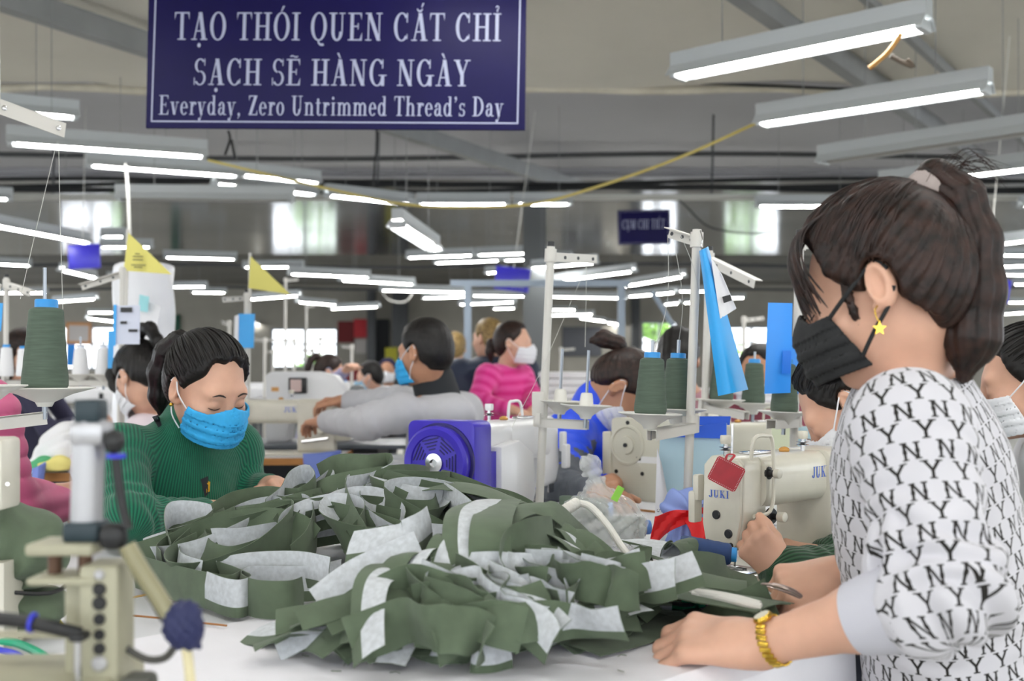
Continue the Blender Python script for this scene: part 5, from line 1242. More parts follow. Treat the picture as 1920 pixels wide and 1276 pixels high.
# ---------------------------------------------------------------- olive fabric strips with pale interfacing
M_ol = mat('olive_cotton', '55634e', .85, noise=.10, nscale=30, bump=.25, bscale=900, sheen=.1)
M_int = mat('pale_interfacing', 'bfc3c7', .9, noise=.10, nscale=120)
STRIP_G = 'olive fabric strips on the table'
def ribbon(label, pts, wds, w_=.056, hem=.30, n=5, th=.0011, flip=False, group=STRIP_G, name='fabric_strip', fold=0.):
    """centre line pts, width directions wds (one per control point)"""
    C_ = bez(pts, n); m = len(pts); D = bez([Vector(d) for d in wds], n)
    N = len(C_); cols = [-.5, -.5+min(hem, .4), 0.15, .5]; V = []; 
    for i in range(N):
        t = (C_[min(i+1, N-1)]-C_[max(i-1, 0)]).normalized(); d = D[i]-t*D[i].dot(t)
        d = d.normalized() if d.length > 1e-5 else t.orthogonal().normalized(); nn = t.cross(d)
        for c in cols:
            bow = nn*(w_*.06*(1-(2*c)**2)); V.append(C_[i]+d*(c*w_)+bow+nn*th/2)
        for c in cols:
            bow = nn*(w_*.06*(1-(2*c)**2)); V.append(C_[i]+d*(c*w_)+bow-nn*th/2)
    F_, Mi = [], []; k = 8; pale = 0 if hem > .9 else 1
    for i in range(N-1):
        a, b = i*k, (i+1)*k
        for j in range(3):
            F_.append((a+j, a+j+1, b+j+1, b+j)); Mi.append(0 if (not flip or j == 0) else pale)
            F_.append((a+4+j, b+4+j, b+4+j+1, a+4+j+1)); Mi.append(0 if (flip or j == 0) else pale)
        F_.append((a, b, b+4, a+4)); Mi.append(0); F_.append((a+3, a+7, b+7, b+3)); Mi.append(0)
    F_.append((0, 4, 5, 6, 7, 3, 2, 1)); Mi.append(0); e = (N-1)*k; F_.append((e, e+1, e+2, e+3, e+7, e+6, e+5, e+4)); Mi.append(0)
    c0 = sum(C_, Vector())/N; c0.z = min(v.z for v in V)
    mb = MB(); mb.v = [v-c0 for v in V]; mb.f = F_; mb.m = Mi
    o = mb.build(name, [M_ol, M_int], None, sharp=50); o.location = c0
    return tag(o, label, 'fabric strip', group)
def Q(px, py, h): return PZ(px, py, TZ+.006+h)
ZU = Vector((0, 0, 1))
rs = random.Random(21)
LAB_L = 'olive fabric strip looped in the loose rear pile'
LAB_F = 'olive fabric strip with pale backing draped in the dense front bundle'
GL_, GF_ = 'looped strips of the rear pile', 'layered strips of the front bundle'
def mound(x, y):
    # rear-left pile
    dx, dy = x+.29, y-2.10; u = (dx*.80+dy*.6)/.44; v = (-dx*.6+dy*.80)/.25
    return max(0., .105*(1-u*u-v*v)*(1+.45*u))
def loops(n, seed):
    r_ = random.Random(seed)
    for i in range(n):
        while True:
            u, v = r_.uniform(-1, 1), r_.uniform(-1, 1)
            if u*u+v*v < .92: break
        cx, cy = -.29+u*.36*.80-v*.19*.6, 2.10+u*.36*.6+v*.19*.80
        r = r_.uniform(.05, .105); a0 = r_.uniform(0, 6.28); sw = r_.uniform(2.6, 6.5)*r_.choice((-1, 1)); K = 9
        tilt0 = r_.uniform(-.45, .45); dr = r_.uniform(-.02, .02); ex = r_.uniform(1.0, 2.0); er = r_.uniform(0, 3.14)
        lift = r_.uniform(.0, .035); pts, wd = [], []
        for k in range(K):
            q = k/(K-1); a = a0+sw*q; rr = r+dr*q
            lx, ly = rr*ex*math.cos(a), rr*math.sin(a); x = cx+lx*math.cos(er)-ly*math.sin(er); y = cy+lx*math.sin(er)+ly*math.cos(er)
            z = TZ+.034+mound(x, y)*.80+lift*(.3+.7*math.sin(math.pi*q))*min(1, mound(x, y)*12)
            out = Vector((x-cx, y-cy, 0)); out = out.normalized() if out.length > 1e-5 else Vector((1, 0, 0))
            tl = tilt0+.35*math.sin(a*1.5+i); wv = ZU*math.cos(tl)+out*math.sin(tl)
            pts.append(Vector((x, y, z))); wd.append(wv)
        ribbon(LAB_L, pts, wd, r_.uniform(.052, .066), (.30 if r_.random() < .5 else .98), 4, flip=(sw < 0) != (r_.random() < .12), group=GL_)
loops(38, 8)
# the loops that can be told apart along the front and left of the rear pile
U1 = (0, 0, 1)
def hero(label, cps, w_=.056, hem=.28, flip=False, wd=None):
    pts = [Q(*c[:3]) for c in cps]; wds = [Vector(c[3]) if len(c) > 3 else ZU for c in cps]
    return ribbon(label, pts, wds, w_, hem, 6, flip=flip, group='single strips that stand out')
hero('pale-backed strip standing in a low wave at the far left of the pile', [(255, 1070, .03), (300, 1084, .028), (350, 1098, .028), (396, 1108, .028), (432, 1112, .028), (455, 1100, .028)], flip=False)
hero('strip folded into a sharp point at the front left of the rear pile', [(388, 1105, .03), (420, 1118, .028), (450, 1122, .028), (470, 1112, .028), (440, 1096, .03), (410, 1082, .035), (470, 1068, .045), (560, 1066, .05), (620, 1078, .05)], flip=True)
hero('strip curled into an open loop at the front of the rear pile', [(640, 1080, .03), (590, 1092, .03), (530, 1094, .03), (470, 1094, .03), (452, 1108, .028), (480, 1122, .028), (540, 1124, .028), (566, 1116, .028)], flip=False)
hero('broad strip sweeping left over the rear pile towards the green sweater', [(660, 938, .10), (590, 954, .10), (520, 966, .09), (450, 984, .08), (400, 1008, .07), (350, 1040, .05), (338, 1068, .04), (380, 1086, .035)], .06, flip=True)
hero('strip running under the broad sweeping strip', [(660, 985, .085), (590, 996, .08), (520, 1008, .075), (450, 1020, .07), (400, 1022, .07), (470, 1038, .05), (530, 1052, .04)], .056, flip=False)
hero('strip looped round at the upper left corner of the pile', [(320, 1050, .05), (308, 1010, .07), (312, 978, .085), (335, 968, .09), (380, 972, .09), (400, 985, .085), (360, 1020, .065), (330, 1050, .045)], .06, flip=True)
hero('strip rising to a narrow loop beside the green sleeve', [(400, 968, .10), (440, 946, .115), (500, 936, .12), (560, 940, .12), (590, 915, .14), (575, 895, .155), (548, 905, .15), (530, 935, .125), (500, 960, .11)], .05, flip=False)
hero('pale strip peak standing up behind the narrow loop', [(560, 960, .10), (590, 920, .13, (.4, 0, 1)), (606, 905, .14, (.6, 0, 1)), (622, 930, .12, (.2, 0, 1)), (640, 970, .10)], .065, flip=True)
hero('stiff folded strip standing highest at the back of the pile', [(600, 898, .15, (.1, .2, 1)), (640, 880, .165, (0, .2, 1)), (690, 882, .165, (0, .2, 1)), (728, 878, .165, (0, .2, 1)), (735, 896, .155), (700, 915, .14), (650, 925, .14)], .062, flip=False)
hero('strip arching across the middle of the rear pile to the right', [(640, 960, .11), (690, 935, .125), (750, 922, .13), (800, 918, .13), (840, 935, .125), (880, 965, .11), (900, 990, .10)], .056, flip=True)
hero('strip loop right of the arching strip', [(760, 960, .10), (800, 945, .11), (850, 950, .105), (870, 985, .09), (840, 1010, .075), (780, 1005, .08)], .052, flip=False)
# frayed stack lying in front of the purple machine
for k in range(9):
    z = .105+.0045*k; o = rs.uniform(-8, 8)
    ribbon('frayed dark strip in the flat stack before the purple motor', [Q(770+o, 925-k*1.2, z), Q(840+o, 922-k*1.5, z+.006), Q(910+o, 932-k*1.2, z), Q(975+o, 955-k*1.0, z-.02)], [(.1, 1, .1)]*4, .07, .3, 4, flip=False, group='flat stack before the purple motor')
# dense front bundle: strips flow over a ridge and fan out over the cloth
ra, rb_ = Q(765, 1052, .11), Q(1065, 1008, .11)
def drape(i, s_, ang, L1, top, layer, w_, flip, curl, r_):
    c = ra.lerp(rb_, s_); dv = Vector((math.cos(ang), math.sin(ang), 0)); side = Vector((-dv.y, dv.x, 0))
    pts, wd = [], []; K = 8
    for k in range(K):
        q = k/(K-1); x = -.10+(L1+.10)*q
        hz = top*(1-max(0, x/L1)**1.6) if x > 0 else top*(1-(x/.16)**2*.5)
        wob = .012*math.sin(x*34+i*1.7)*(1 if x > 0 else .3)
        p = c+dv*x+side*(curl*x*x*3+.008*math.sin(x*20+i)); p.z = TZ+.010+max(hz+layer+wob, .004+layer*.3)
        tw = .5*math.sin(i*2.1+x*14); wd.append(side*math.cos(tw)+ZU*math.sin(tw)); pts.append(p)
    return ribbon(LAB_F, pts, wd, w_, r_.uniform(.22, .36), 4, flip=flip, group=GF_)
r_ = random.Random(77)
for i in range(124):
    s_ = r_.random(); ang = -math.pi*.5+(s_-.40)*1.8+r_.uniform(-.45, .45)
    lay = .046*(i/124)
    drape(i, s_, ang, r_.uniform(.10, .18)*(1-.15*s_)+.035*(1-i/124), .045+.045*(1-abs(s_-.5)*1.1)*(i/124), lay, r_.uniform(.036, .054), r_.random() < .27, r_.uniform(-.8, .8), r_)
for i in range(40):   # standing folds pressed between the layers
    s_ = r_.random(); c = ra.lerp(rb_, s_)+Vector((r_.uniform(-.08, .04), r_.uniform(-.20, .02), 0)); a = r_.uniform(-1.2, .6); dv = Vector((math.cos(a), math.sin(a), 0)); sd = Vector((-dv.y, dv.x, 0))
    pts = [c+dv*(k*.032)+sd*(.016*math.sin(k*1.9+i)) for k in range(6)]
    for k, p in enumerate(pts): p.z = TZ+.040+.055*math.exp(-((p.y-ra.y)/.16)**2)+.012*math.sin(k+i)
    ribbon(LAB_F, pts, [ZU+sd*r_.uniform(-.8, .8) for _ in pts], r_.uniform(.045, .058), .3, 4, flip=r_.random() < .4, group=GF_)
hero('pale strip hanging straight down the front of the bundle', [(905, 940, .15, (1, .1, .1)), (878, 960, .16, (1, .05, 0)), (872, 1010, .135, (1, 0, 0)), (878, 1070, .10, (1, 0, 0)), (885, 1125, .065, (1, 0, 0)), (890, 1150, .05, (1, 0, 0))], .062, .34, flip=True)
hero('olive strip hanging beside the pale one on the front of the bundle', [(945, 940, .15, (1, .1, .1)), (925, 965, .16, (1, .05, 0)), (918, 1015, .135, (1, 0, 0)), (922, 1070, .10, (1, 0, 0)), (928, 1105, .085, (1, 0, 0))], .056, .3)
hero('pale stitched strip bent over the right shoulder of the bundle', [(1045, 1005, .12, (-.3, .2, 1)), (1000, 1012, .13, (-.2, 0, 1)), (960, 1035, .12, (-.2, 0, 1)), (940, 1075, .10, (0, 0, 1)), (945, 1110, .08)], .062, .3, flip=True)
hero('olive strip arching over the right end of the bundle towards the cord', [(935, 985, .14, (.2, 1, .2)), (985, 955, .155, (.2, 1, .2)), (1040, 960, .15, (.2, 1, .3)), (1085, 1000, .11, (.2, 1, .3)), (1120, 1035, .07, (.2, 1, .3))], .05, .3)
hero('second olive strip arching just under the first on the right end', [(925, 1000, .13, (.2, 1, .2)), (980, 972, .14, (.2, 1, .2)), (1030, 980, .135, (.2, 1, .3)), (1075, 1020, .09, (.2, 1, .3)), (1110, 1062, .05, (.2, 1, .3))], .05, .3)
hero('pale strip lying on the left shoulder of the front bundle', [(655, 1030, .11, (.1, .6, .8)), (710, 1022, .12, (.1, .6, .8)), (770, 1010, .13, (.1, .6, .8)), (805, 985, .14, (.1, .6, .8))], .058, .34, flip=True)
hero('pale strip slanting across the left face of the front bundle', [(600, 1135, .05, (.5, .4, 1)), (660, 1090, .08, (.5, .4, 1)), (720, 1060, .10, (.5, .4, 1)), (790, 1030, .12, (.5, .4, 1))], .055, .34, flip=True)
for (lab, cps, f) in (('pale strip end turned up on the white cloth at the front of the bundle', [(770, 1195, .02, (.0, .25, 1)), (815, 1212, .018, (0, .3, 1)), (850, 1208, .02, (0, .3, 1)), (880, 1190, .03, (0, .3, 1))], True),
    ('curled pale strip end on the white cloth right of the front flap', [(905, 1200, .03, (0, .2, 1)), (890, 1225, .02, (0, .2, 1)), (920, 1228, .018, (0, .2, 1)), (955, 1218, .02, (0, .2, 1))], True),
    ('pale strip end lying out to the left on the white cloth', [(478, 1186, .006, (.3, 1, .3)), (510, 1188, .012, (.3, 1, .3)), (550, 1180, .02, (.3, 1, .3)), (600, 1165, .03, (.2, 1, .3))], True),
    ('olive strip end lying beside the pale end at the left', [(535, 1200, .008, (.3, 1, .6)), (570, 1195, .018, (.3, 1, .6)), (620, 1185, .03, (.3, 1, .6)), (680, 1170, .05, (.3, 1, .6))], False),
    ('grey strip end reaching right from the front of the bundle', [(960, 1180, .02, (-.2, .3, 1)), (1000, 1195, .012, (-.2, .6, .6)), (1040, 1212, .006, (-.2, 1, .3))], True),
    ('pale strip tail at the right foot of the bundle near the hand', [(1020, 1100, .03, (.1, .5, 1)), (1070, 1115, .02, (.1, .6, .6)), (1130, 1128, .012, (.1, 1, .5)), (1180, 1125, .006, (.1, 1, .2))], True)):
    hero(lab, cps, .056, .3, flip=f)
# broad strips under the woman's hand
hero('wide olive strip lying flat on the cloth under the pressing hand', [(1040, 1205, .006, (.6, .8, 0)), (1100, 1188, .005, (.5, .85, 0)), (1170, 1165, .005, (.5, .85, 0)), (1240, 1138, .005, (.55, .8, 0)), (1262, 1126, .005, (.6, .8, 0))], .075, .05)
hero('second wide olive strip beside it ending past the fingers', [(1080, 1218, .002, (.6, .8, 0)), (1160, 1198, .002, (.5, .85, 0)), (1240, 1172, .002, (.5, .85, 0)), (1320, 1148, .002, (.6, .8, 0))], .085, .05)
hero('olive strip held up between the two hands of the sweatshirt woman', [(1300, 1180, .006, (.4, .8, .2)), (1360, 1160, .02, (.2, .6, .8)), (1410, 1142, .03, (0, .3, 1)), (1450, 1122, .05, (-.2, .2, 1))], .06, .1)
# neat stack of strips in front of the nearest machine
for k in range(15):
    z = .002+.0033*k; a = rs.uniform(-1, 1); b = rs.uniform(-6, 6)
    pts = [Q(1108+b, 1093+a, z), Q(1180+b, 1098+a, z+.004*math.sin(k)), Q(1260, 1106+a, z+.006+.003*math.sin(k*1.3)), Q(1340, 1120, z+.002), Q(1405+b, 1132+a, z), Q(1450+b, 1140+a, z)]
    ribbon('olive strip in the neat stack in front of the nearest machine', pts, [(.6, .8, 0)]*6, .085, .3, 4, flip=(k in (6, 13)), group='neat stack of strips')
hero('pale strip arched over the neat stack near the blue spool', [(1165, 1062, .05, (.5, .8, .1)), (1190, 1030, .065, (.5, .8, .2)), (1235, 1030, .065, (.5, .8, .2)), (1285, 1050, .055, (.5, .8, .1))], .075, .1, flip=True)
hero('olive strip rolled at its end beside the blue spool', [(1240, 1048, .055, (.5, .8, .1)), (1262, 1022, .075, (.5, .8, .1)), (1280, 1020, .08, (.5, .8, .1)), (1285, 1040, .065, (.5, .8, .1)), (1268, 1050, .055, (.5, .8, .1))], .06, .1)
hero('olive strip feeding under the presser foot of the nearest machine', [(1120, 1070, .05, (.5, .8, .1)), (1220, 1068, .055, (.5, .8, .1)), (1300, 1072, .052, (.5, .8, .1)), (1370, 1085, .02, (.5, .8, .1)), (1420, 1092, .012, (.5, .8, .1))], .07, .3)
hero('folded olive strip forming a small peak on the neat stack', [(1170, 1078, .052, (.4, .8, .1)), (1230, 1076, .056, (.4, .8, .2)), (1258, 1058, .07, (.4, .8, .2)), (1282, 1078, .055, (.4, .8, .2)), (1350, 1092, .045, (.4, .8, .1)), (1400, 1100, .04, (.4, .8, .1))], .055, .3)
# ---------------------------------------------------------------- things around the nearest machine
M_clear = bpy.data.materials.new('clear_plastic'); M_clear.use_nodes = True
_nt = M_clear.node_tree; _b = _nt.nodes['Principled BSDF']; _b.inputs['Base Color'].default_value = (.92, .94, .95, 1); _b.inputs['Roughness'].default_value = .12; _b.inputs['Alpha'].default_value = .30; _b.inputs['Specular IOR Level'].default_value = 1.0
MATS['clear_plastic'] = M_clear
for i, (px, py, h, yaw, ln, lab) in enumerate(((1085, 985, .030, -.1, .115, 'olive thread cone lying left in the clear plastic bag'), (1160, 990, .030, .15, .115, 'olive thread cone lying right in the clear plastic bag'), (1095, 955, .075, .4, .10, 'olive thread cone lying on top in the clear plastic bag'))):
    b = Q(px, py, h); ax = Vector((math.cos(yaw), math.sin(yaw)*.6-.25 if i == 2 else math.sin(yaw), .02)).normalized()
    cone(lab, b-ax*ln/2, ax, ln, .030, M_olive_t, mat('pale_blue_core', '6f9be0', .4))
# bag: thin crumpled shell tied at the top
bc = Q(1128, 985, .055); bt = P(1120, 893, bc.y)
def bagf(p):
    a = ell(A(bc)+A((0, 0, .0)), (.092, .075, .062))(p); b_ = cap(A(bc)+A((-.01, 0, .03)), A(bt)-A((0, 0, .02)), .045, .012)(p); c_ = cap(A(bt)-A((0, 0, .02)), A(bt)+A((-.012, 0, .022)), .012, .024)(p)
    d = smin(smin(a, b_, .05), c_, .015)
    cr = .0045*np.sin(p[:, 0]*120+3*np.sin(p[:, 2]*70))*np.sin(p[:, 2]*95+2*np.sin(p[:, 1]*80))+.003*np.abs(np.sin(p[:, 0]*210+p[:, 2]*160))
    d = smax(d+cr, (TZ+.008-p[:, 2]), .006); return np.abs(d)-.0008
bg = thing('plastic_bag', 'clear crumpled plastic bag of thread cones tied at the top', 'bag', tuple(Q(1128, 985, 0)))
def bag_solid(p):
    a = ell(A(bc), (.092, .075, .062))(p); b_ = cap(A(bc)+A((-.01, 0, .03)), A(bt)-A((0, 0, .02)), .045, .012)(p); c_ = cap(A(bt)-A((0, 0, .02)), A(bt)+A((-.012, 0, .022)), .012, .024)(p)
    d = smin(smin(a, b_, .05), c_, .015)
    cr = .0050*np.sin(p[:, 0]*120+3*np.sin(p[:, 2]*70))*np.sin(p[:, 2]*95+2*np.sin(p[:, 1]*80))+.003*np.abs(np.sin(p[:, 0]*210+p[:, 2]*160))
    return smax(d+cr, (TZ+.006-p[:, 2]), .006)
sdf_obj('film', bag_solid, [bc+Vector((-.11, -.09, -.06)), bc+Vector((.11, .09, .06)), bt+Vector((.03, .03, .05))], .01, .0032, M_clear, bg, 0)
MB().box(P(1158, 925, bc.y-.05), (.014, .001, .03), Matrix.Rotation(.5, 3, 'Y')).build('sticker', mat('green_sticker', '8fd14a', .5), bg, world=True)
# white power cord with ribbed strain relief
M_cord = mat('white_cord', 'd9d7d0', .5, bump=.3, bscale=600)
cdm = thing('power_cord', 'thick white braided cord with ribbed end curving over the strips', 'cord', tuple(Q(1130, 1020, 0)))
p0, p1 = Q(1040, 968, .135), Q(1082, 942, .150)
MB().tube([p0.lerp(p1, k/24) for k in range(25)], [.0095 if k % 3 else .0075 for k in range(25)], 12).build('strain_relief', M_cord, cdm, world=True)
MB().tube(bez([p1, Q(1108, 950, .145), Q(1140, 985, .120), Q(1170, 1030, .090), Q(1210, 1070, .072), Q(1260, 1095, .060), Q(1290, 1104, .055)], 6), .0056, 10).build('cord', M_cord, cdm, world=True)
tag(MB().tube(bez([Q(1118, 1112, .006), Q(1180, 1112, .008), Q(1260, 1108, .045), Q(1320, 1112, .058), Q(1380, 1122, .056), Q(1425, 1134, .052)], 6), .0058, 10).build('cord_loop', M_cord), 'white braided cord lying doubled across the neat stack of strips', 'cord')
tag(MB().tube(bez([Q(1300, 1114, .054), Q(1350, 1120, .056), Q(1400, 1132, .054), Q(1428, 1138, .052)], 6), .0052, 10).build('cord_loop', M_cord), 'second run of white braided cord beside the doubled one', 'cord')
# green thread snips and purple thread on the cloth
gs = thing('thread_snips', 'green-handled thread snips lying on the cloth under the cord', 'scissors', tuple(Q(1270, 1130, 0))); M_gr = mat('green_plastic', '17a67c', .4)
for (a, b) in ((((1226, 1124), (1250, 1122), (1290, 1126), (1312, 1130)), .0035), (((1226, 1126), (1255, 1136), (1285, 1142), (1304, 1138), (1300, 1132)), .0035), (((1312, 1130), (1320, 1134), (1308, 1137)), .003)):
    MB().tube(bez([Q(x, y, .004) for x, y in a], 5), b, 8).build('handle', M_gr, gs, world=True)
tag(MB().tube(bez([Q(1312, 1130, .004), Q(1335, 1135, .006), Q(1352, 1130, .003), Q(1375, 1136, .003), Q(1400, 1136, .003)], 5), .0009, 5).build('thread', mat('purple_thread', '8a3a86', .7)), 'short purple thread trailing from the green snips', 'thread')
# blue spool lying on the stack, white bobbin stem
sx = Q(1276, 1030, .062)
cone('navy thread spool lying on its side beside the rolled strip', sx, Vector((.93, -.25, -.05)), .085, .024, M_navy_t, M_core)
tag(MB().lathe([(.007, 0), (.007, .030), (.005, .035), (.001, .037)], Q(1262, 1012, .055)-Vector((0, 0, .045)), (0, 0, 1), 14).build('spool_stem', M_dish), 'white rounded plastic stem before the tied blue cloth', 'stem')
# blue cloth bundle tied with a red ribbon round the stand pole
cb = thing('cloth_bundle', 'light blue cloth bundle knotted round the stand pole with a red ribbon', 'cloth', tuple(PZ(1286, 690+.37*F/2.42, TZ)))
M_lb = mat('light_blue_cloth', '8fa3e0', .85); M_red = mat('red_ribbon', 'd3141c', .6, noise=.05, nscale=20)
kb = A(P(1287, 945, 2.36))
def bund(p):
    q = p-kb; d = ell(kb, (.052, .048, .034))(p)+.0045*np.sin(np.arctan2(q[:, 2]+.01, q[:, 0])*5+18*np.sqrt((q*q).sum(1))*8)
    sk = cap(kb-A((0, 0, .03)), kb-A((.006, 0, .115)), .022, .050)(p)+.004*np.sin(np.arctan2(q[:, 1], q[:, 0])*13)
    return smin(d, sk, .012)
sdf_obj('cloth', bund, [kb+A((.06, .06, .05)), kb-A((.07, .07, .15))], .01, .003, M_lb, cb, 1)
for (pts, nm) in (([(1300, 968, 2.31), (1270, 972, 2.30), (1245, 985, 2.27), (1222, 1000, 2.25)], 0), ([(1292, 968, 2.31), (1310, 985, 2.28), (1325, 1005, 2.26), (1338, 1024, 2.25)], 1), ([(1300, 966, 2.31), (1320, 966, 2.33), (1345, 972, 2.36), (1360, 985, 2.38)], 2)):
    c_ = bez([P(*q) for q in pts], 5); N = len(c_); rows = []
    for i, c in enumerate(c_):
        w_ = .010+.026*(i/N) if nm < 2 else .014+.012*i/N; row = []
        for j in range(7):
            u = j/6-.5; row.append(c+Vector((.10, 0, 1)).normalized()*u*2*w_*(1 if nm != 1 else .6)+Vector((1, 0, 0))*(u*2*w_*(.9 if nm == 1 else .1))+Vector((0, .006*math.sin(u*7+i*.6), 0)))
        rows.append(row)
    MB().sheet(rows, .0012).build('ribbon_tail', M_red, cb, world=True)
MB().lathe([(.030, -.006), (.034, 0), (.030, .006)], P(1289, 966, 2.36), (0, 0, 1), 20).build('ribbon_band', M_red, cb, world=True)
# hanging cards and folders
M_card = mat('sky_blue_card', '2fa2ea', .35); M_card2 = mat('bright_blue_card', '2a92f2', .35); M_pap = mat('white_paper', 'e6e6ea', .7); M_fold = mat('pale_blue_folder', 'b9d6e2', .4); M_hdr = mat('blue_header', '1d5fe0', .4)
def sheet_px(mb, tl, tr_, br, bl, d, n=8, bend=0., th=.0012, dd=(0, 0, 0, 0)):
    rows = []
    for i in range(n+1):
        t = i/n; row = []
        for j in range(n+1):
            s_ = j/n
            px = (tl[0]*(1-s_)+tr_[0]*s_)*(1-t)+(bl[0]*(1-s_)+br[0]*s_)*t; py = (tl[1]*(1-s_)+tr_[1]*s_)*(1-t)+(bl[1]*(1-s_)+br[1]*s_)*t
            dep = d+(dd[0]*(1-s_)+dd[1]*s_)*(1-t)+(dd[3]*(1-s_)+dd[2]*s_)*t+bend*math.sin(math.pi*s_)
            row.append(P(px, py, dep))
        rows.append(row)
    return mb.sheet(rows, th)
c1 = thing('hanging_card', 'curled sky blue plastic card hanging from the stand top beside the sweatshirt woman', 'card', tuple(P(1350, 742, 2.36)))
sheet_px(MB(), (1312, 470), (1327, 462), (1402, 730), (1347, 742), 2.38, 10, -.03, dd=(0, .02, .05, 0)).build('card', M_card, c1, world=True)
sheet_px(MB(), (1327, 480), (1334, 492), (1352, 590), (1330, 560), 2.40, 6, -.012).build('back_flap', M_card, c1, world=True)
sheet_px(MB(), (1333, 484), (1354, 515), (1381, 578), (1350, 597), 2.37, 8, .02, dd=(0, .03, .04, 0)).build('paper', M_pap, c1, world=True)
sheet_px(MB(), (1354, 556), (1369, 552), (1372, 563), (1357, 568), 2.385, 2, 0).build('print_block', M_blk, c1, world=True)
MB().tube(bez([P(1313, 432, 2.4), P(1317, 448, 2.38), P(1314, 462, 2.38), P(1318, 474, 2.37)], 4), .0012, 6).build('wire_hook', M_chrome, c1, world=True)
c2 = thing('hanging_card', 'flat bright blue card hanging just left of the black mask', 'card', tuple(P(1460, 738, 2.7)))
sheet_px(MB(), (1440, 567), (1486, 568), (1482, 736), (1433, 738), 2.66, 4, .004).build('card', M_card2, c2, world=True)
sheet_px(MB(), (1468, 657), (1483, 657), (1482, 700), (1466, 700), 2.655, 2).build('pocket', mat('deep_blue_card', '0d74e4', .35), c2, world=True)
sheet_px(MB(), (1484, 630), (1510, 640), (1506, 740), (1482, 736), 2.70, 4, .004).build('back_flap', M_card2, c2, world=True)
fo = thing('document_folder', 'pale blue document folder with dark blue header standing behind the stand pole', 'folder', tuple(P(1300, 985, 2.52)))
sheet_px(MB(), (1238, 808), (1363, 793), (1358, 1000), (1228, 1000), 2.52, 6, .006).build('cover', M_fold, fo, world=True)
sheet_px(MB(), (1238, 806), (1362, 792), (1362, 822), (1238, 818), 2.51, 4, .006).build('header_band', M_hdr, fo, world=True)
sheet_px(MB(), (1300, 780), (1370, 780), (1368, 796), (1300, 797), 2.56, 4).build('back_header', M_hdr, fo, world=True)
sheet_px(MB(), (1233, 840), (1242, 880), (1262, 985), (1228, 985), 2.505, 6, -.01).build('loose_page', M_pap, fo, world=True)
mb = MB(); text_mesh(mb, 'S', P(1241, 960, 2.49), (0, 0, 1), (-1, 0, 0), .008, .011); mb.build('lettering', M_blk, fo, world=True, sharp=0)
f2_ = thing('document_folder', 'pale folder with yellowish sheet hanging behind the operator', 'folder', tuple(P(1480, 840, 3.0)))
sheet_px(MB(), (1444, 775), (1490, 770), (1494, 842), (1450, 842), 2.95, 4).build('sheet', mat('yellowish_paper', 'dfe6c8', .7), f2_, world=True)
sheet_px(MB(), (1492, 800), (1540, 796), (1540, 900), (1488, 900), 3.0, 4).build('cover', M_fold, f2_, world=True)
MB().cyl(P(1515, 760, 3.02), P(1515, 960, 3.02), .006, n=8).build('support_rod', M_pole, f2_, world=True)
# second row of machines to the right
sewing_machine('pale machine half hidden behind the red-tagged machine', tuple(P(1470, 0, 3.5).xy)+(TZ-.02,), math.pi+.4, M_be, 'plate', letters=True, detail=True)
work_table('pale table behind the nearest machine row', (P(1500, 0, 3.75).x, 3.7), .4, 1.3, .55, z=TZ-.022)
# ---------------------------------------------------------------- pneumatic press at the left foreground
dF = .98
pr = thing('pneumatic_press', 'blurred pneumatic clamp with perforated beige post and grey cylinder in the left foreground', 'machine', tuple(P(190, 1300, dF)))
M_bei = mat('beige_bracket', 'a8a58e', .5, noise=.06, nscale=20); M_alu = mat('aluminium', 'b5b5b8', .35, metal=.6); M_teal = mat('teal_black_plastic', '1d3038', .45)
def bx(nm, x0, y0, x1, y1, d, th, m, bev=.003):
    a, b = P(x0, y0, d), P(x1, y1, d); return MB().box(((a.x+b.x)/2, d, (a.z+b.z)/2), (abs(b.x-a.x), th, abs(a.z-b.z)), bev=bev).build(nm, m, pr, world=True)
post = bx('post', 165, 1052, 238, 1330, dF, .045, M_bei, .004)
bx('post_flange', 132, 1085, 168, 1300, dF+.01, .03, M_bei, .003)
for (y, r, m) in ((1076, .0042, M_alu), (1104, .0055, M_blk), (1130, .0060, M_blk), (1160, .0050, M_blk), (1189, .0046, M_blk), (1215, .0050, M_blk), (1243, .0065, M_alu)):
    MB().lathe([(r, 0), (r, .002), (r*.8, .003)], P(187, y, dF-.023), (0, -1, 0), 14).build('hole', m, pr, world=True)
bx('clamp_plate', 68, 1012, 192, 1034, dF, .05, M_bei); bx('lower_plate', 70, 1074, 200, 1088, dF, .05, M_bei)
for x in (103, 160): MB().cyl(P(x, 1030, dF), P(x, 1078, dF), .006, n=12).build('guide_rod', mat('rusty_steel', '5f4636', .5, metal=.4), pr, world=True)
MB().cyl(P(162, 990, dF), P(168, 785, dF), .0135, .0135, 20).build('cylinder_tube', M_alu, pr, world=True)
bx('cylinder_foot', 130, 975, 196, 1012, dF, .034, M_teal); bx('cylinder_head', 142, 790, 204, 832, dF, .032, M_alu); bx('cap_block', 148, 748, 194, 792, dF, .028, M_teal)
for (x0, y0, x1, y1) in ((196, 805, 232, 850), (188, 980, 238, 1030)):
    bx('air_fitting', x0, y0, x1, y1, dF-.01, .022, M_blk, .008)
MB().cyl(P(217, 850, dF-.01), P(217, 858, dF-.01), .0085, n=14).build('blue_collar', mat('blue_collar', '2a33c4', .4), pr, world=True)
MB().tube(bez([P(217, 856, dF-.01), P(222, 900, dF-.01), P(230, 950, dF-.01), P(240, 990, dF-.015)], 5), .0042, 8).build('air_hose', M_blk, pr, world=True)
MB().tube(bez([P(238, 1022, dF-.02), P(262, 1065, dF-.02), P(295, 1115, dF-.02), P(320, 1155, dF-.02)], 5), .0075, 10).build('thick_hose', mat('hose_tan', '8d8868', .35), pr, world=True)
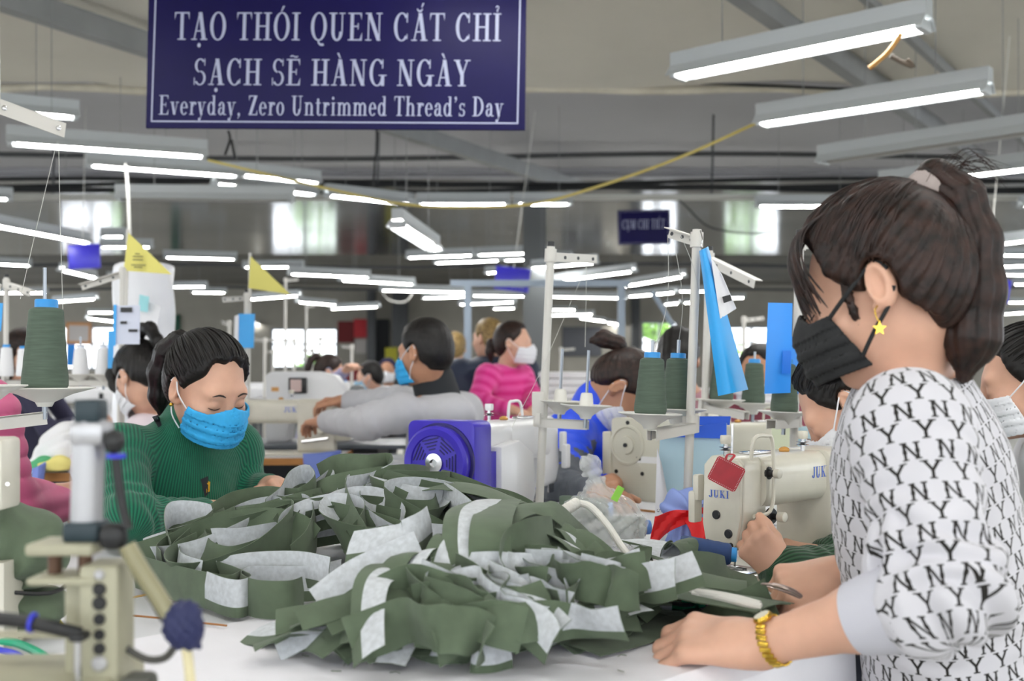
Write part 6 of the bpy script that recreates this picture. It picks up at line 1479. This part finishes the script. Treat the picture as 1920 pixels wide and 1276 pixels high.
MB().tube(bez([P(240, 1030, dF-.012), P(262, 1078, dF-.012), P(290, 1122, dF-.012), P(312, 1160, dF-.012)], 5), .0055, 8).build('black_hose', M_blk, pr, world=True)
sdf_obj('tape_knot', lambda p: smin(ell(A(P(342, 1172, dF-.02)), (.017, .014, .020))(p), cap(A(P(352, 1150, dF-.02)), A(P(366, 1205, dF-.02)), .008, .005)(p), .01)+.0018*np.sin(p[:, 0]*700)*np.sin(p[:, 2]*600), [P(342, 1172, dF-.02)], .05, .002, mat('navy_tape', '1c2350', .55), pr)
MB().tube(bez([P(345, 1195, dF-.02), P(352, 1230, dF-.02), P(358, 1290, dF-.02)], 5), .0045, 8).build('tan_hose', mat('cream_hose', 'd9cfa6', .5), pr, world=True)
MB().tube(bez([P(238, 1215, dF), P(275, 1235, dF), P(310, 1232, dF), P(332, 1205, dF-.01)], 6), .0034, 8).build('loop_hose', mat('grey_hose', '4b4a46', .5), pr, world=True)
MB().tube(bez([P(-20, 1158, dF-.05), P(40, 1164, dF-.05), P(100, 1176, dF-.05), P(150, 1188, dF-.04)], 5), .006, 8).build('side_hose', M_blk, pr, world=True)
MB().cyl(P(58, 1166, dF-.05), P(64, 1167, dF-.05), .0085, n=12).build('blue_collar', mat('blue_collar', '2a33c4', .4), pr, world=True)
bx('hose_block', 134, 1184, 164, 1200, dF-.04, .02, M_blk); MB().cyl(P(146, 1200, dF-.04), P(146, 1290, dF-.04), .003, n=8).build('rod', M_chrome, pr, world=True)
bx('rail', -40, 1186, 140, 1192, dF+.03, .02, M_bei, .001); bx('base_plate', -60, 1256, 230, 1330, dF+.0, .12, M_bei)
bx('base_knob', 232, 1262, 290, 1300, dF-.02, .03, mat('dark_grey_plastic', '55564f', .5), .006)
# machine head corner and tied fabric at the left edge
mh = thing('machine_cover', 'cream machine cover corner at the left edge before the pink jacket', 'machine', tuple(P(-10, 955, 1.5)))
MB().box((P(-30, 880, 1.5).x, 1.5, P(0, 886, 1.5).z), (.075, .06, .094), bev=.007).build('cover', M_cr, mh, world=True)
MB().cyl(P(14, 907, 1.466), P(14, 907, 1.474), .0025, n=10).build('screw', M_chrome, mh, world=True)
MB().box((P(-22, 880, 1.5).x, 1.52, TZ+.055), (.05, .06, .12)).build('neck', M_cr, mh, world=True)
fb_ = A(Q(30, 1100, .06))
def bundle(p):
    q = p-fb_; ph = np.arctan2(q[:, 0], q[:, 2])
    d = smin(ell(fb_+A((-.01, 0, .055)), (.085, .07, .062))(p), ell(fb_+A((-.005, .0, -.035)), (.07, .06, .045))(p), .015)
    return smax(d+.005*np.sin(ph*9+40*q[:, 1])+.004*np.sin(q[:, 0]*90+q[:, 2]*40), TZ+.004-p[:, 2], .005)
fbo = thing('fabric_bundle', 'tied bundle of olive fabric at the left edge behind the press', 'fabric', tuple(Q(30, 1100, 0)))
sdf_obj('fabric', bundle, [fb_-A((.11, .09, .07)), fb_+A((.10, .09, .13))], .01, .004, M_ol, fbo, 1)
MB().tube([fb_+A((.07*math.cos(a), .062*math.sin(a), .002+.004*math.sin(3*a))) for a in np.linspace(0, 6.28, 24)], .003, 6).build('tie_cord', M_blk, fbo, world=True)
tag(sheet_px(MB(), (50, 1115), (75, 1118), (122, 1170), (95, 1172), 1.62, 4, .004).build('paper_slip', mat('yellow_paper', 'e0d470', .7)), 'yellow printed slip hanging from the tied olive bundle', 'paper')
gt = thing('hand_tool', 'teal-handled hand tool lying at the lower left behind the press', 'tool', tuple(Q(50, 1215, 0)))
MB().tube(bez([Q(-10, 1200, .006), Q(30, 1205, .006), Q(70, 1222, .006), Q(105, 1245, .006)], 5), .0055, 8).build('handle', M_gr, gt, world=True); MB().tube(bez([Q(-15, 1215, .006), Q(20, 1222, .006), Q(40, 1230, .006)], 4), .004, 8).build('collar', mat('blue_collar', '2a33c4', .4), gt, world=True)
tag(MB().tube(bez([Q(235, 1152, .002), Q(300, 1158, .002), Q(370, 1166, .002), Q(425, 1172, .002)], 4), .0016, 5).build('string', mat('brown_string', '9b6a3e', .8)), 'brown string lying on the grey table right of the press', 'string')
tag(MB().tube(bez([Q(225, 1125, .002), Q(255, 1118, .002), Q(285, 1112, .002)], 4), .0018, 5).build('string', mat('tan_string', 'c2a066', .8)), 'short tan string on the table before the rear pile', 'string')
pb = thing('paper_stack', 'flat papers with a red stripe lying on the table by the green sleeve', 'paper', tuple(Q(280, 990, 0)))
MB().box(Q(275, 992, .004), (.17, .10, .004)).build('sheet', M_pap, pb, world=True); MB().box(Q(278, 989, .008), (.15, .03, .002)).build('red_stripe', mat('coral_stripe', 'd8766e', .6), pb, world=True)
for k in range(14):
    x, y = rs.uniform(480, 1180), rs.uniform(1195, 1262); a = rs.uniform(0, 6.28); c = Q(x, y, .0015)
    tag(MB().tube([c, c+Vector((.007*math.cos(a), .007*math.sin(a), .001)), c+Vector((.013*math.cos(a+.5), .013*math.sin(a+.5), .0003))], .0006, 4).build('thread_scrap', mat('scrap', '4d5a4c', .9)), 'tiny olive thread scrap on the white cloth', 'thread', 'thread scraps on the cloth')
# ---------------------------------------------------------------- middle and far background
def board(name, label, cat, tl, tr_, br, bl, d, m, parts=(), th=.004):
    t = thing(name, label, cat, tuple(P((bl[0]+br[0])/2, (bl[1]+br[1])/2, d))); sheet_px(MB(), tl, tr_, br, bl, d, 3, 0, th).build('sheet', m, t, world=True)
    for (nm, a, b, c, e, mm) in parts: sheet_px(MB(), a, b, c, e, d-.01, 2, 0, .001).build(nm, mm, t, world=True)
    return t
M_pen = mat('yellow_pennant', 'd9d070', .6); M_tx = mat('faint_print', '8a8450', .7)
for (top, bl_, br_, bot, d, lab, tx) in (((241, 436), (232, 507), (322, 514), (228, 580), 4.4, 'left yellow triangular pennant on a thin pole above the bent worker', True), ((470, 480), (466, 540), (545, 552), (462, 650), 5.2, 'right yellow triangular pennant above the row of white cones', False)):
    t = thing('pennant', lab, 'flag', tuple(P(*bot, d)))
    pb_ = P(bot[0], bot[1], d+.01); pb_.z = .785 if tx else 0
    MB().cyl(P(top[0]-1, top[1]-6, d+.01), pb_, .007, n=8).build('pole', M_pole, t, world=True)
    a, b, c = P(*top, d), P(*bl_, d), P(*br_, d-.05); n_ = (b-a).cross(c-a).normalized()*.0015
    MB().add([a, b, c, a+n_, b+n_, c+n_], [(0, 1, 2), (5, 4, 3), (0, 3, 4, 1), (1, 4, 5, 2), (2, 5, 3, 0)]).build('flag', M_pen, t, world=True, sharp=0)
    if tx:
        for (y, x0, x1) in ((474, 253, 262), (479, 249, 268), (485, 249, 268), (495, 246, 273), (499, 251, 267)): sheet_px(MB(), (x0, y), (x1, y+.6), (x1, y+3.2), (x0, y+2.6), d-.035, 1, 0, .0005).build('print_line', M_tx, t, world=True)
# stands with white cones behind the big olive cone
def cones_row(lab, pts, d, h, r, m=None, grp=None, core=None):
    for (x, y) in pts: cone(lab if isinstance(lab, str) else lab[(x, y)], P(x, y, d), (0, 0, 1), h, r, m or M_white_t, core or M_core, grp)
d6 = 4.1
s6, _ = stand('thread stand with two white cones left of the bent worker', P(230, 500, d6), PZ(222, 690+.37*F/d6, TZ), .009, P(150, 536, d6), (P(224, 712, d6), P(122, 712, d6)), cap_=False)
for (x, lab) in ((151, 'left white thread cone on the stand behind the big olive cone'), (194, 'right white thread cone on the stand behind the big olive cone')):
    holder(s6, P(x, 704, d6), Vector((0, 0, 1)), .055, .14); cone(lab, P(x, 702, d6), (0, 0, 1), .097, .0292, M_white_t, mat('white_core', 'dfe4f0', .4))
s7, _ = stand('thread stand with white and blue cones at the far left edge', P(12, 520, 4.15), PZ(10, 690+.37*F/4.15, TZ), .009, P(62, 548, 4.1), (P(10, 712, 4.15), P(62, 712, 4.15)))
cone('white thread cone with blue marks at the left edge', P(12, 705, 4.1), (0, 0, 1), .105, .026, M_white_t); cone('white thread cone half hidden behind the big olive cone', P(44, 705, 4.1), (0, 0, 1), .10, .026, M_white_t)
tag(sheet_px(MB(), (-12, 568), (6, 568), (2, 620), (-12, 625), 3.4, 3).build('blue_card', M_card), 'blue card sliver hanging at the left edge', 'card')
board('clipboard', 'clipboard with printed sheet and black clip hanging left of the bent worker', 'clipboard', (219, 573), (263, 572), (262, 645), (217, 645), 3.9, mat('pale_print_sheet', 'cdd2e2', .7), [('clip', (226, 576), (248, 576), (248, 585), (226, 585), M_blk), ('print_block', (226, 602), (238, 602), (238, 607), (226, 607), M_blk), ('print_block', (241, 617), (258, 617), (258, 622), (241, 622), M_blk), ('blue_edge', (213, 571), (219, 571), (217, 648), (212, 648), M_card)])
tag(sheet_px(MB(), (203, 620), (214, 620), (212, 690), (202, 690), 4.0, 3).build('blue_card', M_card), 'narrow blue card hanging beside the clipboard', 'card')
wr_ = thing('fabric_roll', 'tall roll of white fabric in plastic wrap standing behind the bent worker', 'fabric roll', (P(270, 700, 4.9).x, 4.9, 0))
def rollf(p): q = p-A((P(270, 0, 4.9).x, 4.9, 0)); return np.maximum(np.sqrt(q[:, 0]**2+q[:, 1]**2)-(.125+.006*np.sin(q[:, 2]*23+np.arctan2(q[:, 1], q[:, 0])*5)), np.abs(q[:, 2]-.80)-.80)
sdf_obj('wrapped_fabric', rollf, [(P(270, 0, 4.9).x-.15, 4.75, -.0), (P(270, 0, 4.9).x+.15, 5.05, 1.62)], .02, .014, mat('wrapped_white', 'e6e7ec', .35), wr_, 1)
sheet_px(MB(), (265, 560), (303, 575), (285, 650), (262, 640), 4.72, 3).build('attached_paper', M_pap, wr_, world=True); sheet_px(MB(), (262, 552), (280, 556), (277, 585), (260, 582), 4.70, 2).build('cyan_note', mat('cyan_note', '9fdbe2', .6), wr_, world=True)
board('framed_notice', 'small orange-framed notice behind the white cones', 'notice', (124, 604), (171, 605), (170, 645), (123, 644), 33.87, mat('orange_frame', 'c98a4c', .6), [('paper', (129, 609), (167, 610), (166, 640), (128, 639), mat('grey_paper', 'c2bcb8', .7))])
tag(sheet_px(MB(), (126, 645), (141, 645), (141, 685), (125, 685), 6.8, 2).build('blue_card', M_card2), 'blue card hung below the orange-framed notice', 'card')
b8 = board('hanging_folder', 'blue folder with white back hung under the right pennant', 'folder', (447, 588), (478, 588), (476, 652), (446, 652), 5.1, M_card, [('page_edge', (440, 592), (448, 590), (447, 640), (439, 636), M_pap)])
s8, _ = stand('thread stand under the right pennant', P(462, 548, 5.15), PZ(458, 690+.37*F/5.15, TZ), .009, P(418, 560, 5.1), None)
# left table with white garments
work_table('wood-edged table at the left behind the pink jacket', (P(95, 0, 4.3).x, 4.25), .1, .95, .55, z=.785, edge=M_wood)
sdf_obj_g = thing('garment_pile', 'heap of white garments on the left wood-edged table', 'clothes', tuple(P(140, 848, 4.1)))
def heap(cx, cy, z0, rx, ry, rz, fr=40):
    def f(p):
        q = p-A((cx, cy, z0)); d = ell((cx, cy, z0), (rx, ry, rz))(p)+.014*np.sin(q[:, 0]*fr+3*np.sin(q[:, 2]*fr*.7))*np.sin(q[:, 1]*fr*.8+q[:, 2]*fr)
        return smax(d, z0+.002-p[:, 2], .01)
    return f
gx = P(140, 0, 4.1).x
sdf_obj('garments', heap(gx, 4.15, .79, .17, .14, .17), [(gx-.2, 3.98, .78), (gx+.2, 4.32, .98)], .02, .009, mat('white_garment', 'e8e8ea', .8), sdf_obj_g, 1)
for (px, py, rx, m, lab) in ((70, 838, .06, mat('green_mesh', '59b07c', .8), 'green mesh cloth heaped beside the white garments'), (98, 850, .07, mat('yellow_cloth', 'e8dc86', .8), 'yellow cloth lying before the white garments')):
    q = P(px, py, 4.0); t = thing('folded_cloth', lab, 'cloth', (q.x, q.y, .79)); sdf_obj('cloth', heap(q.x, q.y, .79, rx, rx*.8, .05), [(q.x-.1, q.y-.1, .785), (q.x+.1, q.y+.1, .85)], .02, .006, m, t, 1)
M_pou = mat('blue_pouch', '7c8fd8', .85)
def pouch(label, tl, tr_, br, bl, d):
    t = thing('cloth_pouch', label, 'pouch', tuple(P((bl[0]+br[0])/2, (bl[1]+br[1])/2, d))); rows = []
    sheet_px(MB(), tl, tr_, br, bl, d, 6, -.05).build('front', M_pou, t, world=True); sheet_px(MB(), (tl[0], tl[1]+2), (tr_[0], tr_[1]-3), br, bl, d+.02, 6, .02).build('back', M_pou, t, world=True)
pouch('blue cloth pouch hanging from the left wood-edged table', (60, 878), (86, 868), (76, 940), (62, 972), 3.9)
pouch('blue cloth pouch hanging from the wooden table edge behind the pile', (568, 850), (640, 846), (625, 905), (572, 905), 4.55)
# machine on the wood-edged table left of centre, and the pattern machine with a screen
work_table('wood-edged table carrying the cream machine left of centre', (P(540, 0, 5.05).x, 5.02), .03, .52, .50, z=.775, edge=M_wood)
sewing_machine('cream machine on the wood-edged table right of the green-sweater woman', (P(452, 0, 4.95).x, 4.95, .777), .05, M_cr, 'std', True, 1.05)
pm = thing('pattern_machine', 'large white programmable sewing machine with a small screen before the grey jacket', 'sewing machine', tuple(P(560, 0, 5.5).xy)+(0,))
ox = P(505, 0, 5.5).x
prof = [(0, .80), (0, 1.12), (.03, 1.135), (.24, 1.135), (.33, 1.115), (.38, 1.04), (.40, .93), (.40, .80), (.31, .80), (.30, .90), (.25, .985), (.12, .985), (.10, .80)]
MB().prism(prof, .16, (ox, 5.5, 0), (1, 0, 0), (0, 0, 1), bev=.008).build('body', M_wh, pm, world=True)
MB().box((ox+.425, 5.5, .97), (.06, .13, .20), bev=.02).build('motor', mat('mid_grey_plastic', '7d8084', .5), pm, world=True)
scn = MB().box((ox+.155, 5.405, 1.068), (.085, .02, .075), bev=.004).build('display', M_blk, pm, world=True); MB().box((ox+.148, 5.394, 1.068), (.052, .003, .058)).build('screen', mat('lit_screen', 'd2b8b4', .3), scn, world=True)
MB().box((ox+.33, 5.418, .995), (.035, .002, .022)).build('logo_plate', M_ink, pm, world=True); MB().box((ox+.045, 5.418, 1.05), (.035, .002, .02)).build('orange_label', mat('orange_label', 'd8a05c', .5), pm, world=True)
MB().box((ox+.2, 5.5, .39), (.7, .45, .78)).build('cabinet', mat('dark_cabinet', '3a3c40', .6), pm, world=True); MB().box((ox+.35, 5.45, .79), (1.0, .5, .02), bev=.003).build('work_plate', mat('dark_plate', '5a6068', .4), pm, world=True)
work_table('dark bench under the hands of the grey-jacket man', (P(700, 0, 5.0).x, 4.95), -.05, .55, .35, z=.765, top=mat('dark_bench', '6c7178', .5))
bgx = P(700, 0, 4.6).x
bgt = thing('garment_bag', 'bag of white and blue garments below the bench', 'clothes', (bgx, 4.6, 0)); sdf_obj('garments', heap(bgx, 4.75, .0, .20, .16, .74, 26), [(bgx-.25, 4.55, 0), (bgx+.25, 4.95, .76)], .02, .014, mat('mixed_garments', 'c8cbd8', .8, noise=.5, nscale=9, col2='4a57a8'), bgt, 1)
# gantry frame, white fabric wall, rows of far machines and stands
gn = thing('gantry_frame', 'blue-grey steel gantry frame above the standing workers', 'frame', (P(875, 0, 9).x, 9, 0)); M_gan = mat('blue_grey_steel', '8b98a6', .45)
MB().box(((P(845, 0, 9).x+P(1180, 0, 9).x)/2, 9, P(0, 531, 9).z), (P(1180, 0, 9).x-P(845, 0, 9).x, .06, .05)).build('crossbar', M_gan, gn, world=True)
for x in (877, 1165): MB().box((P(x, 0, 9).x, 9, P(0, 531, 9).z/2), (.055, .055, P(0, 531, 9).z)).build('post', M_gan, gn, world=True)
MB().cyl(P(1222, 545, 9), P(1262, 610, 9), .02, n=8).build('brace', M_gan, gn, world=True)
ww = thing('fabric_stack', 'tall white stack of cut fabric behind the blue jacket', 'fabric', (P(1085, 0, 7.2).x, 7.2, 0))
for k in range(8): MB().box((P(1085, 0, 7.2).x+.02*math.sin(k*2.2), 7.2, .79+.0425*k+.02), (.66+.03*math.sin(k*1.3), .5, .041), bev=.010).build('folded_layer', mat('white_garment', 'e8e8ea', .8), ww, world=True)
MB().box((P(1085, 0, 7.2).x, 7.2, .39), (.72, .5, .78)).build('trolley', M_leg, ww, world=True)
board('notice_board', 'dark grey notice board on the far wall behind the empty spool pins', 'board', (1054, 612), (1128, 612), (1128, 668), (1054, 668), 33.87, mat('dark_board', '4a4c52', .6), [('inner_panel', (1058, 616), (1124, 616), (1124, 664), (1058, 664), mat('dark_panel', '5c5f66', .6))], .05)
board('red_banner', 'dark red banner on the far wall left of the grey-jacket man', 'banner', (634, 602), (664, 602), (664, 642), (634, 642), 33.87, mat('dark_red', '6b1418', .7), [], .05)
board('red_banner', 'red and white banner right of the dark red one on the far wall', 'banner', (664, 598), (688, 598), (688, 633), (664, 633), 33.87, mat('red_cloth', 'c03038', .7), [('white_mark', (668, 606), (674, 606), (674, 612), (668, 612), M_pap), ('white_mark', (676, 618), (683, 618), (683, 625), (676, 625), M_pap), ('white_sheet', (666, 636), (687, 636), (687, 662), (666, 662), mat('grey_paper', 'c2bcb8', .7))], .05)
board('wall_poster', 'low dark red panel behind the far brown-haired worker', 'panel', (640, 685), (676, 685), (676, 722), (640, 722), 14, mat('dark_red', '6b1418', .7), [], .03)
board('dark_door', 'dark doorway in the far wall above the far seated workers', 'door', (704, 598), (730, 598), (730, 700), (704, 700), 33.87, mat('door_dark', '24272a', .7), [], .06)
board('green_door', 'dark green door in the far wall behind the white fabric roll', 'door', (322, 590), (338, 590), (338, 690), (322, 690), 33.87, mat('door_green', '124a38', .7), [], .06)
for (x0, x1, lab) in ((688, 704, 'grey wall pillar beside the dark doorway'), (1184, 1200, 'grey wall pillar left of the bright far window'), (735, 765, 'grey wall pillar behind the head of the grey-jacket man')):
    a, b = P(x0, 0, 33.4).x, P(x1, 0, 33.4).x; tag(MB().box(((a+b)/2, 33.5, 1.75), (b-a, .3, 3.5), bev=.02).build('wall_pillar', M_steel_d), lab, 'pillar')
tag(sheet_px(MB(), (722, 652), (745, 650), (745, 692), (722, 694), 33.36, 2, 0, .02).build('yellow_folder', mat('olive_yellow', 'b3ad2c', .6)), 'yellow folder hanging left of the grey-jacket man', 'folder')
bn = thing('storage_bin', 'cyan plastic bin far back above the blue jacket', 'bin', tuple(P(1178, 672, 9.6))); MB().box(P(1178, 663, 9.6), (.19, .12, .075), bev=.008).build('bin', mat('cyan_bin', '3fb4dc', .5), bn, world=True); MB().box(P(1178, 655, 9.6), (.20, .13, .012)).build('rim', mat('cyan_bin', '3fb4dc', .5), bn, world=True)
MB().box((P(1178, 0, 9.6).x, 9.6, P(0, 672, 9.6).z/2), (.16, .10, P(0, 672, 9.6).z)).build('pedestal', M_leg, bn, world=True)
# far stands: thin white frames in rows
FS = [(536, 520, 560, 9.0), (497, 632, 475, 8.5), (552, 633, 500, 9.5), (586, 652, 560, 9.5), (600, 630, 628, 10), (660, 645, 640, 8.8), (345, 640, 360, 9), (512, 655, 500, 11), (1052, 650, 1078, 9.5), (1150, 655, 1175, 10), (1395, 592, 1432, 6.5), (1188, 650, 1160, 10.5), (1415, 640, 1440, 8), (1352, 620, 1375, 9), (430, 600, 415, 7), (575, 570, 590, 12)]
for (x, y, ax_, d) in FS:
    t_, _ = stand('thin white thread stand far back '+far_where(x), P(x, y, d), Vector((P(x-3, 0, d).x, d, 0)), .011, P(ax_, y+3, d), None, 'far thread stands', False, False)
for (x, y, d) in ((505, 695, 8.6), (517, 697, 8.7), (531, 695, 8.6), (637, 702, 8.8), (648, 701, 8.8), (622, 715, 8.6), (345, 705, 8.8), (1050, 700, 9.4), (560, 712, 9.4)):
    cone('small white thread cone far back '+far_where(x), PZ(x, 690+.37*F/d, TZ)+Vector((0, 0, .17)), (0, 0, 1), .10, .028, M_white_t, M_core, 'far white cones')
    q = PZ(x, 690+.37*F/d, TZ)
    tag(MB().lathe([(.03, 0), (.012, .02), (.012, .16), (.05, .168)], q, (0, 0, 1), 14).build('cone_pedestal', M_dish), 'white pedestal of a far thread cone '+far_where(x), 'stand', 'far cone pedestals')
mproto = None; k = 0
for (x, d, rz, dx) in ((480, 8.9, .1, 0), (560, 9.2, .1, 0), (640, 9.1, .1, 0), (420, 11, .1, 0), (520, 11.5, .1, 0), (610, 12, .1, 0), (330, 8.6, .1, 0), (180, 8.8, .2, 0), (80, 8.0, .2, 0), (1060, 9.6, 2.9, 0), (1140, 10, 2.9, 0), (1230, 9, 2.9, 0), (1400, 6.6, 2.9, 0), (1330, 8.2, 2.9, 0), (820, 11.5, .1, 0), (1480, 8, 2.9, 0)):
    px = P(x, 0, d).x
    work_table('far sewing table '+far_where(x), (px+.12, d), rz, 1.0, .5, z=.78, group='far sewing tables')
    if mproto is None:
        mproto = sewing_machine('far white sewing machine '+far_where(x), (px, d, .782), rz, M_wh, 'std', False, 1.0, 'far sewing machines', False)
    else:
        c = copy_tree(mproto); c['label'] = 'far white sewing machine '+far_where(x); c.location = (px, d, .782); c.rotation_euler = (0, 0, rz)
# trees outside the far windows
M_leaf = mat('sunlit_leaves', '7fae3a', .8, noise=.4, nscale=3)
for (x, y, z, r, lab) in ((-6.4, 38, .9, 1.0, 'sunlit green bush outside the left far window'), (7.4, 38, 1.2, 1.0, 'sunlit green bush outside the right far window'), (4.9, 39, 2.5, .5, 'green tree top outside the bright far window'), (-12.6, 38.5, 1.0, 1.0, 'green bush outside the leftmost far window')):
    t = thing('bush', lab, 'bush', (x, y, 0)); rr_ = random.Random(int(x*10)); m = MB()
    for q in range(420):
        a, b = rr_.uniform(0, 6.28), rr_.uniform(-1, 1); rad = r*rr_.uniform(.7, 1); c = Vector((rad*math.cos(a)*math.sqrt(1-b*b), rad*math.sin(a)*math.sqrt(1-b*b), z+rad*b*.8))
        u = Vector((rr_.gauss(0, 1), rr_.gauss(0, 1), rr_.gauss(0, 1))).normalized(); v = u.orthogonal().normalized(); s_ = .12
        m.add([c-u*s_, c+v*s_*.5, c+u*s_, c-v*s_*.5], [(0, 1, 2, 3)])
    tag(m.build('foliage', M_leaf, t), kind='stuff'); MB().cyl((0, 0, 0), (0, 0, z), .06, n=8).build('stem', mat('bark', '4a3a2a', .9), t)
